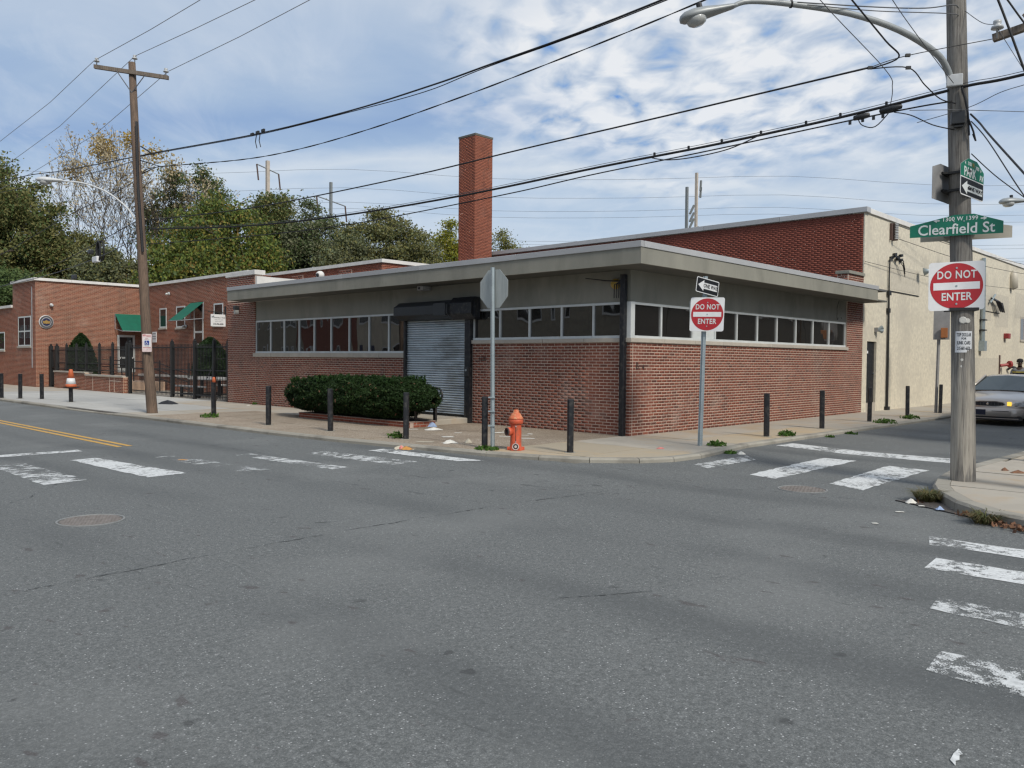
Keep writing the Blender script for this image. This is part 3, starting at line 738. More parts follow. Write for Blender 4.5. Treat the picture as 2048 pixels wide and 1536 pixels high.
# end pier above the roof
MB().box(0, .3, 15.76, 17.72, 3.60, 4.48).box(.31, 9, 15.72, 15.758, 3.94, 4.36).build('parapet', 'mortar', bld)
brick_mesh('parapet_brick', [((0, 0, 0), (0, 1, 0), (-1, 0, 0), brick_field(15.77, 17.74, 3.93, 4.47)), ((0, 0, 0), (1, 0, 0), (0, -1, 0), [])], 'front_brick', bld)
MB().box(-.05, .36, 15.70, 17.78, 4.48, 4.64).build('parapet_coping', 'coping_white', bld, bevel=.01)
MB().box(.01, 6.4, 15.66, 15.755, 3.95, 4.42).build('parapet_wall', 'coping_white', bld)
MB().box(11.6, 12.86, .0, .35, 3.6, 4.42).build('pier_top', 'mortar', bld)
brick_mesh('pier_brick', [((0, 0, 0), (1, 0, 0), (0, -1, 0), brick_field(11.62, 12.86, 3.95, 4.42)), ((11.6, 0, 0), (0, 1, 0), (-1, 0, 0), brick_field(.02, .34, 3.95, 4.42))], 'front_brick', bld)
MB().box(11.55, 12.865, -.05, .4, 4.42, 4.52).build('pier_coping', 'stucco_grey', bld, bevel=.01)
# body behind
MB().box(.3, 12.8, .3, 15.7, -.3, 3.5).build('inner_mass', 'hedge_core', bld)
# house numbers, dirty remains
text('1320', .17, 'old_number', bld, (-.011, 4.50, 1.63), (0, -1, 0), (0, 0, 1), .8, name='house_number')
text('B', .21, 'old_number', bld, (.25, -.011, 1.50), (1, 0, 0), (0, 0, 1), .9, name='address_mark')
text('4', .17, 'old_number', bld, (.47, -.011, 1.47), (1, 0, 0), (0, 0, 1), .9, name='address_mark')
# roller shutter
sh = MB().box(.05, .1, 5.07, 7.5, .12, 2.8).build('roller_shutter', 'black_iron', bld)
n_sl = 41; sp = (2.72-.17)/n_sl; me = None
for i in range(n_sl):
    z = .17+sp*i
    if me is None:
        prof = [(.05, 0), (.034, .003), (.012, .014), (-.004, .030), (.0, .046), (.03, .0585), (.05, .0605)]
        k = MB(); k.v = [(x, 5.085, zz) for x, zz in prof]+[(x, 7.485, zz) for x, zz in prof]; n = len(prof)
        k.f = [(j, j+1, n+j+1, n+j) for j in range(n-1)]; me = bpy.data.meshes.new('slat'); me.from_pydata(k.v, [], k.f); me.materials.append(MATS['shutter_steel'])
        for pl in me.polygons: pl.use_smooth = True
    o = bpy.data.objects.new('slat', me); COL.objects.link(o); o.parent = sh; o.location = (0, 0, z)
MB().box(-.02, .06, 5.08, 7.49, .10, .172).build('bottom_bar', 'black_iron', sh)
MB().box(-.06, .1, 7.49, 7.575, 0.0, 2.75).build('guide_rail', 'black_paint', sh, bevel=.005)
MB().box(-.09, .1, 4.865, 5.075, 0.0, 2.75).build('guide_rail', 'black_paint', sh, bevel=.005)
def octa(y0, y1, s, zc, x0=-.36):
    pr = [(.03, zc-.25*s), (-.14, zc-.26*s), (x0, zc-.13*s), (x0, zc+.11*s), (-.16, zc+.25*s), (.03, zc+.25*s)]
    return [(x, y0, z) for x, z in pr], (0, y1-y0, 0)
MB().prism(*octa(5.45, 7.64, .95, 2.90)).build('hood', 'hood_metal', sh, bevel=.008)
MB().prism(*octa(4.62, 5.45, 1.12, 2.91, -.30)).build('motor_housing', 'black_paint', sh, bevel=.008)
MB().box(-.385, -.2, 5.5, 5.95, 2.74, 3.06).build('motor_cover', 'hood_metal', sh, bevel=.008)
MB().box(-.22, -.05, 4.56, 4.62, 2.68, 3.06).build('end_plate', 'black_paint', sh)
lk = MB().box(-.15, -.09, 4.87, 5.02, 1.18, 1.42).build('lock_box', 'black_plastic', sh, bevel=.01)
MB().lathe([(.028, 0), (.028, .012)], (-.15, 4.95, 1.34), (-1, 0, 0), 12).build('lock_face', 'galvanised', sh)
# step in front of the door
st = thing('concrete_step', 'worn concrete step under the roller shutter door', 'step', (-.7, 6.2, 0))
MB().box(-1.40, -.001, 4.95, 7.75, -.1, .13).build('step_block', 'concrete', st, bevel=.02)
# downpipe, bracket and small fittings fixed to the front
dp = thing('downpipe', 'square black downpipe beside the building corner', 'pipe', (-.07, .14, 0))
MB().box(-.125, -.013, .085, .20, 0, 3.45).build('pipe', 'black_paint', dp, bevel=.01)
MB().tube([(-.09, .16, 3.30), (-.12, .6, 3.34), (-.14, 1.12, 3.42)], [.02, .016, .012], 6).build('arm', 'black_paint', dp)
for k in (.24, .30, .36):
    MB().tube([(-.09, .20, 3.30), (-.11, k, 3.24), (-.10, k+.01, 2.95)], .011, 5).build('cable_end', 'black_paint', dp)
o = MB().lathe([(.10, 0), (.115, .02), (.115, .07), (.07, .12), (.0, .13)], (.03, .40, 3.27), (-1, -.15, -.1), 16).build('yellow_lamp', 'lamp_yellow', smooth=True); tag(o, 'round yellow lamp under the eaves beside the black downpipe', 'lamp')
wl = thing('wall_lantern', 'small black wall lantern with white lower glass on the brick end pier', 'lamp', (0, 16.9, 3.3))
MB().box(-.17, -.008, 16.84, 17.0, 3.30, 3.44).build('hood', 'black_plastic', wl, bevel=.01); MB().box(-.15, -.02, 16.86, 16.98, 3.16, 3.30).build('lens', 'lamp_lens', wl)
cb = thing('camera_box', 'grey camera box mounted under the eaves above the shutter hood', 'camera', (0, 6.6, 3.5))
MB().box(-.28, .0, 6.50, 6.74, 3.44, 3.551).build('housing', 'coping_metal', cb, bevel=.01); MB().lathe([(.035, 0), (.03, .01)], (-.28, 6.65, 3.49), (-1, 0, 0), 12).build('lens', 'black_plastic', cb)
dv = thing('dome_camera', 'white dome camera standing on the flat roof edge', 'camera', (1.2, 12.3, 4.0))
MB().lathe([(.02, 0), (.02, .25)], (-.5, 11.0, 3.9), (0, 0, 1), 8).build('stalk', 'coping_metal', dv)
MB().lathe([(.0, 0), (.09, .02), (.13, .09), (.12, .16), (.06, .22), (0, .23)], (-.5, 11.0, 4.0), (0, 0, 1), 16).build('dome', 'coping_white', dv, smooth=True)
MB().lathe([(.06, 0), (.05, .03), (0, .04)], (-.60, 10.97, 4.10), (-1, -.2, 0), 12).build('lens', 'black_plastic', dv)
MB().lathe([(.018, 0), (.018, .012)], (11.18, .028, 3.0), (0, -1, 0), 6).build('cable_stub', 'wire_black', bld)
o = MB().tube([(10.9, .0, 3.5), (10.75, -.01, 3.3), (10.76, -.01, 2.98), (10.82, -.01, 2.93), (10.84, -.01, 3.0)], .008, 5).build('loose_wire', 'wire_black'); tag(o, 'loose wire hanging under the eaves above the last side windows', 'wire')

# ------------------------------------------------------------------ tall stuccoed building
tb = thing('stucco_building', 'tall tan stuccoed building with red painted brick flank behind corner building', 'building', (12.87, 0, 0))
TH = 6.5
MB().box(12.87, 13.26, .0, .4, -.3, TH).box(13.26, 14.1, .0, .4, 2.33, TH).box(14.1, 62, .0, .4, -.3, TH).box(12.875, 62, .4, 17.6, -.3, TH-.05).build('wall', 'stucco_tan', tb)
MB().box(12.869, 13.0, .04, 17.55, 3.6, TH-.02).build('flank_wall', 'painted_mortar', tb)
brick_mesh('flank_brick', [((12.869, 0, 0), (0, 1, 0), (-1, 0, 0), brick_field(.05, 17.5, 3.95, TH-.04, hj=.01))], 'painted_brick', tb, .006, .02)
L_ = [-.10, 2.9, 5.9, 8.9, 11.9, 14.9, 17.7]
for a, b in zip(L_, L_[1:]): MB().box(12.78, 13.1, a+.004, b-.004, TH, TH+.17).build('coping', 'coping_metal', tb, bevel=.008)
L_ = [13.102+4.0*i for i in range(13)]
for a, b in zip(L_, L_[1:]): MB().box(a+.004, b-.004, -.06, .3, TH+.001, TH+.165).build('coping', 'coping_white', tb, bevel=.008)
d = MB().box(13.27, 14.09, .07, .12, .30, 2.325).build('door', 'black_paint', tb)
MB().lathe([(.0, 0), (.035, .005), (.04, .05), (0, .07)], (13.95, .07, 1.25), (0, -1, 0), 10).build('knob', 'chrome', d)
MB().box(13.42, 13.52, .055, .07, 1.93, 2.02).build('door_label', 'sign_white', d)
MB().box(13.265, 14.095, .0, .4, -.1, .29).build('threshold', 'sill_stone', tb)
for x0, x1, z0, z1 in ((15.3, 18.3, 4.18, 5.05), (25.9, 28.2, 3.6, 4.75), (28.9, 31.3, 3.4, 4.9), (32.6, 36.2, 3.95, 5.2), (25.0, 29.8, .35, 1.9)):
    MB().box(x0, x1, -.004, .01, z0, z1).build('patch', 'stucco_patch', tb)
MB().box(15.1, 18.2, -.03, .01, 4.10, 4.125).build('conduit', 'wire_black', tb)
MB().box(26.8, 29.6, -.03, .01, 4.0, 4.025).build('conduit', 'wire_black', tb)
for x0 in (33.7, 36.4):
    w = MB().box(x0, x0+1.5, -.05, .0, 2.78, 2.88).box(x0, x0+1.5, -.012, .0, 3.95, 4.05).box(x0, x0+.08, -.012, .0, 2.88, 3.95).box(x0+1.42, x0+1.5, -.012, .0, 2.88, 3.95).box(x0+.71, x0+.79, -.012, .0, 2.88, 3.95).build('window', 'sill_stone', tb)
    MB().box(x0+.08, x0+1.42, -.006, .0, 2.88, 3.95).build('pane', 'wing_glass', w)
# fittings on the stucco wall
pp = thing('conduit_pipe', 'tall thin black conduit rising up the tan stucco beside the black door', 'pipe', (14.97, -.06, 0))
MB().tube([(15.02, -.06, 0), (15.0, -.06, 2.9), (14.97, -.06, 4.6), (15.0, -.06, 5.15), (15.25, -.08, 5.33)], [.042, .038, .026, .026, .024], 7).build('pipe', 'black_iron', pp)
MB().box(14.9, 15.12, -.10, -.001, 3.95, 4.1).build('bracket', 'black_iron', pp); MB().box(14.92, 15.1, -.09, -.001, 3.35, 3.5).build('bracket', 'black_iron', pp); MB().box(14.92, 15.14, -.12, -.001, -.05, .12).build('foot', 'black_iron', pp)
kb = thing('cable_bracket', 'knot of cable clamps on the tan stucco above the conduit', 'cable clamp', (15.6, -.1, 5.3))
for i in range(7):
    a = (15.2+i*.15, -.05-.05*(i % 2), 5.25+.07*(i % 3)); MB().obox(a, (1, 0, .2), (0, 1, 0), (-.2, 0, 1), .09, .05, .045).build('clamp', 'black_iron', kb)
for i in range(3): MB().tube([(15.2+i*.2, -.1, 5.3), (15.9, -.2, 5.2-.1*i), (16.25, -.15, 4.9-.12*i)], .014, 5).build('cable_loop', 'wire_black', kb)
rk = thing('insulator_rack', 'upright rack of spool insulators near the stucco corner', 'insulator rack', (15.2, -.1, 6.1))
MB().box(15.08, 15.16, -.08, -.002, 5.85, 6.42).build('backplate', 'rust', rk)
for i in range(5): MB().lathe([(.05, 0), (.075, .02), (.045, .05), (.075, .08), (.05, .1)], (15.3, -.16, 5.88+.115*i), (0, 0, 1), 10).build('insulator', 'porcelain', rk)
MB().box(15.26, 15.34, -.2, -.02, 5.84, 6.44).build('strap', 'rust', rk)
lf = thing('flood_lamp', 'twin headed flood lamp on the tan wall above the black door', 'lamp', (14.0, -.1, 2.7))
MB().box(13.86, 13.96, -.12, -.001, 2.66, 2.80).build('base', 'sign_grey', lf)
for dx, dz in ((.16, .10), (.2, -.06)): MB().lathe([(.03, 0), (.05, .05), (.085, .16), (.08, .165), (.0, .12)], (13.92, -.1, 2.73), (dx*3, -.6, dz*4), 12).build('lamp_head', 'galvanised', lf)
dpp = thing('grey_drainpipe', 'grey drainpipe ending halfway down the tan stucco wall', 'pipe', (26.5, -.1, 2.2))
MB().tube([(26.3, -.12, 6.3), (26.4, -.12, 4.5), (26.45, -.12, 2.6)], .09, 8).build('pipe', 'galvanised', dpp); MB().box(26.28, 26.66, -.24, -.002, 2.2, 2.65).build('box', 'galvanised', dpp)
for z in (3.1, 3.55): MB().box(26.3, 26.7, -.22, -.002, z, z+.05).build('clip', 'black_iron', dpp)
cf = thing('cable_loops', 'bunch of looped black service cables on the far stucco wall', 'cable', (28.6, -.1, 4.5))
for i in range(6):
    MB().tube([(27.7+.1*i, -.1, 4.62), (28.2+.13*i, -.2, 4.5), (28.7+.15*i, -.25, 4.1-.05*(i % 2)), (29.0+.1*i, -.2, 4.25), (28.9+.14*i, -.12, 4.5)], .03, 5).build('loop', 'wire_black', cf)
MB().tube([(27.6, -.1, 4.4), (28.2, -.15, 4.8)], .05, 6).build('weatherhead', 'galvanised', cf)
o = MB().lathe([(.02, 0), (.2, .1), (.2, .7), (.05, .95)], (31.6, -.12, 5.25), (0, 0, 1), 10).build('wall_lamp', 'sign_tan', smooth=True); tag(o, 'pale bulbous lamp high on the far stucco wall', 'lamp')
o = MB().lathe([(.02, 0), (.16, .02), (.02, .3)], (18.0, -.2, 4.98), (.3, -1, .2), 10).build('horn_speaker', 'galvanised', smooth=True); tag(o, 'small grey cone speaker on the tan stucco', 'speaker')
o = MB().box(30.5, 30.9, -.22, -.001, 2.85, 3.1).build('alarm_bell', 'red_valve', bevel=.02); tag(o, 'small red alarm box high on the tan wall', 'alarm')
rv = thing('standpipe', 'red standpipe valve sticking out of the tan wall', 'valve', (29.8, -.1, 1.6))
MB().box(29.75, 29.9, -.04, -.001, 1.1, 2.05).build('plate', 'rust', rv); MB().tube([(29.8, -.05, 1.55), (30.1, -.3, 1.6)], .07, 8).build('spout', 'red_valve', rv); MB().lathe([(.16, 0), (.16, .1)], (30.15, -.34, 1.62), (.8, -.6, .1), 10).build('cap', 'red_valve', rv)
o = MB().tube([(31.2, -.04, 1.35), (31.25, -.2, 1.5), (31.5, -.3, 1.45), (31.6, -.3, 1.3)], [.05, .07, .07, .06], 8).build('vent_cowl', 'black_iron'); tag(o, 'curved black vent cowl on the wall near the person', 'vent')

# ------------------------------------------------------------------ chimney and the wing roof behind
ch = thing('chimney', 'tall square red brick chimney rising behind the flat roofs', 'chimney', (12.2, 17.6, 0))
cx0, cx1, cy0, cy1, cz = 11.62, 12.72, 17.02, 18.12, 11.83
MB().box(cx0, cx1, cy0, cy1, 0, cz).build('shaft', 'chimney_mortar', ch)
nb = brick_field(0, 1.1, 4.0, cz-.02, hj=.008)
brick_mesh('brickwork', [((cx0, cy0, 0), (0, 1, 0), (-1, 0, 0), nb), ((cx0, cy0, 0), (1, 0, 0), (0, -1, 0), nb)], 'chimney_brick', ch, .006, .02, .003)
MB().box(cx0-.02, cx1+.02, cy0-.02, cy1+.02, cz, cz+.09).build('cap', 'stucco_soffit', ch)
vt = [(12.45, cz-.6), (12.5, cz-.9), (12.42, cz-1.1), (12.5, cz-1.35), (12.2, cz-1.5)]
MB().tube([(a, cy0-.006, z) for a, z in vt], .012, 4).build('crack', 'joint_dirt', ch)

wing = thing('brick_wing', 'brick school wing round a fenced forecourt left of the corner building', 'building', (4.8, 27, 0))
WH = 5.53
MB().box(4.8, 5.2, 25.0, 37.1, -.3, WH).box(4.82, 5.2, 17.7, 25.0, -.3, 4.28).box(-.62, 4.8, 37.1, 37.5, -.3, WH).box(-.62, -.22, 37.5, 41.0, -.3, WH).box(-.6, -.2, 41.0, 62, -.3, 4.27).build('wall', 'wing_mortar', wing)
MB().box(5.2, 40, 25.02, 60, -.3, WH-.1).box(5.2, 40, 17.72, 25.0, -.3, 4.2).box(-.2, 5.2, 37.5, 60, -.3, 4.2).box(-.2, 5.2, 37.5, 41, 4.2, WH-.1).build('rear_mass', 'roof_felt', wing)
wins = [(33.86, 34.72, 3.2, 4.26), (31.62, 32.66, 3.17, 4.29), (27.5, 28.45, 3.2, 4.27)]
door2 = (29.58, 30.62, .75, 4.41)
doorB = (3.45, 4.40, .75, 2.82)
h48 = [(a, b, c, d_) for a, b, c, d_ in wins]+[door2]
fB = brick_field(-.62, 4.8, .0, WH-.01, [doorB], (0, .1016), hj=.007)
fR = brick_field(25.0, 37.1, .0, WH-.01, h48, hj=.007); fR2 = brick_field(17.75, 25.0, .0, 4.27)
fF = brick_field(37.1, 41.0, 0, WH-.01, [(37.88, 40.02, 2.13, 3.72)], hj=.007); fF2 = brick_field(41.0, 60, 0, 4.25, [(42.6, 44.2, 1.93, 2.96)], hj=.007)
brick_mesh('brickwork', [((0, 37.1, 0), (1, 0, 0), (0, -1, 0), fB), ((4.8, 0, 0), (0, 1, 0), (-1, 0, 0), fR), ((4.82, 0, 0), (0, 1, 0), (-1, 0, 0), fR2), ((0, 25.0, 0), (1, 0, 0), (0, -1, 0), brick_field(4.8, 6.0, 4.25, WH-.01)), ((-.62, 0, 0), (0, 1, 0), (-1, 0, 0), fF), ((-.6, 0, 0), (0, 1, 0), (-1, 0, 0), fF2)], 'wing_brick', wing, .004, .02)
for x0, x1, y0, y1, z in ((-.72, 4.7, 37.0, 37.3, WH), (4.7, 5.3, 24.95, 37.29, WH+.001), (-.73, -.2, 37.3, 41.05, WH+.001), (-.7, -.1, 41.06, 62, 4.27)):
    if x1-x0 > y1-y0:
        n = 3; xs = np.linspace(x0, x1, n+1)
        for a, b in zip(xs, xs[1:]): MB().box(a+.004, b-.004, y0, y1, z, z+.14).build('coping', 'coping_white', wing)
    else:
        n = max(1, round((y1-y0)/4)); yy = np.linspace(y0, y1, n+1)
        for a, b in zip(yy, yy[1:]): MB().box(x0, x1, a+.004, b-.004, z, z+.14).build('coping', 'coping_white', wing)
def wwin(a, b, z0, z1, x, mull=True, cross=False):
    m = MB().box(x-.02, x+.1, a, a+.07, z0, z1).box(x-.02, x+.1, b-.07, b, z0, z1).box(x-.021, x+.1, a+.07, b-.07, z1-.07, z1).box(x-.021, x+.1, a+.07, b-.07, z0, z0+.07)
    if cross: m.box(x-.015, x+.1, (a+b)/2-.05, (a+b)/2+.05, z0+.07, z1-.07).box(x-.012, x+.1, a+.07, b-.07, (z0+z1)/2-.035, (z0+z1)/2+.035)
    w = m.build('window', 'frame_white', wing); MB().box(x-.0095, x+.06, a+.05, b-.05, z0+.05, z1-.05).build('pane', 'wing_glass', w)
    MB().box(x-.06, x+.02, a-.06, b+.06, z0-.09, z0-.001).build('sill', 'sill_stone', w)
for a, b, z0, z1 in wins: wwin(a, b, z0, z1, 4.8)
wwin(37.88, 40.02, 2.13, 3.72, -.62, cross=True); wwin(42.6, 44.2, 1.93, 2.96, -.6)
dr = MB().box(4.78, 4.9, 30.5, 30.62, .75, 4.4).box(4.78, 4.9, 29.58, 29.68, .75, 4.4).box(4.782, 4.9, 29.68, 30.5, 2.85, 2.95).box(4.782, 4.9, 29.68, 30.5, 2.15, 2.3).box(4.782, 4.9, 29.68, 30.5, .75, .9).build('door', 'frame_white', wing)
MB().box(4.79, 4.86, 29.62, 30.56, .8, 4.4).build('pane', 'wing_glass', dr)
dr = MB().box(3.45, 3.57, 37.07, 37.2, .75, 2.82).box(4.28, 4.40, 37.07, 37.2, .75, 2.82).box(3.57, 4.28, 37.072, 37.2, 2.70, 2.82).box(3.57, 4.28, 37.072, 37.2, 1.5, 1.6).box(3.57, 4.28, 37.072, 37.2, .75, 1.0).build('door', 'frame_white', wing)
MB().box(3.5, 4.35, 37.09, 37.15, .8, 2.8).build('pane', 'wing_glass', dr); MB().box(3.86, 4.15, 37.06, 37.075, 1.62, 2.2).build('notice', 'paper_white', dr)
for z in (3.96,): MB().box(-.66, -.60, 37.62, 37.68, 1.0, WH-.3).build('conduit', 'wire_pale', wing)
# roof storey behind the corner building
rs_ = thing('roof_storey', 'brick roof storey with white coping behind the flat roof', 'building', (6.0, 21, 4))
MB().box(6.0, 12, 16.5, 60, 3.5, 5.5).build('wall', 'chimney_mortar', rs_)
brick_mesh('brickwork', [((6.0, 0, 0), (0, 1, 0), (-1, 0, 0), brick_field(16.5, 36, 4.0, 5.49)), ((0, 16.5, 0), (1, 0, 0), (0, -1, 0), brick_field(6.0, 9.4, 4.0, 5.49))], 'chimney_brick', rs_, .006, .02)
MB().box(5.92, 6.2, 16.42, 26.4, 5.5, 5.64).box(6.2, 10, 16.421, 16.7, 5.501, 5.641).build('coping', 'coping_white', rs_)
for y0 in (18.55, 22.3):
    MB().box(5.97, 6.02, y0, y0+.95, 4.5, 5.36).build('patch', 'mortar', rs_)
    brick_mesh('patch_brick', [((5.97, 0, 0), (0, 1, 0), (-1, 0, 0), brick_field(y0+.02, y0+.95, 4.5, 5.36, bh=.095))], 'front_brick', rs_, .006, .02)

# awnings
def awning(o, a, b, label):
    """sloping canvas on a wall, a wall direction, b outward"""
    w = thing('awning', label, 'awning', o, group='green canvas awnings'); a, b = Vector(a), Vector(b); o = Vector(o)
    A, B, Cc, D = o, o+a, o+a+b+Vector((0, 0, -.95)), o+b+Vector((0, 0, -.95))
    m = MB(); t_ = Vector((0, 0, -.02)); m.prism([A, B, Cc, D], t_); m.build('canvas', 'awning_green', w)
    m = MB()
    for p, q in ((A, D), (B, Cc)):
        w0 = Vector((p.x, p.y, q.z+.12)); m.tube([q+Vector((0, 0, -.03)), w0], .02, 5); m.tube([w0, p], .02, 5)
    m.tube([D+t_, Cc+t_], .022, 5); m.build('frame', 'wire_pale', w)
    return w
awning((3.32, 37.05, 3.98), (1.36, 0, 0), (.0, -1.05, 0), 'green canvas awning over the door in the sunlit brick wall')
awning((4.75, 29.45, 4.40), (0, 1.45, 0), (-1.15, 0, 0), 'green canvas awning sloping over the tall glazed door')

# seal, sign, notices
se = thing('wall_plaque', 'round plaque with gold emblem on navy field on the sunlit brick', 'plaque', (-.14, 37.09, 3.39))
pc = (-.14, 37.09, 3.39)
MB().lathe([(.345, 0), (.345, .05), (.325, .06)], pc, (0, -1, 0), 32).build('outer_ring', 'sign_white', se)
MB().lathe([(.327, .05), (.327, .068)], pc, (0, -1, 0), 32).build('band', 'band_grey', se)
MB().lathe([(.228, .06), (.228, .073)], pc, (0, -1, 0), 32).build('inner_ring', 'sign_white', se)
MB().lathe([(.212, .07), (.212, .079)], pc, (0, -1, 0), 32).build('field', 'sign_navy', se)
MB().prism(P2((-.14, 37.01, 3.39), (1, 0, 0), (0, 0, 1), [(-.14, -.09), (-.06, -.08), (0, -.1), (.06, -.08), (.14, -.09), (.18, .01), (.15, .06), (.09, .03), (.06, .09), (.03, .05), (0, .13), (-.03, .05), (-.06, .09), (-.09, .03), (-.15, .06), (-.18, .01)]), (0, -.012, 0)).build('emblem', 'sign_gold', se)
hs = thing('hanging_sign', 'white hanging business sign on a black bracket by the brick pier', 'sign', (-.6, 17.6, 3.4))
# the board hangs at right angles to the street front, facing -Y
hx0, hx1, hy = -.57, -.02, 17.85
MB().box(hx0, hx1, hy-.015, hy+.015, 2.73, 3.16).build('board', 'sign_white', hs)
MB().tube([(-.68, hy, 3.25), (.0, hy, 3.22)], .016, 6).build('bracket', 'black_iron', hs); MB().box(-.03, -.008, hy-.05, hy+.05, 3.1, 3.45).build('wall_plate', 'black_iron', hs)
for x in (-.48, -.1): MB().tube([(x, hy, 3.15), (x, hy, 3.24)], .008, 5).build('hook', 'wire_pale', hs)
hm = (hx0+hx1)/2
text('Community L. House', .068, 'dark_ink', hs, (hm+.03, hy-.016, 3.045), (1, 0, 0), (0, 0, 1), .80, .012)
text('HEALTHCARE', .05, 'faint_ink', hs, (hm+.02, hy-.016, 2.965), (1, 0, 0), (0, 0, 1), .9, 0, space=1.25)
text('Services for families', .033, 'faint_ink', hs, (hm, hy-.016, 2.905), (1, 0, 0), (0, 0, 1), .9)
text('215-596-6200', .075, 'dark_ink', hs, (hm, hy-.016, 2.81), (1, 0, 0), (0, 0, 1), .9, .03)
for k, (a, b) in enumerate(((.02, 3.04), (.07, 3.06))):
    MB().prism(P2((hx0+a, hy-.018, b), (1, 0, 0), (0, 0, 1), [(0, 0), (.05, 0), (.05, .03), (.025, .06), (0, .03)]), (0, .002, 0)).build('logo', 'faint_ink', hs)
nt = thing('wall_notice', 'small pale notice fixed to the shaded brick wall', 'notice', (4.78, 35.3, 2.7))
MB().box(4.76, 4.785, 35.1, 35.62, 2.42, 3.0).build('sheet', 'sign_white', nt)
for z in (2.9, 2.75, 2.62): MB().box(4.752, 4.759, 35.16, 35.56, z-.025, z+.02).build('print', 'faint_ink', nt)
for lab, c_, ax in (('small round camera on the sunlit brick above the plaque', (.11, 37.05, 4.29), (0, -1, -.2)), ('small wall lamp high on the shaded brick wall', (4.75, 33.4, 5.0), (-1, 0, -.2)), ('small security lamp beside the green awning of the glazed door', (4.75, 31.4, 3.2), (-1, 0, 0))):
    w = thing('wall_fitting', lab, 'lamp' if 'lamp' in lab else 'camera', c_)
    MB().lathe([(.09, 0), (.09, .05), (.06, .07)], c_, ax, 12).build('base', 'porcelain', w); MB().lathe([(.06, .07), (.07, .14), (.05, .2), (0, .22)], c_, ax, 12).build('dome', 'lamp_lens', w, smooth=True)

# ------------------------------------------------------------------ forecourt: low wall, fence, gate, planter, table
lw = thing('low_wall', 'low brick forecourt wall with pale stepped coping under the black fence', 'wall', (0, 32, 0))
MB().box(-.1, .2, 27.0, 36.0, -.2, .70).box(-.1, .2, 31.6, 36.0, .7, .80).build('core', 'wing_mortar', lw)
brick_mesh('brickwork', [((-.1, 0, 0), (0, 1, 0), (-1, 0, 0), brick_field(27.0, 31.6, 0, .70)), ((-.1, 0, 0), (0, 1, 0), (-1, 0, 0), brick_field(31.6, 36.0, 0, .80)), ((-.1, 27.0, 0), (1, 0, 0), (0, -1, 0), brick_field(0, .3, 0, .7))], 'wing_brick', lw, .004, .02)
for a, b, z in ((27.0, 28.6, .70), (28.6, 30.1, .70), (30.1, 31.59, .70), (31.6, 33.1, .80), (33.1, 34.6, .80), (34.6, 36.0, .80)):
    MB().box(-.15, .25, a+.004, b-.004, z, z+.07).build('coping', 'sill_stone', lw)
for y in (28.0, 28.55, 30.6): MB().box(-.115, -.1, y, y+.04, .02, .69).build('pale_joint', 'mortar', lw)
MB().box(-.116, -.1, 27.3, 28.5, .5, .54).build('pale_joint', 'mortar', lw)
fn = thing('iron_fence', 'tall black iron picket fence with square posts across the forecourt', 'fence', (0, 22, 0))
def post(p, y, x, z0, z1, s=.05):
    o = MB().box(x-s, x+s, y-s, y+s, z0, z1).build('post', 'black_iron', p)
    MB().lathe([(.055, 0), (.07, .03), (.03, .06), (.04, .09), (0, .12)], (x, y, z1), (0, 0, 1), 8).build('finial', 'black_iron', o)
pk = bpy.data.meshes.new('picket'); _k = MB().box(-.010, .010, -.010, .010, 0, 1); pk.from_pydata(_k.v, [], _k.f); pk.materials.append(MATS['black_iron'])
def pickets(p, ys, x, z0, z1):
    for y in ys:
        o = bpy.data.objects.new('picket', pk); COL.objects.link(o); o.parent = p; o.location = Vector((x, y, z0))-Vector(WL[p]); o.scale = (1, 1, z1-z0)
for y in (17.8, 18.9, 20.5, 22.5, 24.6, 26.7): post(fn, y, .08, 0, 2.22, .06)
pickets(fn, [17.9+.125*i for i in range(71)], .08, .06, 2.12)
for z in (.14, 1.1, 1.98): MB().box(.06, .10, 17.8, 26.7, z, z+.04).build('rail', 'black_iron', fn)
for y in (27.0, 28.6, 30.2, 31.9, 33.2, 34.6): post(fn, y, .05, .76 if y < 31.6 else .86, 2.16, .05)
pickets(fn, [27.1+.135*i for i in range(64)], .05, .86, 2.08)
for z in (.95, 1.25, 1.9): MB().box(.03, .07, 27.0, 35.9, z, z+.035).build('rail', 'black_iron', fn)
gt = thing('iron_gate', 'narrow black iron gate between two posts beside the sunlit brick corner', 'gate', (0, 36.5, 0))
for y in (36.05, 36.95): post(gt, y, .05, 0, 2.15, .09)
MB().box(.03, .07, 36.15, 36.85, .1, .15).box(.03, .07, 36.15, 36.85, 1.9, 1.95).box(.03, .07, 36.15, 36.85, 1.0, 1.05).box(.03, .07, 36.15, 36.2, .15, 1.9).box(.03, .07, 36.8, 36.85, .15, 1.9).build('frame', 'black_iron', gt)
pickets(gt, [36.26+.1*i for i in range(6)], .05, .12, 1.95)
pl = thing('raised_planter', 'raised brick planting bed with pale coping behind the iron fence', 'planter', (3.2, 24, 0))
MB().box(2.8, 4.78, 18.2, 32.5, -.1, .66).build('core', 'wing_mortar', pl)
brick_mesh('brickwork', [((2.8, 0, 0), (0, 1, 0), (-1, 0, 0), brick_field(18.2, 32.5, 0, .655)), ((0, 18.2, 0), (1, 0, 0), (0, -1, 0), brick_field(2.8, 4.78, 0, .655))], 'wing_brick', pl, .004, .02)
for i in range(9): a = 18.15+1.6*i; MB().box(2.72, 3.0, a+.004, a+1.596, .66, .75).build('coping', 'coping_white', pl)
MB().box(3.0, 4.78, 18.25, 32.5, .655, .70).build('soil', 'soil', pl)
pt = thing('picnic_table', 'pale picnic table with benches on a black frame behind the fence', 'table', (1.3, 20, 0))
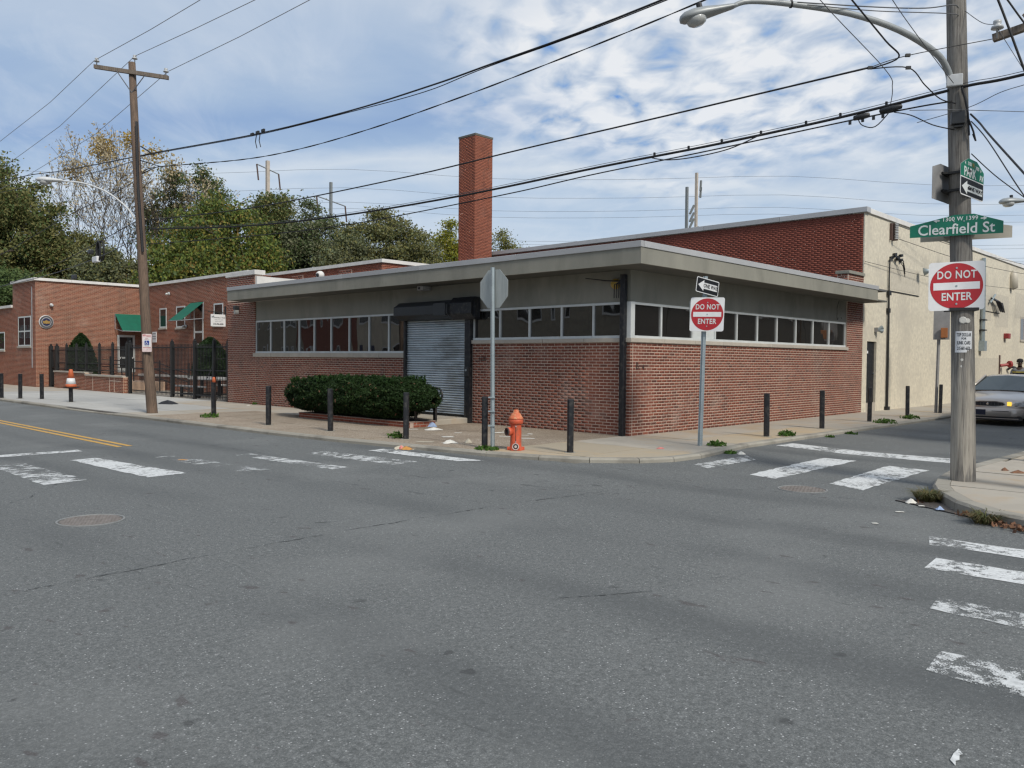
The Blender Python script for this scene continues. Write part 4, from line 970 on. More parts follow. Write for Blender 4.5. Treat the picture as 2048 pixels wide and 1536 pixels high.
MB().box(.95, 1.75, 20.7, 23.0, .70, .76).build('tabletop', 'coping_white', pt); MB().box(.35, .65, 20.7, 23.0, .42, .47).build('bench', 'coping_white', pt); MB().box(2.05, 2.35, 20.7, 23.0, .42, .47).build('bench', 'coping_white', pt)
for y in (21.0, 22.5):
    MB().box(1.3, 1.4, y, y+.1, 0, .70).box(.45, .55, y, y+.1, 0, .42).box(2.15, 2.25, y, y+.1, 0, .42).box(.45, 2.25, y+.02, y+.08, .1, .16).build('leg', 'black_iron', pt)
rl = thing('ramp_railing', 'black railing of the forecourt ramp with stacked rails', 'railing', (2.0, 29, 0))
for y in np.arange(25.2, 35.5, 1.5): MB().box(2.0, 2.05, y, y+.05, 0, 1.35+.03*(y-25)).build('post', 'black_iron', rl)
for z in (.5, .85, 1.2): MB().tube([(2.02, 25.2, z-.35), (2.02, 28.5, z+.15), (2.02, 35.4, z+.25)], .022, 5).build('rail', 'black_iron', rl)
MB().tube([(1.2, 21.8, .75), (2.4, 23.4, 1.55), (4.6, 23.6, 1.6)], .022, 5).tube([(1.2, 21.8, 0), (1.2, 21.8, .78)], .022, 5).build('handrail', 'black_iron', rl)
MB().box(.9, 2.7, 29.2, 35.9, -.1, .42).build('ramp', 'wing_mortar', rl)
o = MB().box(4.4, 4.7, 26.1, 28.0, .76, 1.6).build('blue_panel', 'sign_navy', bevel=.02); tag(o, 'dark navy panel standing behind the fence on the planting bed', 'panel')

# ------------------------------------------------------------------ foliage
def leaf_quads(C, r, size, rng, droop=0.0, aspect=1.6, flat=0.0):
    """C (n,3) leaf centres -> vertices and quads of randomly turned leaves"""
    n = len(C); d = rng.normal(size=(n, 3)); d[:, 2] -= droop; d /= np.linalg.norm(d, axis=1)[:, None]+1e-9
    e = rng.normal(size=(n, 3)); 
    if flat: e[:, 2] += 0
    e -= (e*d).sum(1)[:, None]*d; e /= np.linalg.norm(e, axis=1)[:, None]+1e-9
    s = size*rng.uniform(.6, 1.35, (n, 1)); a = d*s*aspect*.5; b = e*s*.5
    V = np.stack([C-a, C+b*.9-a*.1, C+a, C-b*.9-a*.1], 1).reshape(-1, 3)
    return V, np.arange(4*n).reshape(-1, 4)
def tree(name, label, base, crown, nclump, nleaf, lsize, mat, seed, trunk_h=2.5, clump_r=.6, trunk_r=.16, droop=0., vase=False, sub=None, group='trees behind the flat roofs', leafprob=None, bark='bark', trunks=1):
    """crown: ellipsoids (cx, cy, cz, rx, ry, rz) relative to base. Limbs grow to the clumps, leaves fill the clumps."""
    rng = np.random.default_rng(seed); t = thing(name, label, 'tree', base, group=group); base = np.array(base, float)
    pts = []
    vol = np.array([c[3]*c[4]*c[5] for c in crown]); vol = vol/vol.sum()
    while len(pts) < nclump:
        c = crown[rng.choice(len(crown), p=vol)]; p = rng.normal(size=3); p /= np.linalg.norm(p); p *= rng.uniform(.25, 1)**.42
        q = np.array((c[0]+p[0]*c[3], c[1]+p[1]*c[4], c[2]+p[2]*c[5]))
        if q[2] > .6: pts.append(q)
    pts = np.array(pts)
    nodes = []; par = []
    for k in range(trunks):
        ang = 2*math.pi*k/max(1, trunks); off = np.array((math.cos(ang), math.sin(ang), 0))*(.5 if trunks > 1 else 0); prev = -1
        lean = rng.normal(size=2)*.04+off[:2]*.25
        for i in range(6):
            h = trunk_h*i/5; nodes.append(off*.6+np.array((lean[0]*h, lean[1]*h, h))); par.append(prev); prev = len(nodes)-1
    order = np.argsort(np.linalg.norm(pts-np.array((0, 0, trunk_h)), axis=1))
    for k in order:
        q = pts[k]; N = np.array(nodes); dv = q-N; dist = np.linalg.norm(dv, axis=1)
        pen = dist+np.where(dv[:, 2] < (.25 if vase else -.3)*dist, (1.5 if vase else 1.0)*dist, 0)
        pen = pen+(np.linalg.norm(N[:, :2], axis=1)*0.05)
        j = int(np.argmin(pen)); st = N[j]; L = dist[j]; ns = max(2, int(L/.8)); prev = j
        bend = rng.normal(size=3)*.09*L; up = np.array((0, 0, .13*L if not vase else -.05*L))
        for i in range(1, ns+1):
            u = i/ns; p = st+(q-st)*u+(bend+up)*math.sin(math.pi*u)*.6
            nodes.append(p); par.append(prev); prev = len(nodes)-1
    N = np.array(nodes); par = np.array(par); w = np.zeros(len(N))
    kids = np.zeros(len(N), int)
    for i in range(len(N)-1, -1, -1):
        if w[i] == 0: w[i] = 1
        if par[i] >= 0: w[par[i]] += w[i]
    rad = trunk_r*(w/w.max())**.5; rad = np.maximum(rad, .011 if vase else .012)
    V = []; F = []; k = 5; n = 0
    for i in range(len(N)):
        if par[i] < 0: continue
        a, b = N[par[i]], N[i]; d = b-a; l = np.linalg.norm(d)
        if l < 1e-5: continue
        d = d/l; s = np.cross(d, (0.3, .9, .31)); s /= np.linalg.norm(s); q = np.cross(d, s)
        for p, r_ in ((a, min(rad[par[i]], rad[i]*1.5)), (b, rad[i])):
            for m_ in range(k): g = 2*math.pi*m_/k; V.append(p+base+(s*math.cos(g)+q*math.sin(g))*r_)
        F += [(n+m_, n+(m_+1) % k, n+k+(m_+1) % k, n+k+m_) for m_ in range(k)]; n += 2*k
    npmesh('trunk', V, F, bark, t, True)
    cl = []
    for p in pts:
        pr = leafprob(p) if leafprob else 1.0
        c = rng.poisson(nleaf*2.5*pr*rng.uniform(.5, 1.4)); 
        if c: 
            o = rng.normal(size=(c, 3))*clump_r*np.array((1, 1, .62 if not droop else .9))*rng.uniform(.7, 1.2)*.62; cl.append(p+o)
    cl = np.concatenate(cl)+base
    lsize = lsize*.52
    V, F = leaf_quads(cl, clump_r, lsize, rng, droop)
    npmesh('crown', V, F, mat, t)
    if sub:
        for m2, frac in sub:
            pk_ = cl[rng.random(len(cl)) < frac]+rng.normal(size=3)*.0; pk_ = pk_+rng.normal(size=pk_.shape)*.12
            V, F = leaf_quads(pk_, clump_r, lsize, rng, droop); o = npmesh('leaves', V, F, m2, t); o['kind'] = 'stuff'
    return t
def at(px, top, d):
    """ground point along the sight line of an image column, at depth d, and the height seen at row top"""
    v = _f*1643.6+_r*(px-1024)-_u*(top-768); v = v*(d/1643.6); p = Vector((-14.379, -10.280, 1.6))+v
    return (round(p.x, 2), round(p.y, 2), 0.0), p.z
def mass(px, top, half, d, low=None):
    b, h = at(px, top, d); r_ = half*d/1643.6
    return b, h, r_
# big dark trees at the far left
b, h, r_ = mass(25, 318, 95, 58)
tree('dense_tree', 'dense dark olive tree at the far left edge of the row', b, [(0, 0, h*.60, r_*1.05, r_, h*.40), (-1.2, 1, h*.8, r_*.6, r_*.6, h*.2), (1.2, -1, h*.45, r_*1.1, r_, h*.3)], 210, 130, .26, 'leaf_olive', 11, 4, .85, .3, sub=[('leaf_deep', .35)])
b, h, r_ = mass(20, 535, 75, 50)
tree('bushy_tree', 'low deep green bushy tree rising behind the far left roof', b, [(0, 0, h*.55, r_*1.1, r_, h*.45)], 90, 110, .22, 'leaf_deep', 12, 2, .7, .14)
b, h, r_ = mass(150, 455, 70, 60)
tree('bushy_tree', 'olive bushy tree above the sunlit brick wall', b, [(0, 0, h*.62, r_*1.2, r_, h*.36), (1.5, -1.5, h*.45, r_*1.3, r_, h*.4)], 110, 90, .22, 'leaf_olive', 13, 3, .7, .16, sub=[('leaf_greyish', .25)])
b, h, r_ = mass(215, 500, 62, 56)
tree('bushy_tree', 'dull green bushy tree under the spare cable coil', b, [(0, 0, h*.6, r_*1.2, r_, h*.4)], 110, 95, .22, 'leaf_greyish', 14, 2, .7, .15, sub=[('leaf_olive', .4)])
# tall thinning tree with yellow tufts: limbs that fork again and again, all climbing
def fan_tree(name, label, base, h, spread, seed, mat, leafn, lsize, trunks=3, depth=6, group='trees behind the flat roofs', r0=.22, zl=.62):
    rng = np.random.default_rng(seed); t = thing(name, label, 'tree', base, group=group); base = np.array(base, float); V = []; F = []; tips = []
    def limb(p, d, L, r_, lev):
        ns = 3; pts = [p]
        for i in range(ns):
            d = d+rng.normal(size=3)*.06+np.array((0, 0, .05)); d /= np.linalg.norm(d); p = p+d*L/ns; pts.append(p)
        rr = [max(.012, r_*(1-.28*i/ns)) for i in range(ns+1)]
        for i in range(ns):
            a, b = pts[i], pts[i+1]; dd = b-a; dd /= np.linalg.norm(dd); s_ = np.cross(dd, (.3, .9, .31)); s_ /= np.linalg.norm(s_); q = np.cross(dd, s_); n = len(V); k = 5
            for c, rad in ((a, rr[i]), (b, rr[i+1])):
                for m_ in range(k): g = 2*math.pi*m_/k; V.append(c+(s_*math.cos(g)+q*math.sin(g))*rad)
            F.extend([(n+m_, n+(m_+1) % k, n+k+(m_+1) % k, n+k+m_) for m_ in range(k)])
        if lev >= depth-3: tips.extend(pts[1:])
        if lev == depth: return
        nb = 2+(rng.random() < .55)
        for i in range(nb):
            nd = d+rng.normal(size=3)*np.array((.34, .34, .16)); nd[2] = max(nd[2], .35); nd /= np.linalg.norm(nd); limb(p, nd, L*rng.uniform(.66, .92), rr[-1]*rng.uniform(.58, .80), lev+1)
    for k in range(trunks):
        a = 6.283*k/trunks+rng.random(); d = np.array((math.cos(a)*spread, math.sin(a)*spread, 1.)); limb(base+np.array((math.cos(a)*.5, math.sin(a)*.5, -.2)), d/np.linalg.norm(d), h*.27, r0, 1)
    V = np.array(V); z1 = np.percentile(V[:, 2], 99.8); f = (h+base[2])/z1; V[:, 2] *= f; tips = np.array(tips); tips[:, 2] *= f
    npmesh('trunk', V, F, 'bark', t, True)
    w = np.clip((tips[:, 2]/h-zl)/(1-zl), 0, 1)**1.2+.06; w /= w.sum()
    C = tips[rng.choice(len(tips), leafn, p=w)]+rng.normal(size=(leafn, 3))*.16
    V, F = leaf_quads(C, .5, lsize, rng); npmesh('crown', V, F, mat, t); return t
b, h, r_ = mass(236, 292, 128, 66)
tt = fan_tree('thinning_tree', 'tall nearly bare tree with thin upright branches and pale autumn leaves', b, h, .22, 23, 'leaf_pale_tan', 4600, .13, 4, 7, zl=.72)
rng = np.random.default_rng(5); CC = []
for (dx, dz, n, s_) in ((-1.15, .985, 1100, .62), (.95, 1.02, 320, .42), (3.0, .96, 260, .5), (-3.6, .88, 160, .6), (4.4, .90, 160, .5)):
    lat = np.array((_r.x, _r.y, 0)); c = np.array(b)+lat*dx+np.array((0, 0, h*dz)); CC.append(c+rng.normal(size=(n, 3))*s_*np.array((.75, .75, .8)))
V, F = leaf_quads(np.concatenate(CC), .5, .14, rng); npmesh('yellow_leaves', V, F, 'leaf_yellow', tt)['kind'] = 'stuff'
b, h, r_ = mass(120, 395, 45, 62)
fan_tree('bare_tree', 'slim bare tree in front of the olive bushes at left', b, h, .16, 31, 'leaf_pale_tan', 200, .11, 1, 6, r0=.15)
# open crowned dark tree, big yellowing tree and the row along the roofs
b, h, r_ = mass(382, 330, 55, 68)
tree('open_tree', 'open crowned dark tree showing its limbs behind the brown pole', b, [(0, 0, h*.86, r_*1.25, r_, h*.13), (-1.5, 1, h*.68, r_*1.1, r_, h*.14), (2.2, 0, h*.72, r_*.8, r_, h*.12)], 95, 60, .24, 'leaf_deep', 31, h*.45, .75, .24, sub=[('leaf_olive', .5)])
b, h, r_ = mass(440, 392, 118, 54)
tree('yellowing_tree', 'broad drooping green tree turning yellow above the brick wing', b, [(0, 0, h*.58, r_*1.1, r_*.9, h*.38), (0, 0, h*.42, r_*1.3, r_, h*.36)], 260, 120, .27, 'leaf_bright', 32, 3, .8, .26, droop=.9, sub=[('leaf_deep', .4)])
b, h, r_ = mass(545, 372, 55, 62)
tree('dark_tree', 'dark brownish tree with a domed top beside the yellowing tree', b, [(0, 0, h*.72, r_*1.0, r_, h*.27), (.6, 0, h*.5, r_*1.2, r_, h*.36)], 150, 100, .23, 'leaf_olive', 33, 4, .7, .2, sub=[('leaf_deep', .5)])
b, h, r_ = mass(640, 398, 62, 60)
tree('airy_tree', 'airy grey green tree in front of the farther wooden pylon', b, [(-.8, .6, h*.80, r_*.65, r_*.6, h*.19), (0, 0, h*.55, r_*1.15, r_, h*.36)], 150, 85, .22, 'leaf_greyish', 34, 4, .7, .2, sub=[('leaf_deep', .35)])
b, h, r_ = mass(700, 470, 60, 57)
tree('airy_tree', 'lower dull green tree left of the olive domed tree', b, [(0, 0, h*.6, r_*1.1, r_, h*.4)], 120, 90, .22, 'leaf_greyish', 35, 3, .7, .18, sub=[('leaf_olive', .4)])
b, h, r_ = mass(790, 414, 92, 60)
tree('domed_tree', 'olive brown domed tree left of the brick chimney', b, [(-1.1, .8, h*.74, r_*.72, r_*.7, h*.25), (.9, -.8, h*.70, r_*.7, r_*.7, h*.24), (0, 0, h*.48, r_*1.15, r_, h*.34)], 240, 100, .22, 'leaf_olive', 36, 4, .7, .24, sub=[('leaf_greyish', .45)])
b, h, r_ = mass(897, 440, 34, 64)
tree('lime_tree', 'yellow lime coloured tree just left of the chimney', b, [(0, 0, h*.66, r_*1.15, r_, h*.34)], 90, 70, .2, 'leaf_lime', 37, 4, .6, .16, sub=[('leaf_bright', .5)])
b, h, r_ = mass(1005, 462, 32, 70)
tree('small_tree', 'small thin olive tree just right of the chimney', b, [(0, 0, h*.74, r_*1.1, r_, h*.26)], 80, 60, .2, 'leaf_olive', 38, 4, .6, .16, sub=[('leaf_lime', .2)])
# hedge in its brick planter
hb = thing('brick_planter', 'low brick planter bed under the clipped hedge', 'planter', (-1.8, 6.8, 0))
MB().box(-2.2, -1.42, 4.65, 9.4, -.1, .13).build('bed', 'mortar', hb); MB().box(-2.1, -1.5, 4.75, 9.3, .131, .14).build('soil', 'soil', hb)
single_bricks([((-2.2, 0, 0), (0, 1, 0), (-1, 0, 0), brick_field(4.645, 9.4, 0.0, .135)), ((0, 4.65, 0), (1, 0, 0), (0, -1, 0), brick_field(-2.1, -1.42, 0.0, .135))], 'planter_brick', hb, .008, .03)
MB().box(-2.22, -1.40, 4.63, 9.42, .131, .138).build('mortar_cap', 'mortar', hb)
hg = thing('hedge', 'dark green clipped hedge overhanging its brick planter by the shutter', 'hedge', (-1.85, 7.1, .1))
rng = np.random.default_rng(40)
def hedge_shape(u, th):
    """u along 0..1, th around; returns offset from the spine"""
    w = .74*(1-abs(2*u-1)**5*.45); zt = 1.10-.17*max(0, (u-.72)/.28)**1.5-.10*max(0, (.12-u)/.12)
    zb = .20 if .15 < u < .92 else .36
    c, s = math.cos(th), math.sin(th); k = (abs(c)**3.2+abs(s)**3.2)**(-1/3.2)
    x = c*k*w; zz = (zt+zb)/2+s*k*(zt-zb)/2
    if zz < .55: x *= .72+.28*max(0, (zz-.15)/.4)
    return x, zz
Y0, Y1 = 4.25, 10.3; Vc = []; nu, nt_ = 40, 20
for i in range(nu+1):
    for j in range(nt_):
        u = i/nu; x, zz = hedge_shape(u, 2*math.pi*j/nt_); e = max(.02, 1-abs(2*u-1)**5); Vc.append((-1.85+x*.82*e, Y0+.2+(Y1-Y0-.4)*u, .62+(zz-.62)*.82*e))
Fc = [(i*nt_+j, i*nt_+(j+1) % nt_, (i+1)*nt_+(j+1) % nt_, (i+1)*nt_+j) for i in range(nu) for j in range(nt_)]
npmesh('dark_core', Vc, Fc, 'hedge_core', hg)  # added solid core, its near-black colour stands for the hedge's dark inside
n = 90000; U = rng.random(n); TH = rng.random(n)*2*math.pi; C = np.zeros((n, 3))
for i in range(n):
    x, zz = hedge_shape(U[i], TH[i]); e = 1-.62*abs(2*U[i]-1)**7
    lump = 1+.05*math.sin(U[i]*90+TH[i]*7)*math.cos(TH[i]*9-U[i]*40)+.08*math.sin(U[i]*37+math.sin(TH[i]*3)*2)*math.cos(TH[i]*4+U[i]*15)
    k = e*lump*(1-abs(rng.normal())*.13)+rng.normal()*.02
    C[i] = (-1.85+x*k, Y0+(Y1-Y0)*U[i]+rng.normal()*.05, .62+(zz-.62)*k)
CH = C.copy()
V, F = leaf_quads(C, .1, .032, rng, -.25, 2.4); npmesh('foliage', V, F, 'hedge_leaf', hg)
# stray shoots on top
n = 6500; U = rng.random(n); sp = rng.integers(0, 260, n); su = .09+.80*rng.random(260); sx = rng.uniform(-.66, .62, 260); shh = rng.uniform(.03, .17, 260)
C = np.stack([-1.85+sx[sp]+rng.normal(size=n)*.02, Y0+.3+(Y1-Y0-.6)*su[sp]+rng.normal(size=n)*.02, 1.03-.14*np.clip((su[sp]-.72)/.28, 0, 1)+rng.random(n)*shh[sp]], 1)
V, F = leaf_quads(C, .1, .04, rng, -.8, 2.4); npmesh('shoots', V, F, 'hedge_shoot', hg)
k_ = rng.random(90000) < .012; V, F = leaf_quads(CH[k_], .1, .04, rng, 0, 2.0); o = npmesh('dead_leaves', V, F, 'leaf_brown', hg); o['kind'] = 'stuff'
m = MB()
for y in np.arange(4.9, 9.3, .6): m.tube([(-1.8, y, .1), (-1.82, y+.05, .5), (-1.9, y-.1, .8)], [.03, .02, .01], 5)
m.build('stems', 'bark', hg)
def cone_shrub(name, label, c, r_, h, n, mat, seed, pw=1.1, group=None):
    rng = np.random.default_rng(seed); t = thing(name, label, 'shrub', c, group=group); z = rng.random(n)**.8; th = rng.random(n)*2*math.pi
    rr = r_*(1-z**pw)**.7*(.82+.25*rng.random(n))*(1+.08*np.sin(th*5+z*9)); C = np.stack([c[0]+rr*np.cos(th), c[1]+rr*np.sin(th), c[2]+.05+z*h], 1)
    V, F = leaf_quads(C, .1, .09, rng, -.4, 1.8); npmesh('foliage', V, F, mat, t)
    MB().lathe([(r_*.8*(1-(k/8)**pw)**.7+.005, h*.96*k/8) for k in range(9)], c, (0, 0, 1), 12).build('dark_core', 'hedge_core', t); return t  # solid fill added inside the leaves, inner shade put into its near-black colour
cone_shrub('cone_shrub', 'dark conical shrub before the sunlit brick wall', (1.22, 36.05, .2), .72, 2.55, 9000, 'hedge_leaf', 51, 2.6)
cone_shrub('cone_shrub', 'tall dark shrub in the raised bed below the glazed door', (3.5, 26.2, .72), .72, 1.75, 8000, 'hedge_leaf', 52, 3.0)
def weed(label, x, y, z, r_, n, seed, mat='weed_leaf', size=.07, cat='weed', name='weed', hgt=.12, group='weeds along the kerb', droop=-.4):
    rng = np.random.default_rng(seed); t = thing(name, label, cat, (x, y, z), group=group)
    th = rng.random(n)*6.28; d = rng.random(n)**.7*r_; C = np.stack([x+d*np.cos(th), y+d*np.sin(th), z+.01+rng.random(n)*hgt*(1-.5*d/r_)], 1)
    V, F = leaf_quads(C, .1, size, rng, droop, 2.0); npmesh('leaves', V, F, mat, t)
    m = MB()
    for k in range(7): a = rng.random()*6.28; m.tube([(x, y, z), (x+math.cos(a)*r_*.5, y+math.sin(a)*r_*.5, z+hgt*.7), (x+math.cos(a)*r_*.9, y+math.sin(a)*r_*.9, z+hgt*.6)], .004, 4)
    m.build('stems', mat, t); return t
for i, (lab, x, y, r_, n, hh) in enumerate([('leafy weed at the foot of the orange topped bollard', -4.1, 10.75, .42, 130, .16), ('bright weed at the foot of the bollard before the hedge end', -3.95, 2.95, .26, 110, .18), ('flat grassy weed at the foot of the stop sign post', -4.1, .15, .34, 120, .08),
        ('weed beside the foot of the do not enter post', -.35, -2.28, .30, 110, .13), ('second weed in the gutter beside the do not enter post', -.72, -2.75, .22, 60, .08), ('large leafy weed beyond the first side street bollard', 2.72, -2.24, .34, 130, .16), ('tiny weed in the side street gutter', 4.0, -2.66, .18, 40, .07),
        ('small weed in the gutter before the second side street bollard', 5.2, -2.7, .24, 50, .08), ('broad weed on the kerb by the black door bollard', 8.5, -2.3, .5, 140, .16), ('spreading weed on the kerb beyond the black door bollard', 10.9, -2.15, .45, 120, .16), ('thin weed at the base of the brick end pier', -.1, 15.6, .12, 25, .12)]):
    weed(lab, x, y, -.09 if y < -2.5 else 0.0, r_*.6, n, 60+i, hgt=hh*.75, size=.042)
def tuft_(label, x, y, z, r_, n, seed):
    rng = np.random.default_rng(seed); t = thing('grass_tuft', label, 'grass', (x, y, z), group='grass tufts at the storm drain'); V = []; F = []
    for i in range(n):
        a = rng.random()*6.28; d = rng.random()*r_*.55; b0 = np.array((x+d*math.cos(a), y+d*math.sin(a), z)); a2 = a+rng.normal()*.6; l = rng.uniform(.5, 1.1)*r_
        mid = b0+np.array((math.cos(a2)*l*.35, math.sin(a2)*l*.35, l*.5)); e = b0+np.array((math.cos(a2)*l*.85, math.sin(a2)*l*.85, l*rng.uniform(.25, .65))); s = np.array((-math.sin(a2), math.cos(a2), 0))*.005
        k = len(V); V += [b0-s, b0+s, mid+s, mid-s, e+s*.3, e-s*.3]; F += [(k, k+1, k+2, k+3), (k+3, k+2, k+4, k+5)]
    npmesh('blades', V, F, 'dry_grass', t)
tuft_('dry grass tuft at the kerb corner above the storm drain', -3.36, -6.98, -.12, .24, 420, 81)
tuft_('green grass tuft against the kerb beyond the storm drain', -4.42, -7.86, -.12, .22, 240, 82)

# ------------------------------------------------------------------ street furniture
def bollard(label, x, y):
    t = thing('bollard', label, 'bollard', (x, y, 0), 0, 'black steel bollards along the kerb'); return t
bt = thing('bollard', 'stout black bollard between the hydrant and the building corner', 'bollard', (-3.33, -1.13, 0), R(45), 'black steel bollards along the kerb')
MB().prism([(a*.072, b*.055, -.05) for a, b in ((-1, -.6), (-.6, -1), (.6, -1), (1, -.6), (1, .6), (.6, 1), (-.6, 1), (-1, .6))], (0, 0, .97)).build('post', 'black_paint', bt, world=False, bevel=.004)
MB().box(-.066, .066, -.05, .05, .919, .935).build('cap', 'black_plastic', bt, world=False, bevel=.004)
MB().box(-.11, .11, -.09, .09, -.02, .006).build('footing', 'kerb_stone', bt, world=False)
for lab, x, y in (('black bollard half hidden behind the stop sign post', -3.92, .40), ('black bollard in front of the right end of the hedge', -3.93, 2.65), ('black bollard in front of the middle of the hedge', -4.02, 5.18), ('black bollard standing alone left of the hedge', -4.2, 7.52),
        ('black bollard with an orange cone tip on top by the end pier', -3.9, 10.9), ('black bollard carrying the traffic cone', -4.23, 20.88), ('black bollard in line with the narrow iron gate', -4.33, 23.67), ('black bollard before the four pane window', -4.82, 24.51), ('last black bollard at the far left edge', -5.22, 25.35),
        ('black bollard by the large weed on the side street', 2.26, -2.0), ('second black bollard along the side street brick wall', 5.36, -1.9), ('black bollard in front of the black steel door', 8.76, -1.78), ('black bollard in front of the bare tan stucco', 11.68, -1.82), ('black bollard by the leaning grey signpost', 14.7, -1.85), ('black bollard cut by the right edge near the grey pole', 1.46, -7.08)):
    b_ = dup(bt, (x, y, 0), R(45) if y > -1.5 else R(15), lab); b_.rotation_euler = (random.uniform(-.014, .014), random.uniform(-.014, .014), b_.rotation_euler[2])
o = MB().lathe([(.055, 0), (.04, .1), (.03, .14), (0, .145)], (-3.9, 10.9, .935), (0, 0, 1), 12).build('cone_tip', 'cone_orange', smooth=True); tag(o, 'broken orange cone tip stuck on the bollard by the end pier', 'cone tip')
tc = thing('traffic_cone', 'orange and white traffic cone sitting on top of a black bollard', 'cone', (-4.23, 20.88, .50))
cz0 = (-4.23, 20.88, .47)
MB().lathe([(.19, .06), (.165, .16)], cz0, (0, 0, 1), 20).build('skirt', 'cone_orange', tc, smooth=True); MB().lathe([(.165, .16), (.12, .37)], cz0, (0, 0, 1), 20).build('white_band', 'sign_white', tc, smooth=True)
MB().lathe([(.12, .37), (.06, .66), (.045, .68), (.03, .68)], cz0, (0, 0, 1), 20).build('tip', 'cone_orange', tc, smooth=True); MB().obox((-4.23, 20.88, .51), (.72, .69, 0), (-.69, .72, 0), (0, 0, 1), .18, .18, .02).build('base', 'bag_black', tc)

hy_ = thing('fire_hydrant', 'orange fire hydrant with dark open side outlet at the street corner', 'hydrant', (-3.75, -.22, 0))
H0 = Vector((-3.75, -.22, 0)); cdir = Vector((-.73, -.69, 0)); rdir = Vector((.69, -.73, 0))
MB().lathe([(.135, -.02), (.135, .035), (.105, .06), (.10, .10), (.098, .44), (.104, .47)], H0, (0, 0, 1), 24).build('barrel', 'hydrant_paint', hy_, smooth=True)
MB().lathe([(.098, .46), (.128, .475), (.132, .54), (.122, .555)], H0, (0, 0, 1), 24).build('collar', 'hydrant_paint', hy_, smooth=True)
MB().lathe([(.13, .556), (.134, .565), (.118, .59), (.095, .625), (.082, .65), (.055, .672), (.05, .70), (.045, .715), (.03, .722), (0, .724)], H0, (0, 0, 1), 24).build('bonnet', 'hydrant_top', hy_, smooth=True)
for k in range(6):
    a = k*math.pi/3+.3; MB().obox(H0+Vector((.125*math.cos(a), .125*math.sin(a), .03)), (math.cos(a), math.sin(a), 0), (-math.sin(a), math.cos(a), 0), (0, 0, 1), .03, .028, .03).build('flange_lug', 'hydrant_paint', hy_, bevel=.006)
od = (cdir*.55-rdir*.83).normalized()
sp_ = MB().lathe([(.062, .05), (.062, .12), (.076, .125), (.076, .17), (.07, .178), (.05, .178), (.05, .13)], H0+Vector((0, 0, .335)), od, 20).build('side_outlet', 'hydrant_paint', hy_, smooth=True)
MB().lathe([(.071, .172), (.073, .20), (.052, .20), (.05, .15)], H0+Vector((0, 0, .335)), od, 20).build('thread_ring', 'rust', sp_); MB().lathe([(.051, .176), (.0, .177)], H0+Vector((0, 0, .335)), od, 20).build('opening', 'sign_black', sp_)
fd = (cdir+rdir*-.02).normalized()
so_ = MB().lathe([(.05, .06), (.055, .13), (.063, .135), (.063, .15), (.046, .155), (.044, .14)], H0+Vector((0, 0, .075)), fd, 20).build('lower_outlet', 'hydrant_paint', hy_, smooth=True)
MB().lathe([(.0625, .146), (.060, .158), (.048, .158), (.046, .146)], H0+Vector((0, 0, .075)), fd, 20).build('pale_ring', 'dull_white', so_); MB().lathe([(.046, .1495), (0, .15)], H0+Vector((0, 0, .075)), fd, 20).build('dark_cap', 'bare_iron', so_); MB().lathe([(.024, .151), (.022, .166), (.01, .168), (.0, .16)], H0+Vector((0, 0, .075)), fd, 14).build('pale_nut', 'dull_white', so_)
MB().tube([H0+cdir*.104+Vector((0, 0, .45)), H0+cdir*.103+Vector((0, 0, .3)), H0+cdir*.11+Vector((0, 0, .16))], .005, 5).build('chain', 'rust', hy_)
for z in (.43, .155): MB().obox(H0+cdir*.106+Vector((0, 0, z)), rdir, (0, 0, 1), cdir, .008, .012, .006).build('chain_clip', 'dull_white', hy_)

def channel_post(t, base, top, w=.035, mat='galvanised', face=(-.73, -.69, 0), holes=True):
    """U channel sign post with punched holes"""
    b, tp = Vector(base), Vector(top); up = (tp-b); L = up.length; up.normalize(); f = Vector(face).normalized(); r = f.cross(up).normalized(); f = up.cross(r).normalized()
    m = MB(); c = (b+tp)/2; m.obox(c+f*.006, r, up, f, w*.55, L/2, .004)
    for s in (-1, 1): m.obox(c+r*s*w*.62-f*.012, (r*.5*s-f*.85).normalized(), up, (r*.85*s+f*.5).normalized(), .022, L/2, .003); m.obox(c+r*s*w*1.0-f*.031, r, up, f, .014, L/2, .003)
    o = m.build('post', mat, t)
    if holes:
        h = MB(); n = int(L/.05)
        for i in range(n): p = b+up*(.04+i*.05)+f*.0105; h.obox(p, r, up, f, .005, .006, .0006)
        h.build('punched_holes', 'sign_grey', t)['kind'] = 'stuff'
    return o
# stop sign, seen from behind
ss = thing('stop_sign', 'octagonal sign seen from its bare grey back on a metal post', 'sign', (-3.95, .18, 0))
channel_post(ss, (-3.96, .18, -.1), (-3.915, .26, 3.27), .032, face=(-1, -.15, 0))
oc = Vector((-3.86, .255, 2.885)); pts = [(.345*math.cos(R(22.5+45*k))/math.cos(R(22.5)), .345*math.sin(R(22.5+45*k))/math.cos(R(22.5))) for k in range(8)]
sx_ = Vector((.02, -1, 0)).normalized(); 
MB().prism(P2(oc, sx_, (0, 0, 1), pts), (.006, 0, 0)).build('plate', 'sign_back', ss)
MB().prism(P2(oc+Vector((.0065, 0, 0)), sx_, (0, 0, 1), [(a*.96, b*.96) for a, b in pts]), (.001, 0, 0)).build('red_face', 'sign_red', ss)
text('STOP', .27, 'sign_letter', ss, oc+Vector((.0085, 0, 0)), (0, 1, 0), (0, 0, 1), .9, .02)
for z in (2.65, 3.08): MB().lathe([(.014, 0), (.014, .012)], oc+Vector((-.03, .0, z-2.885)), (-1, 0, 0), 8).build('bolt', 'chrome', ss)
for z in (.42, .68, .93): MB().obox((-3.96, .19, z), (.69, -.73, 0), (0, 0, 1), (.73, .69, 0), .06, .012, .025).build('clamp', 'galvanised', ss)
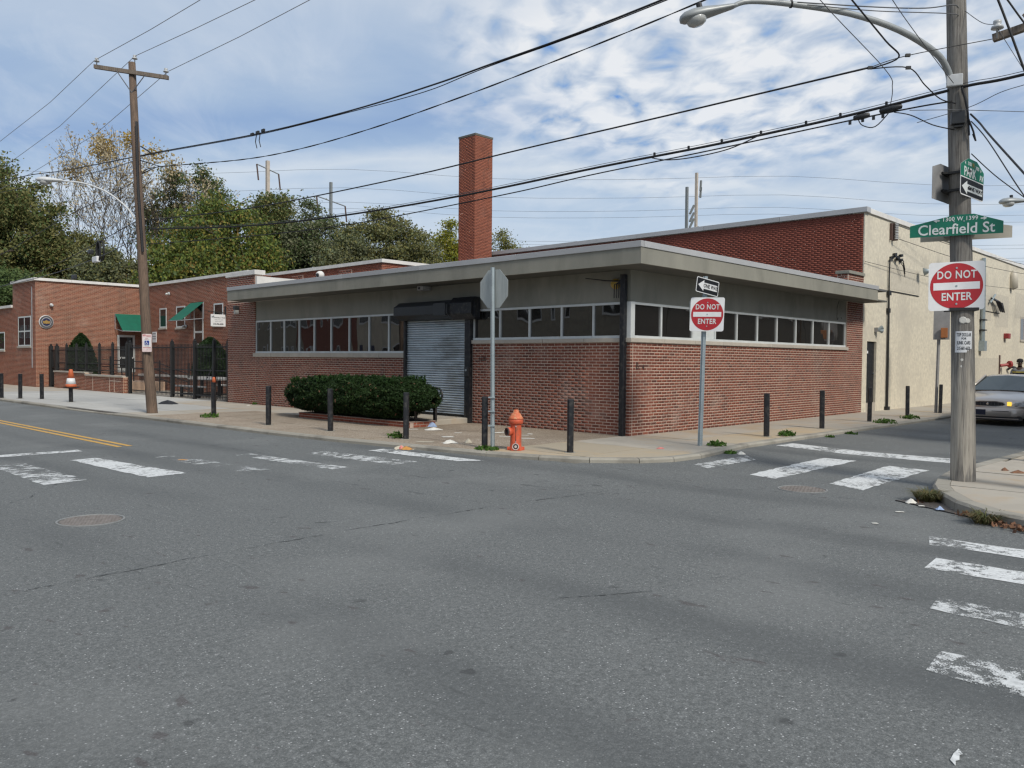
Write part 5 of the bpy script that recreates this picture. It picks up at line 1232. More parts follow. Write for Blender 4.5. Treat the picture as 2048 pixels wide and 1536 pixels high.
# round cornered plates
def rrect(w, h, r_, n=5):
    out = []
    for cx, cy, a0 in ((w-r_, h-r_, 0), (-w+r_, h-r_, 90), (-w+r_, -h+r_, 180), (w-r_, -h+r_, 270)):
        out += [(cx+r_*math.cos(R(a0+90*k/n)), cy+r_*math.sin(R(a0+90*k/n))) for k in range(n+1)]
    return out
def dne(t, c, right, up, w, h):
    right, up = Vector(right).normalized(), Vector(up).normalized(); n = right.cross(up); c = Vector(c); k = w/2/.381
    MB().prism(P2(c-n*.004, right, up, rrect(w/2, h/2, .045*k)), n*.004).build('plate', 'sign_white', t)
    e = .001
    rr = .36*k; MB().prism(P2(c+n*e, right, up, [(rr*math.cos(2*math.pi*i/48), rr*h/w*math.sin(2*math.pi*i/48)) for i in range(48)]), n*.0015).build('red_disc', 'sign_red', t)
    MB().prism(P2(c+n*(.0028), right, up, [(-.315*k, -.055*k), (.315*k, -.055*k), (.315*k, .055*k), (-.315*k, .055*k)]), n*.001).build('white_bar', 'sign_white', t)
    text('DO NOT', .165*k, 'sign_letter', t, c+n*.003+up*.165*k, right, up, .76, .018, space=1.1)
    text('ENTER', .165*k, 'sign_letter', t, c+n*.003-up*.165*k, right, up, .82, .018, space=1.04)
    for d in (.27*k, 0, -.27*k): MB().lathe([(.016*k, .0), (.014*k, .006)], c+n*.003+up*d, n, 10).build('bolt', 'galvanised', t)
def one_way(t, c, right, up, w, h, border=True):
    right, up = Vector(right).normalized(), Vector(up).normalized(); n = right.cross(up); c = Vector(c)
    MB().prism(P2(c-n*.003, right, up, rrect(w/2, h/2, .03)), n*.003).build('plate', 'sign_white', t)
    MB().prism(P2(c+n*.0008, right, up, rrect(w/2-.015, h/2-.015, .02)), n*.001).build('black_field', 'sign_black', t)
    a, b = w/2-.045, h/2
    MB().prism(P2(c+n*.002, right, up, [(-a, 0), (-a+w*.25, b*.72), (-a+w*.25, b*.40), (a, b*.40), (a, -b*.40), (-a+w*.25, -b*.40), (-a+w*.25, -b*.72)]), n*.001).build('arrow', 'sign_white', t)
    text('ONE WAY', h*.36, 'sign_black', t, c+n*.0032+right*w*.13, right, up, w*.62/(h*.36*4.6), .02)
dn = thing('do_not_enter_sign', 'do not enter sign below a one way sign on a metal post at the corner', 'sign', (-.53, -2.05, 0))
channel_post(dn, (-.55, -2.05, -.1), (-.42, -2.04, 3.24), .032)
cc = Vector((-.47, -2.09, 2.50)); upv = Vector((.035, .0, 1)).normalized()
dne(dn, cc+Vector((-.045, -.045, .005)), Vector((.62, -.78, .0)), Vector((.03, -.02, 1)), .635, .645)
cw = Vector((-.45, -2.06, 3.035)); r0 = Vector((.973, -.23, 0)); one_way(dn, cw+Vector((-.02, -.05, .0)), r0*.99-Vector((0, 0, .14)), Vector((0, 0, .99))+r0*.14, .60, .29)
MB().prism(P2((-.34, -1.99, 2.52), (.62, -.78, 0), (0, 0, 1), rrect(.30, .27, .03)), (.004, .003, 0)).build('back_plate', 'sign_back', dn)
# grey sign post down the side street
gp = thing('grey_signpost', 'leaning grey signpost with a narrow board and orange box in the side street', 'sign', (14.75, -1.75, 0))
channel_post(gp, (14.75, -1.72, -.1), (14.87, -1.74, 3.6), .04, 'sign_grey', holes=False)
MB().obox((14.82, -1.80, 2.95), (.3, -.95, 0), (0, 0, 1), (-.95, -.3, 0), .24, .55, .004).build('board', 'sign_grey', gp)
MB().obox((14.76, -1.90, 2.62), (.3, -.95, 0), (0, 0, 1), (-.95, -.3, 0), .10, .16, .05).build('orange_box', 'orange_box', gp, bevel=.01)

# ------------------------------------------------------------------ utility poles
rp = thing('utility_pole', 'weathered grey wooden utility pole with street signs at the right corner', 'pole', (-1.93, -7.0, 0))
MB().tube([(-1.93, -7.0, -.3), (-1.925, -6.98, .0), (-1.92, -6.96, 1.0), (-1.91, -6.92, 2.3), (-1.90, -6.86, 3.6), (-1.89, -6.80, 5.0), (-1.88, -6.73, 6.8), (-1.87, -6.66, 9.2)], [.165, .158, .149, .141, .136, .129, .122, .112], 28).build('shaft', 'pole_grey', rp, smooth=True)
nrm = Vector((-.93, -.36, 0)); rgt = Vector((.36, -.93, 0))
jn = thing('junk_car_notice', 'small white paper advertising cash for junk cars on the grey pole', 'notice', (-2.08, -7.0, 1.9))
V_ = []; pc_ = Vector((-1.913, -6.93, 1.90)); k = 9
for j in (-.14, .15):
    for i in range(k):
        a = R(-42+84*i/(k-1)); d = nrm*math.cos(a)+rgt*math.sin(a); q = pc_+d*.149+Vector((0, 0, j)); V_.append(tuple(q))
m = MB(); m.v = V_; m.f = [(i, i+1, k+i+1, k+i) for i in range(k-1)]; m.build('sheet', 'sign_white', jn)
for s_, z, h_, xs in (('TOP DOLLAR', .10, .066, .47), ('FOR', .048, .04, .8), ('JUNK CARS', -.01, .066, .52), ('215-681-6620', -.085, .064, .46)):
    o = text(s_, h_, 'dark_ink', jn, pc_+nrm*.151+Vector((0, 0, z)), rgt, (0, 0, 1), xs, .02)
    off = Vector(WL[jn])
    for v in o.data.vertices:       # follow the round of the pole
        p = v.co+off-pc_; a = p.dot(rgt)/.151; z_ = p.z; d = nrm*math.cos(a)+rgt*math.sin(a); v.co = pc_+d*(.1505)+Vector((0, 0, z_))-off
for z, dx, s_ in ((2.20, -.02, .05), (2.19, .05, .035), (1.66, -.02, .022), (1.57, -.02, .022), (1.35, .05, .012)):
    p = Vector((-1.912, -6.93, z)); a = dx/.17; d = nrm*math.cos(a)+rgt*math.sin(a); MB().lathe([(s_, 0), (s_*.8, .008), (0, .009)], p+d*.143, d, 9).build('paper_scrap', 'paper_white', rp)
# street name plates
cs = thing('street_sign', 'green street name plate reading Clearfield St with a pale back plate', 'street sign', (-2.1, -6.9, 3.5))
ctr = Vector((-2.10, -6.86, 3.465)); rt = Vector((.266, -.964, -.0)).normalized(); up_ = Vector((.0, 0, 1)); nn = rt.cross(up_)
shape = [(-.56, -.115), (.56, -.115), (.56, .045), (.215, .165), (-.015, .165), (-.56, .045)]
MB().prism(P2(ctr-nn*.004, rt, up_, shape), nn*.004).build('plate', 'sign_green', cs)
MB().prism(P2(ctr-nn*.36+rt*.12+up_*-.02, rt, up_, [(-a, b) for a, b in shape][::-1]), nn*-.004).build('rear_plate', 'sign_tan', cs)
text('Clearfield St', .198, 'sign_letter', cs, ctr+nn*.001+up_*-.030, rt, up_, .94, .012)
text('1300 W 1399', .078, 'sign_letter', cs, ctr+nn*.001+rt*.05+up_*.108, rt, up_, .92, .012, space=1.08)
for s_ in (-1, 1):
    b = ctr+nn*.001+rt*(.05+s_*.28)+up_*(.098); MB().prism(P2(b, rt, up_, [(s_*.04, 0), (0, .025), (0, .008), (-s_*.035, .008), (-s_*.035, -.008), (0, -.008), (0, -.025)][::s_]), nn*.0015).build('arrow', 'sign_letter', cs)
for d in (-.02, .1): MB().lathe([(.01, 0), (.01, .004)], ctr+nn*.001+rt*d+up_*.075, nn, 8).build('rivet', 'galvanised', cs)
MB().obox((-1.90, -6.85, 3.40), (.266, -.964, 0), (0, 0, 1), (.964, .266, 0), .19, .02, .19).build('strap', 'galvanised', cs)
ps = thing('street_sign', 'green Park Av name plate above a one way arrow on the grey pole', 'street sign', (-1.88, -7.0, 4.1))
ctr = Vector((-1.885, -6.995, 4.085)); rt = Vector((.9979, -.065, 0)).normalized(); nn = rt.cross(up_); w2, h2 = .435, .215
MB().prism(P2(ctr-nn*.004, rt, up_, [(-w2+.03, -h2), (w2-.03, -h2), (w2, -h2+.03), (w2, h2-.03), (.16, h2+.085), (-.16, h2+.085), (-w2, h2-.03), (-w2, -h2+.03)]), nn*.004).build('plate', 'sign_white', ps)
MB().prism(P2(ctr+nn*.0008, rt, up_, [(-w2, .035), (w2, .035), (w2, h2-.03), (.16, h2+.085), (-.16, h2+.085), (-w2, h2-.03)]), nn*.001).build('green_field', 'sign_green', ps)
MB().prism(P2(ctr+nn*.0008, rt, up_, [(-w2+.015, -h2+.035), (-w2+.035, -h2+.015), (w2-.03, -h2+.015), (w2-.01, -h2+.035), (w2-.01, .020), (-w2+.015, .020)]), nn*.001).build('black_field', 'sign_black', ps)
text('PARK', .175, 'sign_letter', ps, ctr+nn*.002+rt*-.10+up_*.105, rt, up_, 1.05, .02)
text('AV', .115, 'sign_letter', ps, ctr+nn*.002+rt*.335+up_*.09, rt, up_, 1.0, .02)
text('3100', .07, 'sign_letter', ps, ctr+nn*.002+rt*-.12+up_*.225, rt, up_, 1.0, .01); text('N', .085, 'sign_gold', ps, ctr+nn*.002+rt*.02+up_*.225, rt, up_, 1.0, .01); text('3000', .07, 'sign_letter', ps, ctr+nn*.002+rt*.17+up_*.205, rt, up_, 1.0, .01)
for s_, x in ((1, .30), (-1, -.26)): MB().prism(P2(ctr+nn*.002+rt*x+up_*(.195 if s_ > 0 else .222), rt, up_, [(s_*.035, 0), (0, .025), (0, -.025)][::s_]), nn*.001).build('arrow', 'sign_letter', ps)
a0 = ctr+nn*.002+up_*-.1
MB().prism(P2(a0, rt, up_, [(-w2+.05, 0), (-w2+.24, .09), (-w2+.24, .048), (w2-.05, .048), (w2-.05, -.048), (-w2+.24, -.048), (-w2+.24, -.09)]), nn*.001).build('arrow', 'sign_letter', ps)
text('ONE WAY', .075, 'sign_black', ps, a0+nn*.0015+rt*.11, rt, up_, 1.55, .015)
pb_ = thing('street_sign', 'grey back of the second name plate on the left of the grey pole', 'street sign', (-2.0, -6.65, 4.1))
MB().prism(P2(Vector((-1.93, -6.66, 4.06)), rt, up_, [(-w2, -h2), (w2, -h2), (w2, h2), (.16, h2+.08), (-.16, h2+.08), (-w2, h2)]), nn*-.004).build('plate', 'sign_grey', pb_)
for z in (3.98, 4.22): MB().obox((-1.89, -6.83, z), (1, 0, 0), (0, 0, 1), (0, 1, 0), .17, .015, .165).build('strap', 'black_iron', pb_); MB().tube([(-2.05, -6.72, z), (-2.12, -6.68, z)], .02, 5).build('bracket', 'black_iron', pb_)
d2 = thing('do_not_enter_sign', 'large red do not enter sign fixed to the weathered grey pole', 'sign', (-2.1, -6.9, 2.65))
rt = Vector((.465, -.885, .035)).normalized(); dne(d2, (-2.09, -6.885, 2.665), rt, Vector((.03, .018, 1)), .69, .66)
MB().prism(P2((-1.72, -6.80, 2.66), (.58, -.81, 0), (0, 0, 1), rrect(.33, .27, .03)), (.004, .003, 0)).build('rear_plate', 'sign_grey', d2)
MB().obox((-1.905, -6.90, 2.35), (.465, -.885, 0), (0, 0, 1), (.885, .465, 0), .18, .02, .18).build('strap', 'black_iron', d2)
tx = thing('splice_box', 'black splice box strapped to the grey pole under the cables', 'cable box', (-2.0, -6.8, 4.95))
MB().obox(Vector((-1.89, -6.81, 4.94))+nrm*.19+rgt*-.03, rgt, (0, 0, 1), nrm, .085, .085, .05).build('box', 'black_plastic', tx, bevel=.01); MB().obox(Vector((-1.89, -6.81, 4.83))+nrm*.18+rgt*-.02, rgt, (0, 0, 1), nrm, .05, .012, .04).build('bracket', 'black_iron', tx)
MB().tube([Vector((-1.89, -6.8, 4.93))+nrm*.2+rgt*.1, Vector((-1.89, -6.8, 4.75))+nrm*.17+rgt*.17, Vector((-1.89, -6.8, 4.62))+nrm*.17+rgt*.2, Vector((-1.89, -6.8, 4.72))+nrm*.14+rgt*.17], .012, 6).build('cable_loop', 'wire_black', tx)
MB().tube([Vector((-1.89, -6.8, 5.36))+nrm*.16+rgt*.02, Vector((-1.89, -6.8, 5.2))+nrm*.17+rgt*.06, Vector((-1.89, -6.8, 5.0))+nrm*.17+rgt*.1, Vector((-1.89, -6.8, 4.7))+nrm*.17+rgt*.12], .014, 6).build('cable_loop', 'wire_black', tx)

def street_lamp(label, arm, head_c, head_dir, L, mat, group='street lamps', rad=(.05, .03), name='street_lamp'):
    t = thing(name, label, 'street lamp', arm[0], group=group)
    n = len(arm); MB().tube(smooth_path(arm, 4), [rad[0]+(rad[1]-rad[0])*i/(4*n-4) for i in range(4*n-3)], 10).build('arm', mat, t, smooth=True)
    d = Vector(head_dir).normalized(); side = d.cross(Vector((0, 0, 1))).normalized(); up = side.cross(d); c = Vector(head_c)
    V = []; F = []; ns = 14; st_ = [(-.5, .25, .20), (-.42, .42, .42), (-.2, .62, .62), (.05, .86, .92), (.25, 1.0, 1.0), (.40, .88, .85), (.48, .5, .5), (.5, .1, .2)]
    for s_, w_, h_ in st_:
        for k in range(ns):
            a = 2*math.pi*k/ns; y = math.cos(a)*w_*L*.20; z = math.sin(a); z = z*h_*L*(.135 if z > 0 else .07)
            V.append(tuple(c+d*s_*L+side*y+up*z))
    for i in range(len(st_)-1):
        for k in range(ns): F.append((i*ns+k, i*ns+(k+1) % ns, (i+1)*ns+(k+1) % ns, (i+1)*ns+k))
    F.append(tuple(range(ns))[::-1]); F.append(tuple((len(st_)-1)*ns+k for k in range(ns)))
    m = MB(); m.v = V; m.f = F; m.build('head', mat, t, smooth=True)
    MB().lathe([(.17*L, -.03*L), (.175*L, .02*L), (.15*L, .075*L), (.09*L, .11*L), (0, .12*L)], c+d*.22*L-up*.045*L, -up, 18).build('bowl', 'lamp_lens', t, smooth=True)
    MB().lathe([(.05*L, 0), (.05*L, .10*L), (.0, .11*L)], c+d*.12*L+up*.11*L, up, 10).build('photocell', 'black_plastic', t)
    return t
arm = [(-2.03, -6.73, 5.45), (-2.10, -6.71, 5.62), (-2.34, -6.62, 5.81), (-2.88, -6.34, 6.02), (-3.54, -5.94, 6.15), (-4.25, -5.48, 6.18), (-4.71, -5.14, 6.17), (-4.87, -4.99, 6.10)]
street_lamp('large grey cobra head street lamp arching from the weathered grey pole', arm, (-5.10, -4.78, 6.0), (-.62, .70, -.24), .74, 'lamp_grey', rad=(.048, .032))
sl = bpy.data.objects['street_lamp']; MB().obox(Vector((-1.89, -6.78, 5.47))+nrm*.15-rgt*.05, rgt, (0, 0, 1), nrm, .10, .08, .03).build('clamp', 'lamp_pale', sl, bevel=.01); MB().lathe([(.05, 0), (.05, .02)], (-4.25, -5.48, 6.18), (-.7, .6, -.02), 8).build('collar', 'black_iron', sl)

lp_ = thing('utility_pole', 'brown wooden utility pole with one crossarm on the left pavement', 'pole', (-4.5, 13.42, 0))
MB().tube([(-4.5, 13.42, -.3), (-4.5, 13.43, 0), (-4.56, 13.58, 1.6), (-4.61, 13.70, 3.6), (-4.65, 13.86, 5.6), (-4.70, 14.0, 7.6), (-4.75, 14.13, 10.04)], [.152, .148, .14, .13, .12, .11, .095], 20).build('shaft', 'pole_brown', lp_, smooth=True)
ca = Vector((-4.72, 14.10, 9.73)); cd = (Vector((-4.0, 13.33, 9.60))-Vector((-5.45, 14.86, 9.90))).normalized(); 
xa = MB().obox(ca+Vector((-.09, -.08, 0)), cd, (0, 0, 1), cd.cross(Vector((0, 0, 1))), 1.07, .055, .045).build('crossarm', 'crossarm_wood', lp_)
for s_ in (-1, 1): MB().tube([ca+cd*s_*.42+Vector((-.12, -.11, -.02)), Vector((-4.80, 14.02, 9.15))], .014, 5).build('brace', 'wire_grey', lp_)
def insul(p, parent): MB().lathe([(.014, -.12), (.014, 0), (.075, .0), (.07, .03), (.035, .045), (.05, .07), (.05, .10), (.0, .11)], p, (0, 0, 1), 12).build('insulator', 'porcelain', parent, smooth=True)
insul(ca-cd*1.0+Vector((-.09, -.08, .15)), lp_); insul(ca+cd*1.0+Vector((-.09, -.08, .15)), lp_); insul(Vector((-4.70, 14.05, 10.14)), lp_)
MB().tube([(-4.65, 13.78, 7.62), (-4.55, 13.1, 7.28)], .02, 5).build('bracket', 'wire_black', lp_); MB().tube([(-4.66, 13.8, 7.22), (-4.5, 12.9, 6.95), (-4.62, 13.7, 6.85)], .018, 5).build('bracket', 'wire_black', lp_)
MB().tube([(-4.76, 13.80, 8.3), (-4.75, 13.72, 6.4), (-4.68, 13.6, 4.6)], .035, 6).build('cable_guard', 'wire_black', lp_)
for z, dx in ((1.62, 0), (1.50, .0), (1.18, .02)): MB().lathe([(.022, 0), (.0, .006)], Vector((-4.62, 13.47, z)), (-.73, -.69, 0), 8).build('paper_scrap', 'paper_white', lp_)
street_lamp('pale cobra head street lamp on the brown pole at left', [(-4.80, 13.88, 5.55), (-4.95, 14.0, 5.85), (-5.30, 14.35, 6.25), (-5.70, 14.78, 6.50), (-6.0, 15.1, 6.58), (-6.22, 15.35, 6.60)], (-6.45, 15.62, 6.62), (-.68, .73, .02), .78, 'lamp_pale', rad=(.026, .020))
sl2 = bpy.data.objects['street_lamp.001']; MB().tube([(-4.68, 13.9, 6.42), (-5.3, 14.4, 6.48), (-6.0, 15.1, 6.6)], .008, 4).build('stay', 'wire_pale', sl2)
pk_ = thing('parking_sign', 'pink edged reserved parking sign with blue wheelchair symbol on brown pole', 'sign', (-4.72, 13.45, 2.0))
pr_ = Vector((.69, -.73, 0)); pn = pr_.cross(up_); pc2 = Vector((-4.66, 13.39, 2.005))
MB().prism(P2(pc2, pr_, up_, rrect(.137, .255, .025)), pn*.004).build('plate', 'sign_pink', pk_)
MB().prism(P2(pc2+pn*.0045, pr_, up_, [(-.10, -.115), (.11, -.115), (.11, .15), (-.10, .15)]), pn*.001).build('white_panel', 'sign_white', pk_)
MB().prism(P2(pc2+pn*.006, pr_, up_, rrect(.066, .064, .012)), pn*.001).build('blue_square', 'sign_blue', pk_)
w0 = pc2+pn*.0085
ring = [w0+pr_*(-.008+.033*math.cos(R(a)))+up_*(-.018+.033*math.sin(R(a))) for a in range(110, 385, 15)]
MB().tube(ring, .005, 5).tube([w0+pr_*-.012+up_*.03, w0+pr_*-.006+up_*-.004, w0+pr_*.02+up_*-.006, w0+pr_*.034+up_*-.036, w0+pr_*.046+up_*-.034], .006, 5).tube([w0+pr_*-.010+up_*.014, w0+pr_*.016+up_*.012], .005, 5).lathe([(.010, -.002), (.010, .002)], w0+pr_*-.014+up_*.045, pn, 10).build('wheelchair_symbol', 'sign_white', pk_)
text('NO', .06, 'sign_red', pk_, pc2+pn*.0045+pr_*-.075+up_*.215, pr_, up_, .9, .02); text('PARKING', .042, 'sign_red', pk_, pc2+pn*.0045+pr_*.045+up_*.195, pr_, up_, .8, .01)
text('EXCEPT', .024, 'sign_red', pk_, pc2+pn*.0058+up_*.128, pr_, up_, 1); text('VEHICLES WITH', .02, 'sign_red', pk_, pc2+pn*.0058+up_*.102, pr_, up_, 1); text('PERMIT ONLY', .022, 'dark_ink', pk_, pc2+pn*.0058+up_*-.09, pr_, up_, 1)
MB().prism(P2(pc2+pn*.0045, pr_, up_, [(-.11, -.135), (.11, -.135), (.11, -.125), (-.11, -.125)]), pn*.001).build('red_rule', 'sign_red', pk_)
MB().tube([pc2+pn*.006+pr_*-.0+up_*-.21, pc2+pn*.006+pr_*.012+up_*-.17], .004, 4).build('scribble', 'faint_ink', pk_)
# far lamp at right edge
street_lamp('distant street lamp head reaching in from the right edge', [(23.5, -6.9, 6.6), (22.6, -6.0, 7.15), (21.5, -4.4, 7.5), (20.5, -3.05, 7.58)], (20.08, -2.65, 7.55), (-.72, .69, -.06), 1.15, 'lamp_grey', rad=(.06, .045))
fpole = thing('utility_pole', 'far wooden pole of the side street just outside the right edge', 'pole', (23.6, -7.0, 0)); MB().tube([(23.6, -7.0, -.3), (23.6, -7.0, 10)], [.17, .11], 12).build('shaft', 'pole_brown', fpole, smooth=True)
xp = thing('crossarm_pole', 'wooden crossarm with white insulator reaching in from the right edge', 'pole', (-2.2, -8.45, 0))
MB().tube([(-2.25, -8.75, -.3), (-2.25, -8.75, 8)], [.16, .12], 16).build('shaft', 'pole_brown', xp, smooth=True)
MB().obox((-2.30, -8.1, 5.93), Vector((-.0, 1, -.13)).normalized(), (0, .13, 1), (1, 0, 0), .80, .045, .04).build('crossarm', 'crossarm_wood', xp); MB().obox((-2.36, -7.72, 6.0), (0, .8, -.6), (0, .6, .8), (1, 0, 0), .06, .035, .06).build('brace_block', 'crossarm_wood', xp)
insul(Vector((-2.33, -7.36, 5.93)), xp)

# ------------------------------------------------------------------ overhead wires
def wire(label, P, r_, mat='wire_black', n=6, twist=0, lash=False, name='cable', group='overhead wires'):
    r_ = r_*.78
    Q = smooth_path(P, n)
    if twist:
        m = MB(); L = 0; A = []; B = []
        R_ = []
        for a, b in zip(Q, Q[1:]):
            k = max(1, int((b-a).length/.12)); R_ += [a.lerp(b, i/k) for i in range(k)]
        for i, p in enumerate(R_):
            s = math.sin(i*twist)*r_*.55; c_ = math.cos(i*twist)*r_*.55; A.append(p+Vector((s*.7, 0, c_))); B.append(p-Vector((s*.7, 0, c_)))
        m.tube(A, r_*.72, 4).tube(B, r_*.72, 4); o = m.build(name, mat)
    else: o = MB().tube(Q, r_, 6).build(name, mat, smooth=True)
    tag(o, label, 'cable', group); return o
wire('bare wire on the left end of the crossarm', [(-5.45, 33, 9.3), (-5.45, 24.37, 9.47), (-5.45, 18.87, 9.74), (-5.53, 14.82, 10.06), (-5.45, 11.2, 9.98), (-5.45, 8.42, 9.92), (-5.45, 4, 9.86), (-5.45, -2, 9.84), (-5.45, -8, 9.9)], .011, 'wire_pale', n=1)
wire('bare wire on the pole top insulator', [(-4.7, 33, 8.9), (-4.7, 25.99, 9.09), (-4.7, 20.33, 9.42), (-4.70, 14.05, 10.22), (-4.7, 10.27, 9.98), (-4.7, 7.25, 9.82), (-4.7, 3, 9.66), (-4.7, -3, 9.6), (-4.7, -8, 9.66)], .011, 'wire_pale', n=1)
wire('bare wire on the right end of the crossarm', [(-4.0, 33, 8.7), (-4.0, 25.71, 8.78), (-4.0, 19.13, 9.06), (-4.06, 13.32, 9.78), (-4.0, 9.26, 9.72), (-4.0, 6.17, 9.70), (-4.0, 2, 9.66), (-4.0, -3, 9.62), (-4.0, -8, 9.66)], .011, 'wire_pale', n=1)
W2 = [(-4.55, 40, 9.4), (-4.55, 25.92, 8.5), (-4.55, 20.33, 7.95), (-4.55, 14.09, 7.42), (-4.55, 12.41, 7.28), (-4.55, 7.41, 6.83), (-4.55, 3.72, 6.62), (-4.55, 1.39, 6.57), (-4.55, -.18, 6.58), (-4.55, -3.85, 6.66), (-4.5, -12, 7.2)]
wire('thick upper power line sloping from the brown pole to the top of the picture', W2, .019)
wire('thin second strand beside the thick upper power line', [(x+.01, y, z-.022-(.05 if 0 < y < 2 else 0)) for x, y, z in W2[3:]], .010)
wire('lower stray strand left of the brown pole', [(-4.6, 13.9, 7.3), (-4.55, 16.75, 7.42), (-4.55, 21, 7.7), (-4.55, 33, 8.6)], .012)
wire('twisted cable below the thick upper power line', [(-4.62, 13.75, 6.85), (-4.55, 13.07, 6.93), (-4.55, 8.23, 6.36), (-4.55, 5.58, 6.17), (-4.55, 3.05, 6.13), (-4.55, .7, 6.18), (-4.55, -1.22, 6.26), (-4.55, -4.47, 6.46), (-4.5, -12, 7.1)], .015, twist=.55)
wire('single cable crossing the middle of the chimney', [(-4.62, 13.52, 5.49), (-4.22, 10.1, 5.36), (-3.93, 7.4, 5.32), (-3.58, 2.9, 5.36), (-3.42, 0.0, 5.43), (-3.32, -3.0, 5.46), (-3.26, -6.11, 5.49)], .017)
wire('thin wire from the cable junction to the crossarm at right', [(-3.26, -6.11, 5.49), (-3.03, -6.5, 5.61), (-2.36, -7.32, 5.80)], .007)
W5 = [(-4.63, 13.39, 5.23), (-4.06, 9.16, 4.93), (-3.58, 5.67, 4.84), (-3.09, 2.02, 4.90), (-2.65, -1.19, 5.06), (-2.4, -3.06, 5.13), (-2.22, -4.36, 5.20), (-2.08, -5.39, 5.27), (-1.97, -6.66, 5.37), (-2.0, -7.0, 5.375), (-1.96, -7.6, 5.385), (-2.0, -9.5, 5.5)]
b5 = wire('thick bundle of black telephone cables crossing the lower chimney', W5, .026)
wire('steel strand carrying the thick telephone bundle', [(x, y, z+.045) for x, y, z in W5], .006, 'wire_grey')
for i in range(1, 8):
    y = -1.6-.62*i; k = [q for q in smooth_path(W5, 8)]; p = min(k, key=lambda q: abs(q.y-y))
    o = MB().obox(p+Vector((0, 0, .03)), (0, 1, 0), (1, 0, 0), (0, 0, 1), .014, .016, .034).build('cable_clamp', 'black_iron'); tag(o, ('first', 'second', 'third', 'fourth', 'fifth', 'sixth', 'last')[i-1]+' small black clamp from the left on the thick telephone bundle', 'clamp', 'clamps on the telephone bundle')
W6 = [(-4.62, 13.34, 4.8), (-4.0, 8.76, 4.65), (-3.52, 5.18, 4.62), (-2.95, 1.02, 4.80), (-2.68, -.98, 4.94), (-2.37, -3.23, 5.06), (-2.08, -5.39, 5.19), (-2.0, -6.3, 5.22), (-2.02, -6.75, 5.2)]
wire('lowest cable under the thick telephone bundle', W6, .014)
wire('slack loop of cable between the two lower lines', [(-2.52, -2.2, 5.08), (-2.5, -2.5, 5.0), (-2.48, -3.0, 4.97), (-2.40, -3.6, 5.02), (-2.3, -4.1, 5.18)], .012)
sc_ = thing('splice_case', 'black splice cases hanging on the cables near the grey pole', 'cable box', (-2.05, -5.6, 5.3))
for p, l in (((-2.06, -5.55, 5.22), .12), ((-2.03, -5.95, 5.26), .16)): MB().lathe([(.0, -l), (.035, -l*.9), (.045, 0), (.035, l*.9), (0, l)], p, (.08, -1, .06), 10).build('case', 'black_plastic', sc_, smooth=True)
for i in range(4): MB().obox(min(smooth_path(W6, 8), key=lambda q: abs(q.y+5.45+.12*i))-Vector((0, 0, .03)), (0, 1, 0), (1, 0, 0), (0, 0, 1), .018, .012, .03).build('terminal', 'black_plastic', sc_)
MB().tube(smooth_path([(-2.07, -5.5, 5.2), (-2.1, -5.58, 5.08), (-2.09, -5.76, 5.03), (-2.05, -5.95, 5.22)], 5), .008, 5).build('loop', 'wire_black', sc_)
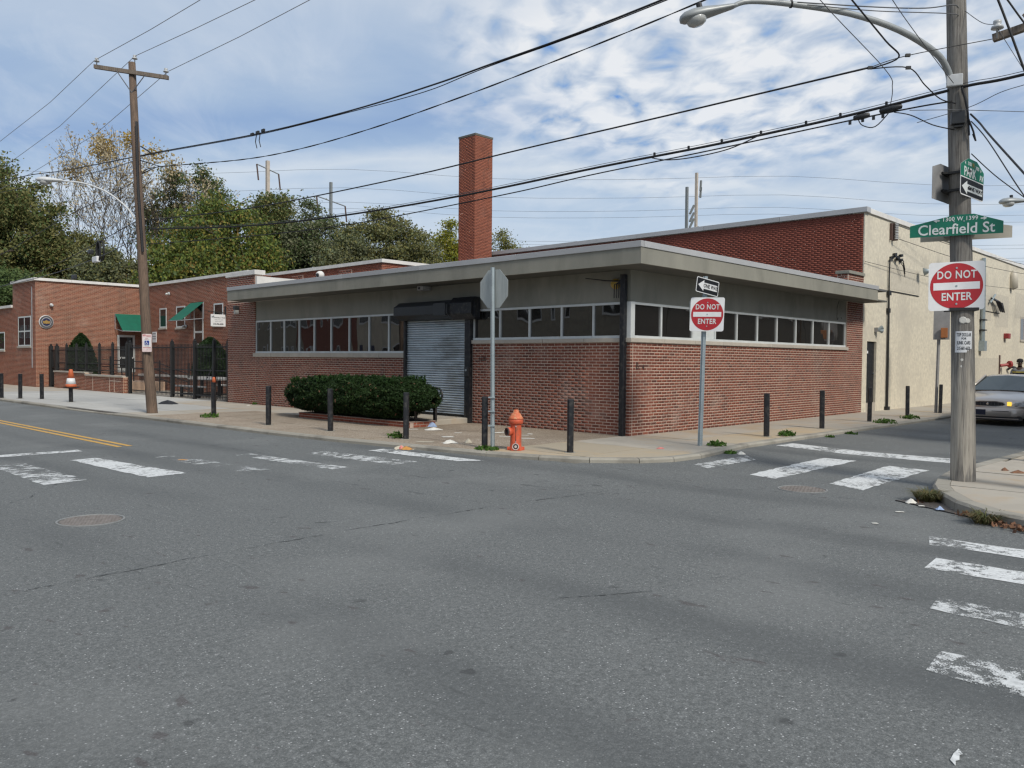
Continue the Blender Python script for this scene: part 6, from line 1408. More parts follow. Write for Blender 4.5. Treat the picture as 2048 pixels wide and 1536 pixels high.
for lab, P, r_, mt in (
    ('lamp feed wire running from the arm to the grey pole', [(-4.3, -5.58, 6.16), (-3.21, -6.14, 6.28), (-2.54, -6.54, 6.36), (-2.17, -6.78, 6.45), (-2.06, -6.82, 6.43)], .010, 'wire_grey'),
    ('second lamp feed wire just below the first', [(-4.21, -5.67, 6.13), (-3.21, -6.14, 6.23), (-2.2, -6.73, 6.34), (-1.95, -6.8, 6.36)], .008, 'wire_grey'),
    ('thin wire dropping from the top edge to the cable junction', [(-6.2, -6.0, 6.3), (-4.89, -6.13, 5.84), (-3.34, -6.33, 5.39), (-2.7, -6.2, 5.34), (-2.04, -5.95, 5.32)], .007, 'wire_grey'),
    ('thick service cable dropping from the top edge left of the pole', [(-5.4, -6.3, 6.1), (-4.63, -6.4, 5.84), (-3.64, -6.43, 5.65), (-3.21, -6.45, 5.55), (-3.26, -6.11, 5.47)], .014, 'wire_black'),
    ('thin wire crossing the lamp arm towards the grey pole', [(-5.2, -6.75, 6.1), (-4.31, -6.74, 5.85), (-3.08, -6.72, 5.67), (-2.1, -6.79, 5.42)], .007, 'wire_grey'),
    ('slack loop from the cable junction down to the grey pole', [(-3.26, -6.11, 5.47), (-3.0, -6.5, 5.46), (-2.66, -6.6, 5.3), (-2.31, -6.69, 5.18), (-2.03, -6.8, 5.16)], .010, 'wire_black'),
    ('short cable from the splice cases to the black box', [(-2.03, -6.0, 5.2), (-2.25, -6.3, 5.05), (-2.3, -6.6, 4.85), (-2.04, -6.8, 4.80)], .010, 'wire_black'),
    ('thick service cable falling from the grey pole to the right edge', [(-1.87, -6.95, 5.02), (-2.4, -7.2, 4.74), (-3.09, -7.49, 4.39), (-3.97, -8.05, 3.70), (-5.0, -8.7, 2.9)], .016, 'wire_black'),
    ('thinner cable under the thick one falling to the right edge', [(-1.87, -6.96, 4.92), (-2.4, -7.22, 4.62), (-3.07, -7.52, 4.24), (-3.97, -8.06, 3.45), (-5.0, -8.7, 2.6)], .010, 'wire_black'),
    ('wire sloping from behind the Park Av plate to the right edge', [(-1.87, -6.97, 4.48), (-1.7, -7.22, 4.18), (-1.43, -7.52, 3.88), (-.9, -8.1, 3.3)], .009, 'wire_black'),
    ('thick twisted cable crossing the crossarm at the right edge', [(-3.7, -7.5, 6.3), (-3.56, -7.66, 5.81), (-3.5, -7.75, 5.52), (-3.37, -7.90, 5.01), (-3.2, -8.1, 4.4)], .017, 'wire_black'),
    ('short wire from the pole top to the white insulator', [(-1.90, -6.84, 6.45), (-2.12, -7.13, 6.13), (-2.34, -7.36, 5.98)], .006, 'wire_grey'),
    ('thin wire falling from the crossarm to the right edge', [(-2.34, -7.36, 5.94), (-2.33, -7.67, 5.33), (-2.34, -7.95, 4.8)], .006, 'wire_grey'),
    ('thin wire below the bundle on the right of the pole', [(-2.0, -6.3, 5.0), (-1.93, -6.94, 5.10), (-2.31, -7.41, 5.11), (-2.74, -7.83, 5.03), (-3.3, -8.4, 4.95)], .006, 'wire_grey'),
    ('level wire crossing the grey pole to the right edge', [(-2.91, -6.5, 4.93), (-2.22, -6.85, 5.02), (-1.9, -7.02, 5.05), (-1.06, -7.41, 5.14), (-.3, -7.8, 5.2)], .006, 'wire_grey'),
    ('short dark wire in the upper right corner', [(-3.7, -7.5, 6.2), (-3.53, -7.69, 5.9), (-3.36, -7.88, 5.56), (-3.2, -8.1, 5.2)], .013, 'wire_black'),
    ('cable running left from the brown pole over the lamp arm', [(-4.72, 14.01, 6.66), (-4.7, 15.95, 6.50), (-4.7, 18.95, 6.36), (-4.7, 22.49, 6.05), (-4.7, 27.43, 5.64), (-4.7, 36, 5.2)], .014, 'wire_black'),
    ('sagging cable on the left of the brown pole above the coil', [(-4.68, 13.74, 5.55), (-4.7, 16.9, 5.18), (-4.7, 19.5, 4.9), (-4.7, 23, 4.62), (-4.7, 29, 4.3), (-4.7, 36, 4.1)], .015, 'wire_black'),
    ('pale cable on the left of the brown pole below the coil', [(-4.66, 13.67, 5.08), (-4.7, 16.79, 4.72), (-4.7, 21.46, 4.47), (-4.7, 27.47, 4.38), (-4.7, 36, 4.4)], .014, 'wire_grey'),
    ('wire from the stucco corner to the right', [(15.3, -.2, 6.35), (22, -1.0, 6.0), (40, -2.5, 6.1)], .012, 'wire_black'),
    ('lower wire from the stucco corner to the right', [(15.3, -.2, 5.9), (24, -1.0, 5.6), (40, -2.5, 5.9)], .012, 'wire_black'),
    ('thin wire along the tan stucco from the brick edge', [(12.8, -.05, 4.9), (20, -.3, 4.85), (28, -1.0, 5.0), (40, -2.0, 5.4)], .010, 'wire_black'),
    ('thin drop wire slanting down to the end pier roof', [(-4.0, 12.7, 7.0), (-2.5, 14.5, 6.0), (.1, 16.9, 4.7)], .007, 'wire_grey')):
    wire(lab, P, r_, mt)
cj = thing('cable_junction', 'small black connectors where the crossing cables meet', 'connector', (-3.24, -6.1, 5.47))
for p in ((-3.26, -6.11, 5.485), (-3.03, -6.5, 5.612), (-3.0, -6.5, 5.46)): MB().obox(p, (.6, -.8, 0), (0, 0, 1), (.8, .6, 0), .03, .018, .018).build('connector', 'black_iron', cj)
cw_ = thing('cable_splice', 'frayed splice hanging on the thick upper line', 'connector', (-4.55, 7.4, 6.8))
for dy in (-.25, 0, .25): MB().obox((-4.55, 7.4+dy, 6.86), (0, 1, 0), (1, 0, 0), (0, 0, 1), .06, .02, .03).build('clamp', 'black_iron', cw_)
for dy in (.05, -.12): MB().tube([(-4.55, 7.4+dy, 6.82), (-4.55, 7.45+dy, 6.66), (-4.55, 7.38+dy, 6.5)], .012, 4).build('tail', 'wire_black', cw_)
ci = thing('cable_coil', 'spare coil of black cable with a white box hanging from the line', 'cable coil', (-4.7, 16.9, 4.9))
for k, (w_, dy) in enumerate(((.11, 0), (.07, .05), (.13, -.04))):
    MB().tube([(-4.7+.04*k, 16.92+dy+w_*1.5*math.sin(a), 4.90+.31*math.cos(a)) for a in np.linspace(0, 2*math.pi, 17)], .026, 5).build('coil', 'wire_black', ci, smooth=True)
MB().box(-4.78, -4.66, 16.85, 17.25, 4.56, 4.74).build('box', 'sign_white', ci, bevel=.02); MB().box(-4.76, -4.64, 17.45, 17.7, 4.86, 5.0).build('case', 'black_plastic', ci, bevel=.03)
o = MB().box(-4.76, -4.66, 18.9, 19.2, 4.15, 4.3).build('splice_box', 'black_plastic', bevel=.02); tag(o, 'small dark box hanging left of the cable coil', 'cable box')

# high tension line far behind
PY = []
def pylon(label, x, y, h, arms, mat):
    t = thing('pylon', label, 'pylon', (x, y, 0), group='poles of the distant power line')
    hw_ = .21 if 'broad' in label else .16; MB().box(x-hw_, x+hw_, y-hw_, y+hw_, 0, h).build('mast', mat, t)
    ad = Vector((.72, -.69, 0))
    for z, hw in arms:
        p, q = Vector((x, y, z))-ad*hw+Vector((0, 0, .55)), Vector((x, y, z))+ad*hw-Vector((0, 0, .75)); MB().tube([p, q], .08, 5).build('arm', 'pylon_grey', t)
        for e in (p, q): MB().tube([e, e+Vector((.25, 0, -2.1))], .10, 6).build('insulator_string', 'rust', t)
    return t
pylon('broad pale pylon mast rising behind the dark domed tree', 42.9, 90.1, 28.0, [(27.0, 1.45)], 'pylon_paint')
pylon('slimmer grey pylon mast behind the airy tree', 48.7, 83.9, 25.2, [(22.8, 1.9)], 'pylon_grey')
t = pylon('tall pale pylon mast right of the chimney', 82.6, 48.6, 26.9, [], 'pylon_paint'); 
for z in (25.2, 24.3, 19.0, 17.9): MB().obox((82.6+.4*(1 if z > 20 else -.3), 48.2, z), (.1, 0, 1), (1, 0, -.1), (0, 1, 0), .7, .11, .11).build('insulator_string', 'pylon_grey', t)
t = pylon('short grey topped pylon mast right of the chimney', 81.7, 49.5, 25.0, [], 'pylon_grey')
for z in (22.0, 21.0, 20.2): MB().obox((82.2, 49.0, z), (.35, -.3, 1), (1, 0, -.35), (0, 1, 0), .6, .11, .11).build('insulator_string', 'pylon_grey', t)
dl = Vector((82.6-42.9, 48.6-90.1, 0)); 
for i, (za, zb, off) in enumerate([(27.4, 26.6, 0), (25.3, 24.4, 2), (23.4, 23.2, 4), (22.9, 22.5, 6), (19.2, 19.0, 3), (18.5, 18.3, 1), (17.2, 17.4, 5), (16.6, 16.7, 2), (16.1, 16.3, 0)]):
    A = Vector((42.9, 90.1, za))-dl*.85; B = Vector((82.6, 48.6, zb))+dl*.9; P = []
    for k in range(9):
        u = k/8; p = A.lerp(B, u)+Vector((.68, .73, 0))*off*.8; sag = 1.2*math.sin(math.pi*((u*2.75) % 1)); P.append(p-Vector((0, 0, sag)))
    wire(('topmost', 'second highest', 'third highest', 'fourth highest', 'middle', 'fourth lowest', 'third lowest', 'second lowest', 'lowest')[i]+' faint high tension wire far behind the roofs', P, .022, 'wire_grey', n=3, name='power_line', group='high tension wires behind the roofs')

# ------------------------------------------------------------------ road ironwork
def manhole(label, c, r_, seed, bars=True):
    z = roadz(*c)+.004; t = thing('manhole_cover', label, 'manhole cover', (*c, z))
    MB().lathe([(r_*1.08, -.02), (r_*1.08, .003), (r_*1.02, .003), (r_*1.01, -.02)], (*c, z), (0, 0, 1), 40).build('rim', 'ring_iron', t); MB().lathe([(r_, -.02), (r_, -.006), (0, -.006)], (*c, z), (0, 0, 1), 40).build('plate', 'pit_black', t)
    m = MB(); n = 6
    for a in (R(20), R(110)):
        d = Vector((math.cos(a), math.sin(a), 0)); s_ = Vector((-d.y, d.x, 0))
        for i in range(-n, n+1):
            o_ = i/n*r_*.93; l = math.sqrt(max(0, (r_*.95)**2-o_*o_))
            if l > .05: m.obox(Vector((*c, z-.003+(.0006 if a > 1 else 0)))+s_*o_, d, s_, (0, 0, 1), l, r_*.042, .0022)
    m.build('raised_grid', 'worn_iron', t)['kind'] = 'stuff'
manhole('round iron manhole cover with raised grid in the near lane', (-11.21, -1.12), .305, 0)
manhole('round manhole cover beside the side street crosswalk', (-3.55, -5.43), .30, 1)
dg = thing('storm_drain', 'slotted iron storm drain grate against the kerb corner', 'drain grate', (-3.8, -7.1, -.11))
A_ = Vector((-3.60, -6.72, 0)); B_ = Vector((-4.12, -7.62, 0)); dd = (B_-A_).normalized(); sd_ = Vector((dd.y, -dd.x, 0)); sd_ = sd_ if sd_.dot(Vector((1, 0, 0))) > 0 else -sd_
mid = (A_+B_)/2+sd_*.20; z = -.118
MB().obox(mid+Vector((0, 0, z-.006)), dd, sd_, (0, 0, 1), .56, .22, .002).build('pit', 'pit_black', dg)
MB().obox(mid+sd_*-.22+Vector((0, 0, z)), dd, sd_, (0, 0, 1), .57, .014, .006).obox(mid+sd_*.22+Vector((0, 0, z)), dd, sd_, (0, 0, 1), .57, .014, .006).build('frame', 'bare_iron', dg)
for i in range(8):
    MB().obox(mid+sd_*(-.19+.055*i)+Vector((0, 0, z+.003)), dd, sd_, (0, 0, 1), .56, .009, .0025).build('bar', 'worn_iron', dg)
# ------------------------------------------------------------------ litter
def paper(label, x, y, z, l, w, h, mat, seed, name='paper_litter', cat='paper', rz=None, fold=0.5):
    rs = random.Random(seed); n = 5; V = []; rz = rs.uniform(0, 3.14) if rz is None else rz
    for j in range(n):
        for i in range(n):
            u, v = i/(n-1)-.5, j/(n-1)-.5; e = 1-(abs(u)+abs(v))*.25
            hh = h*max(0, (1-(abs(u)*2)**1.6)*(1-(abs(v)*2)**2)+rs.uniform(-.25, .25)*fold)+.003
            V.append((u*l*(1+rs.uniform(-.12, .12)), v*w*(1+rs.uniform(-.12, .12)), hh))
    m = MB(); m.v = V+[(a*.97, b*.97, max(c-.004, .001)) for a, b, c in V]; k = n*n
    for j in range(n-1):
        for i in range(n-1): q = j*n+i; m.f += [(q, q+1, q+n+1, q+n), (k+q, k+q+n, k+q+n+1, k+q+1)]
    o = m.build(name, mat, world=False); o.location = (x, y, z); o.rotation_euler = (0, 0, rz); tag(o, label, cat, 'litter on the pavement'); return o
LT = [('crumpled pale blue wrapper against the concrete step', -1.55, 4.62, 0, .22, .16, .12, 'paper_blue'), ('large crumpled off white bag right of the planter', -2.10, 3.92, 0, .40, .26, .06, 'paper_white'), ('flat white paper by the planter corner', -2.35, 4.35, 0, .22, .12, .006, 'paper_white'),
      ('small white paper scrap midway between step and kerb', -2.19, 3.0, 0, .16, .10, .006, 'paper_white'), ('square white napkin lying on the brown pavement', -2.98, 2.45, 0, .24, .2, .008, 'paper_white'), ('crumpled white bag near the kerb behind the food plate', -3.82, 1.45, 0, .28, .22, .07, 'paper_white'),
      ('flattened pale paper strip at the kerb edge', -4.03, 1.95, 0, .34, .14, .008, 'paper_tan'), ('small pale crushed cup left of the stop sign', -3.5, 1.28, 0, .14, .12, .08, 'paper_tan'), ('torn white paper just right of the stop sign post', -1.5, 2.45, 0, .28, .14, .012, 'paper_white'), ('ragged pale paper by the brick wall right of the stop sign', -1.1, 2.55, 0, .26, .16, .03, 'paper_tan'),
      ('long flat white strip behind the hydrant outlet', -2.02, 1.72, 0, .26, .1, .005, 'paper_white'), ('flat white strip right of the hydrant', -1.99, 1.12, 0, .3, .12, .006, 'paper_white'), ('little white scrap behind the hydrant near the wall', -1.22, 1.75, 0, .12, .1, .012, 'paper_white'), ('thin white strip on the brown pavement behind the hydrant', -1.52, 1.62, 0, .16, .07, .005, 'paper_white'),
      ('tiny white scrap at the foot of the stop sign post', -3.35, .78, 0, .05, .05, .03, 'paper_white'), ('white scrap in the gutter by the stop sign', -4.52, .2, -.10, .08, .06, .02, 'paper_white'), ('pale scrap in the gutter before the hedge', -4.78, 2.7, -.10, .1, .06, .01, 'paper_white'), ('small white scrap in the gutter left of the hedge', -5.2, 5.2, -.10, .1, .07, .01, 'paper_white'),
      ('white tissue on the pavement by the end pier', -.55, 15.2, 0, .14, .08, .02, 'paper_white'), ('red and white wrapper on the buff corner pavement', -1.60, -1.85, 0, .15, .07, .03, 'paper_pink'), ('crumpled white paper in the side street gutter', -.62, -2.95, -.09, .17, .12, .06, 'paper_white'), ('white foam cup scrap beside the storm drain', -3.66, -6.86, -.12, .13, .1, .06, 'paper_white'),
      ('pale paper in the road before the storm drain', -4.4, -6.98, -.12, .10, .05, .005, 'paper_white'), ('small white scrap in the road beyond the near crosswalk', -5.31, -7.03, -.12, .06, .05, .005, 'paper_white'), ('orange scrap lying alone in the wide road', -8.24, 3.25, -.124, .16, .07, .008, 'paper_orange'), ('crushed silver can on the storm drain', -3.96, -7.28, -.11, .09, .06, .04, 'paper_blue'),
      ('white scrap on the drain bars', -3.86, -7.05, -.108, .07, .05, .006, 'paper_white'), ('brown curled leaf on the near pavement', -.3, -7.12, 0, .10, .07, .05, 'leaf_brown'), ('brown flattened wrapper at the right edge of the near pavement', -.47, -7.33, 0, .20, .10, .05, 'leaf_brown'), ('white scrap in the side street near the car', 2.4, -5.9, -.12, .2, .1, .01, 'paper_white')]
for i, (lab, x, y, z, l, w, h, mt) in enumerate(LT): paper(lab, x, y, z, l, w, h, mt, 200+i, rz=R(-45)+random.uniform(-.35, .35))
fp_ = thing('food_plate', 'paper plate of orange and pink food scraps in the gutter', 'plate', (-4.72, 1.72, -.09))
MB().lathe([(.12, 0), (.19, .03), (.185, .035), (.11, .008), (0, .008)], (-4.72, 1.72, -.09), (-.1, -.15, 1), 16).build('plate', 'paper_tan', fp_)
o = paper('x', 0, 0, 0, .22, .16, .06, 'paper_orange', 300); o.parent = fp_; o.location = (.02, -.03, .01); o.name = 'orange_scrap'; [o.__delitem__(k) for k in ('label', 'category', 'group')]
o = paper('x', 0, 0, 0, .10, .09, .07, 'paper_pink', 301); o.parent = fp_; o.location = (.0, .09, .015); o.name = 'pink_scrap'; [o.__delitem__(k) for k in ('label', 'category', 'group')]
o = paper('black plastic bag lying flat by the iron fence', -2.2, 17.7, 0, .62, .34, .14, 'bag_black', 310, 'plastic_bag', 'bag', R(-60))
rc = paper('white receipt standing against the brick wall by the stop sign', -.05, 3.35, .02, .08, .16, .01, 'paper_white', 311, rz=0); rc.rotation_euler = (0, R(-70), 0)
lv = thing('leaf_litter', 'drift of dry brown leaves against the kerb by the drain', 'leaves', (-4.4, -7.9, -.12)); lv['kind'] = 'stuff'
rng = np.random.default_rng(90); q = rng.random(150); C = np.stack([-4.10-.62*q+rng.normal(size=150)*.06, -7.60-.75*q+rng.normal(size=150)*.05, -.105+rng.random(150)*.03], 1); q2 = rng.normal(size=(40, 2))*.12
C = np.concatenate([C, np.stack([-3.3+q2[:, 0], -6.95+q2[:, 1]*.6, np.full(40, -.11)], 1)])
V, F = leaf_quads(C, .1, .045, rng); npmesh('leaves', V, F, 'leaf_brown', lv)

# ------------------------------------------------------------------ handrail by the step
hr = thing('handrail', 'short black looped handrail between hedge and roller shutter', 'handrail', (-1.3, 4.8, 0))
MB().tube(smooth_path([(-1.30, 5.35, .92), (-1.30, 4.75, .92), (-1.30, 4.58, .84), (-1.30, 4.55, .72), (-1.30, 4.68, .60), (-1.30, 5.3, .58)], 5), .024, 8).build('rail', 'black_paint', hr, smooth=True)
MB().box(-1.33, -1.27, 4.76, 4.84, .1, .60).box(-1.33, -1.27, 5.5, 5.56, .1, .92).build('post', 'black_paint', hr)

# ------------------------------------------------------------------ car
car = thing('sedan_car', 'champagne sedan facing the camera with amber turn signal lit', 'car', (11.75, -3.94, -.12))
def loft(sections, mat, name, parent, off, smooth=True, bev=0):
    m = MB(); n = len(sections[0])
    for s in sections: m.v += [tuple(Vector(p)+Vector(off)) for p in s]
    for i in range(len(sections)-1):
        for k in range(n): q = (k+1) % n; m.f.append((i*n+k, (i+1)*n+k, (i+1)*n+q, i*n+q))
    m.f.append(tuple(range(n))); m.f.append(tuple((len(sections)-1)*n+k for k in range(n))[::-1])
    return m.build(name, mat, parent, smooth=smooth, bevel=bev)
CO = (11.75, -3.94, -.12)
def sec(x, w, z0, z1, crown=.04, tuck=.06):
    """body section across the car: rounded shoulders, slightly crowned top"""
    h = z1-z0; P = []
    pts = [(-w+tuck, z0), (-w, z0+h*.30), (-w+.01, z0+h*.62), (-w+.05, z1-.05), (-w+.14, z1), (-w*.45, z1+crown*.7), (0, z1+crown), (w*.45, z1+crown*.7), (w-.14, z1), (w-.05, z1-.05), (w-.01, z0+h*.62), (w, z0+h*.30), (w-tuck, z0)]
    return [(x, y, z) for y, z in pts]
body = loft([sec(.02, .74, .34, .66, .02), sec(.06, .84, .27, .70, .03), (sec(.22, .90, .22, .74, .04)), sec(.6, .925, .2, .80, .05), sec(1.1, .93, .2, .88, .05), sec(1.45, .93, .2, .93, .03), sec(2.2, .93, .2, .95, .02), sec(3.4, .93, .2, .96, .02), sec(4.0, .92, .22, .97, .03), sec(4.7, .89, .26, .94, .03), sec(5.0, .80, .34, .86, .02)], 'car_paint', 'body', car, CO)
def cab(x, w, z): return [(x, -w, z), (x, -w*.9, z+.03), (x, 0, z+.05), (x, w*.9, z+.03), (x, w, z), (x, w, z-.06), (x, -w, z-.06)]
loft([cab(2.18, .56, 1.33), cab(2.35, .60, 1.365), cab(2.9, .62, 1.385), cab(3.5, .58, 1.36), cab(3.62, .56, 1.33)], 'car_paint', 'roof', car, CO)
def prismo(P, mat, name, parent, d=(0, 0, .0)):
    m = MB(); m.poly([tuple(Vector(p)+Vector(CO)) for p in P]); return m.build(name, mat, parent)
prismo([(1.40, -.80, .955), (1.36, 0, .975), (1.40, .80, .955), (2.20, .585, 1.355), (2.16, 0, 1.395), (2.20, -.585, 1.355)], 'car_glass', 'windscreen', car)
for s_ in (-1, 1):
    prismo([(1.46, s_*.84, .955), (2.22, s_*.62, 1.36), (3.6, s_*.60, 1.36), (4.3, s_*.82, .97)][::s_], 'car_glass', 'side_window', car)
    for p_, q_, r0_ in (((1.38, s_*.83, .95), (2.2, s_*.60, 1.39), .028), ((2.8, s_*.63, 1.38), (2.85, s_*.84, .96), .03), ((3.6, s_*.59, 1.38), (4.35, s_*.82, .97), .035)): MB().tube([Vector(p_)+Vector(CO), Vector(q_)+Vector(CO)], r0_, 6).build('pillar', 'car_paint', car, smooth=True)
    m = MB().lathe([(.0, 0), (.075, .01), (.085, .08), (.05, .14), (0, .15)], Vector((1.62, s_*1.02, 1.02))+Vector(CO), (1, 0, 0), 12); mi = m.build('wing_mirror', 'car_paint', car, smooth=True); MB().tube([Vector((1.68, s_*.90, .98))+Vector(CO), Vector((1.68, s_*.98, 1.01))+Vector(CO)], .025, 5).build('stalk', 'car_dark', mi)
    # lamps
    hl = MB().prism([tuple(Vector(p)+Vector(CO)) for p in [(-.035, s_*.48, .56), (-.02, s_*.52, .69), (.0, s_*.80, .68), (.10, s_*.90, .655), (.09, s_*.89, .57), (-.01, s_*.76, .55)]][::s_], (.12, 0, 0)).build('headlight', 'headlamp', car)
    MB().obox(Vector((-.038, s_*.55, .625))+Vector(CO), (0, 1, 0), (0, 0, 1), (1, 0, 0), .055, .055, .012).build('turn_lens', 'amber_lamp' if s_ < 0 else 'lamp_lens', hl, bevel=.02)
    MB().lathe([(.055, 0), (.05, .02), (0, .03)], Vector((-.012, s_*.72, .62))+Vector(CO), (-1, 0, 0), 12).build('lamp_bulb', 'lamp_lens', hl)
    for x in (1.0, 3.85):
        wh = MB().lathe([(.2, 0), (.31, .0), (.325, .03), (.325, .17), (.31, .2), (.2, .2)], Vector((x, s_*.93-(.0 if s_ < 0 else .0), .325))+Vector(CO), (0, -s_, 0), 24).build('wheel', 'tyre', car, smooth=False); MB().lathe([(.2, .0), (.19, .03), (.05, .01), (0, .0)], Vector((x, s_*.935, .325))+Vector(CO), (0, -s_, 0), 20).build('rim', 'galvanised', wh)
prismo([(4.35, -.78, .98), (3.62, -.56, 1.37), (3.62, .56, 1.37), (4.35, .78, .98)], 'car_glass', 'rear_window', car)
gr = MB().prism([tuple(Vector((-.0+.02*(abs(y)/.45)**2, y, z))+Vector(CO)) for y, z in [(-.46, .60), (-.40, .665), (-.2, .69), (.2, .69), (.40, .665), (.46, .60), (.40, .555), (.2, .535), (-.2, .535), (-.40, .555)]], (.06, 0, 0)).build('grille', 'chrome', car)
MB().prism([tuple(Vector((-.006+.02*(abs(y)/.45)**2, y, z))+Vector(CO)) for y, z in [(-.435, .60), (-.38, .648), (-.2, .67), (.2, .67), (.38, .648), (.435, .60), (.38, .572), (.2, .552), (-.2, .552), (-.38, .572)]], (.02, 0, 0)).build('grille_mesh', 'car_dark', gr)
for i in range(9): y = -.36+.09*i; MB().box(CO[0]-.011, CO[0]-.004, CO[1]+y-.004, CO[1]+y+.004, CO[2]+.565, CO[2]+.655).build('grille_bar', 'wire_grey', gr)
MB().lathe([(.035, 0), (.03, .006)], Vector((-.012, 0, .612))+Vector(CO), (-1, 0, 0), 14).build('emblem', 'chrome', gr)
bp = loft([[(x, y, z) for y, z in ((-w, .30), (-w, .46), (-w*.9, .50), (w*.9, .50), (w, .46), (w, .30), (w*.9, .26), (-w*.9, .26))] for x, w in ((-.06, .62), (-.03, .76), (.05, .87), (.25, .925), (.35, .93))], 'car_paint', 'bumper', car, CO)
MB().box(CO[0]-.072, CO[0]-.055, CO[1]+.03, CO[1]+.34, CO[2]+.30, CO[2]+.45).build('number_plate', 'plate_navy', bp); MB().box(CO[0]-.066, CO[0]-.05, CO[1]-.55, CO[1]-.12, CO[2]+.405, CO[2]+.42).build('trim_line', 'car_dark', bp)
MB().box(CO[0]-.02, CO[0]+.3, CO[1]-.82, CO[1]+.82, CO[2]+.16, CO[2]+.262).build('air_dam', 'car_dark', car); MB().box(CO[0]-.045, CO[0]+.02, CO[1]-.78, CO[1]+.78, CO[2]+.20, CO[2]+.215).build('lower_trim', 'car_paint', car)
MB().box(CO[0]+1.5, CO[0]+4.3, CO[1]-.8, CO[1]+.8, CO[2]+.5, CO[2]+.96).build('interior', 'car_dark', car); MB().box(CO[0]+2.1, CO[0]+2.16, CO[1]-.12, CO[1]+.12, CO[2]+1.27, CO[2]+1.33).build('rear_view_mirror', 'car_dark', car)

# ------------------------------------------------------------------ person standing behind the car
pe = thing('person', 'person in dark cap and grey jacket with yellow striped black chest', 'person', (21.6, -2.62, -.0))
def skin(name, J, E, mat, parent, root=0, sub=2):
    """joints (x, y, z, rx, ry) and edges -> one continuous skinned surface, baked to a mesh"""
    me = bpy.data.meshes.new(name); me.from_pydata([j[:3] for j in J], E, []); ob = bpy.data.objects.new(name, me); COL.objects.link(ob)
    md = ob.modifiers.new('s', 'SKIN'); md.use_smooth_shade = True; sv = me.skin_vertices[0].data
    for i, j in enumerate(J): sv[i].radius = (j[3], j[4] if len(j) > 4 else j[3])
    for i in range(len(J)): sv[i].use_root = (i == root)
    sb = ob.modifiers.new('u', 'SUBSURF'); sb.levels = sub; sb.render_levels = sub
    m2 = bpy.data.meshes.new_from_object(ob.evaluated_get(bpy.context.evaluated_depsgraph_get())); bpy.data.objects.remove(ob)
    m2.name = name; m2.materials.clear()
    for p in m2.polygons: p.use_smooth = True
    return link(name, m2, mat, parent)
# local frame: faces -X, y is his right to left
J = [(0, 0, .95, .15, .11), (0, 0, 1.12, .15, .10), (0, 0, 1.30, .17, .11), (0, 0, 1.43, .14, .09), (-.01, 0, 1.50, .06, .06), (-.03, 0, 1.57, .065, .07), (-.03, 0, 1.66, .085, .095), (-.02, 0, 1.73, .06, .07),
     (0, .20, 1.42, .065), (.02, .27, 1.16, .052), (-.08, .26, .92, .040), (-.12, .25, .84, .035), (0, -.20, 1.42, .065), (.02, -.27, 1.16, .052), (-.08, -.26, .92, .040), (-.12, -.25, .84, .035),
     (0, .10, .86, .10), (0, .11, .48, .07), (.02, .11, .08, .05), (-.13, .12, .035, .035), (0, -.10, .86, .10), (0, -.11, .48, .07), (.02, -.11, .08, .05), (-.13, -.12, .035, .035)]
E_ = [(0, 1), (1, 2), (2, 3), (3, 4), (4, 5), (5, 6), (6, 7), (3, 8), (8, 9), (9, 10), (10, 11), (3, 12), (12, 13), (13, 14), (14, 15), (0, 16), (16, 17), (17, 18), (18, 19), (0, 20), (20, 21), (21, 22), (22, 23)]
skin('body', J, E_, 'skin_dark', pe)
skin('jacket', [(0, 0, .90, .175, .135), (0, 0, 1.1, .18, .13), (0, 0, 1.30, .19, .13), (0, 0, 1.43, .165, .115), (-.0, 0, 1.50, .085, .085), (0, .22, 1.42, .085), (.02, .295, 1.16, .072), (-.06, .285, .94, .058), (0, -.22, 1.42, .085), (.02, -.295, 1.16, .072), (-.06, -.285, .94, .058)],
     [(0, 1), (1, 2), (2, 3), (3, 4), (3, 5), (5, 6), (6, 7), (3, 8), (8, 9), (9, 10)], 'jacket_grey', pe)
skin('trousers', [(0, 0, .92, .16, .125), (0, .10, .84, .115), (0, .11, .48, .088), (.02, .11, .10, .07), (0, -.10, .84, .115), (0, -.11, .48, .088), (.02, -.11, .10, .07)], [(0, 1), (1, 2), (2, 3), (0, 4), (4, 5), (5, 6)], 'trouser_dark', pe)
for s_ in (-1, 1): skin('shoe', [(.03, s_*.11, .05, .055), (-.08, s_*.115, .04, .05), (-.17, s_*.12, .035, .035)], [(0, 1), (1, 2)], 'bag_black', pe)
jk = next(o for o in pe.children if o.name.startswith('jacket')); JV = np.array([v.co[:] for v in jk.data.vertices])
def band(name, z0, z1, gap, mat):
    m = MB(); n = 22; rows = 5; JT = JV[np.abs(JV[:, 1]) < .235]
    for j in range(rows+1):
        z = z0+(z1-z0)*j/rows; N_ = JT[np.abs(JT[:, 2]-z) < .06]
        for i in range(n+1):
            a = math.pi*(.62+.76*i/n); d = np.array((math.cos(a), math.sin(a))); r_ = (N_[:, :2]@d).max()+gap; m.v.append((d[0]*r_, d[1]*r_, z))
    for j in range(rows):
        for i in range(n): q = j*(n+1)+i; m.f.append((q, q+1, q+n+2, q+n+1))
    return m.build(name, mat, pe, world=False, smooth=True)
band('black_panel', 1.0, 1.30, .006, 'jacket_black'); band('yellow_stripe', 1.302, 1.345, .008, 'stripe_yellow')
m = MB().lathe([(.108, 0), (.115, .03), (.11, .08), (.085, .125), (.04, .145), (0, .15)], (-.025, 0, 1.69), (.06, 0, 1), 18); cap = m.build('cap', 'cap_black', pe, world=False, smooth=True)
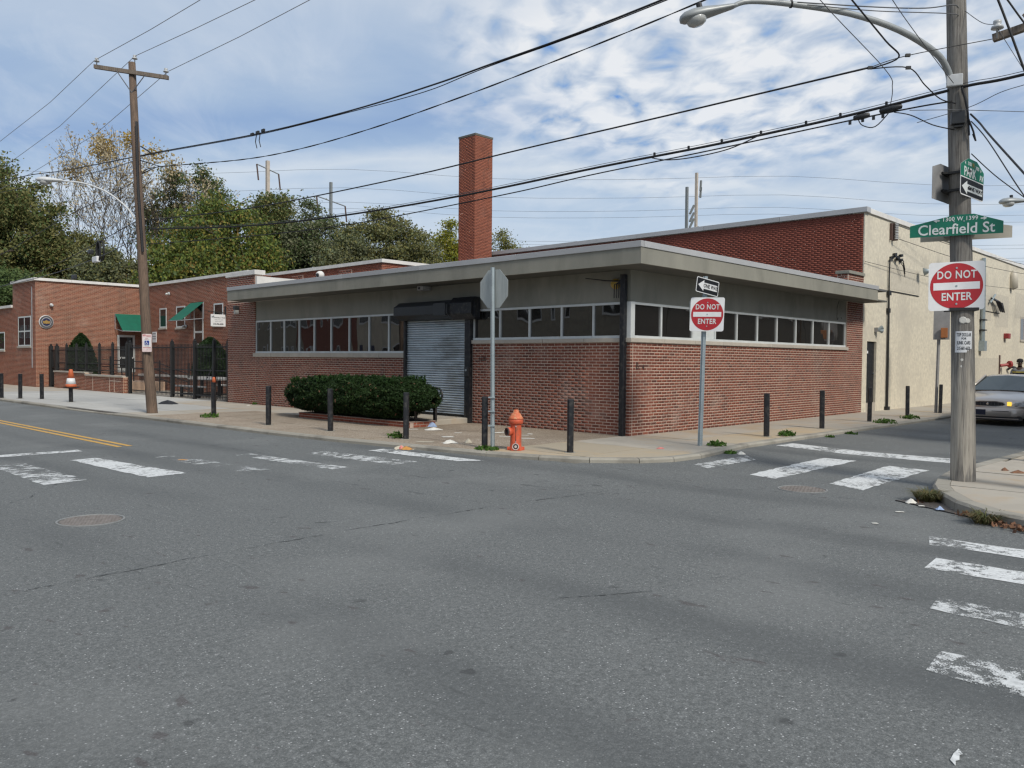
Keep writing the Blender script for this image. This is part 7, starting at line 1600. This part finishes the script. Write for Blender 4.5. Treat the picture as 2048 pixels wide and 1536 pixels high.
MB().prism([(-.10, -.075, 1.70), (-.17, -.06, 1.69), (-.20, 0, 1.685), (-.17, .06, 1.69), (-.10, .075, 1.70)], (0, 0, .012)).build('peak', 'cap_black', cap, world=False)
MB().lathe([(.018, 0), (.014, .03), (0, .035)], (-.105, 0, 1.645), (-1, 0, -.3), 8).build('nose', 'skin_dark', pe, world=False, smooth=True)
for s_ in (-1, 1):
    MB().lathe([(.012, 0), (.008, .006), (0, .007)], (-.112, s_*.035, 1.672), (-1, 0, 0), 8).build('eye', 'sign_white', pe, world=False); MB().lathe([(.028, 0), (.03, .012), (.015, .02), (0, .02)], (-.02, s_*.088, 1.645), (0, s_, 0), 8).build('ear', 'skin_dark', pe, world=False)
MB().box(-.112, -.10, -.028, .028, 1.598, 1.606).build('mouth', 'cap_black', pe, world=False)
for s_ in (-1, 1):
    for k in range(5):
        a = (-.12, s_*(.245+.0), .84); dx = (-.012+.012*k if k < 4 else -.03); L = (.075, .085, .08, .06, .05)[k]
        MB().tube([(a[0]+dx*1.6, a[1]-s_*.012*(k-1.5) if k < 4 else a[1]-s_*.03, a[2]-.02), (a[0]+dx*1.6-.008, a[1]-s_*.013*(k-1.5) if k < 4 else a[1]-s_*.05, a[2]-.02-L*.6), (a[0]+dx*1.6+.006, a[1]-s_*.012*(k-1.5) if k < 4 else a[1]-s_*.05, a[2]-.02-L)], [.011, .010, .007], 6).build('finger', 'skin_dark', pe, world=False, smooth=True)

# ------------------------------------------------------------------ houses across the street, mirrored in the windows
def rowhouse(label, x0, x1, y0, y1, h, mat, face, seed):
    t = thing('row_house', label, 'house', ((x0+x1)/2, (y0+y1)/2, 0), group='row houses across the street')
    MB().box(x0, x1, y0, y1, -.3, h).build('wall', mat, t); rs = random.Random(seed)
    if face == '+x':
        MB().box(x1-.1, x1+.25, y0, y1, h, h+.25).build('cornice', 'coping_white', t)
        n = max(2, int((y1-y0)/2.6)); w_ = (y1-y0)/n
        for i in range(n):
            for z in (1.0, 4.0):
                yc = y0+w_*(i+.5)
                if z < 2 and i % 3 == 1:
                    MB().box(x1, x1+.06, yc-.5, yc+.5, .3, 2.6).build('door', 'coping_white' if rs.random() < .5 else 'sign_navy', t); continue
                w = MB().box(x1, x1+.08, yc-.55, yc+.55, z-.1, z).box(x1, x1+.05, yc-.55, yc-.47, z, z+1.5).box(x1, x1+.05, yc+.47, yc+.55, z, z+1.5).box(x1, x1+.05, yc-.47, yc+.47, z+1.42, z+1.5).box(x1, x1+.04, yc-.47, yc+.47, z+.72, z+.78).build('window', 'coping_white', t)
                MB().box(x1, x1+.02, yc-.47, yc+.47, z, z+1.42).build('pane', 'wing_glass', w)
    else:
        MB().box(x0, x1, y1-.1, y1+.2, h, h+.25).build('cornice', 'coping_white', t); n = max(2, int((x1-x0)/2.8)); w_ = (x1-x0)/n
        for i in range(n):
            for z in (1.0, 4.0):
                xc = x0+w_*(i+.5); w = MB().box(xc-.55, xc+.55, y1, y1+.08, z-.1, z).box(xc-.55, xc-.47, y1, y1+.05, z, z+1.5).box(xc+.47, xc+.55, y1, y1+.05, z, z+1.5).box(xc-.47, xc+.47, y1, y1+.05, z+1.42, z+1.5).build('window', 'coping_white', t)
                MB().box(xc-.47, xc+.47, y1, y1+.02, z, z+1.42).build('pane', 'wing_glass', w)
    return t
M('house_grey', (.11, .105, .095), None, 4, .9); M('house_brick', (.26, .085, .055), (.19, .065, .045), 5, .9); M('house_stone', (.33, .29, .22), (.25, .22, .17), 4, .9); M('house_tan', (.62, .54, .42), None, 2, .9)
for i, (y0, y1, h, mt, lab) in enumerate([(2, 13.5, 7.4, 'house_brick', 'brick row house across the street'), (13.6, 31.5, 7.6, 'house_stone', 'stone fronted row house across the street'), (31.6, 37.6, 7.6, 'house_tan', 'tan rendered house across the street'), (37.7, 44.6, 7.2, 'house_brick', 'second red brick row house across the street'), (44.7, 58, 7.6, 'house_stone', 'dull stone row house far along the street'), (58.2, 150, 7.2, 'house_brick', 'brick row house at the far end of the street')]):
    rowhouse(lab, -27, -19.4, y0, y1, h, mt, '+x', 400+i)
for i, (x0, x1, h, mt, lab) in enumerate([(4, 16, 6.2, 'house_grey', 'grey corner house opposite the side street front'), (16.2, 30, 6.3, 'house_grey', 'grey house opposite the stucco wall'), (30.2, 52, 6.3, 'house_grey', 'grey house along the side street')]):
    rowhouse(lab, x0, x1, -18, -9.5, h, mt, '+y', 420+i)
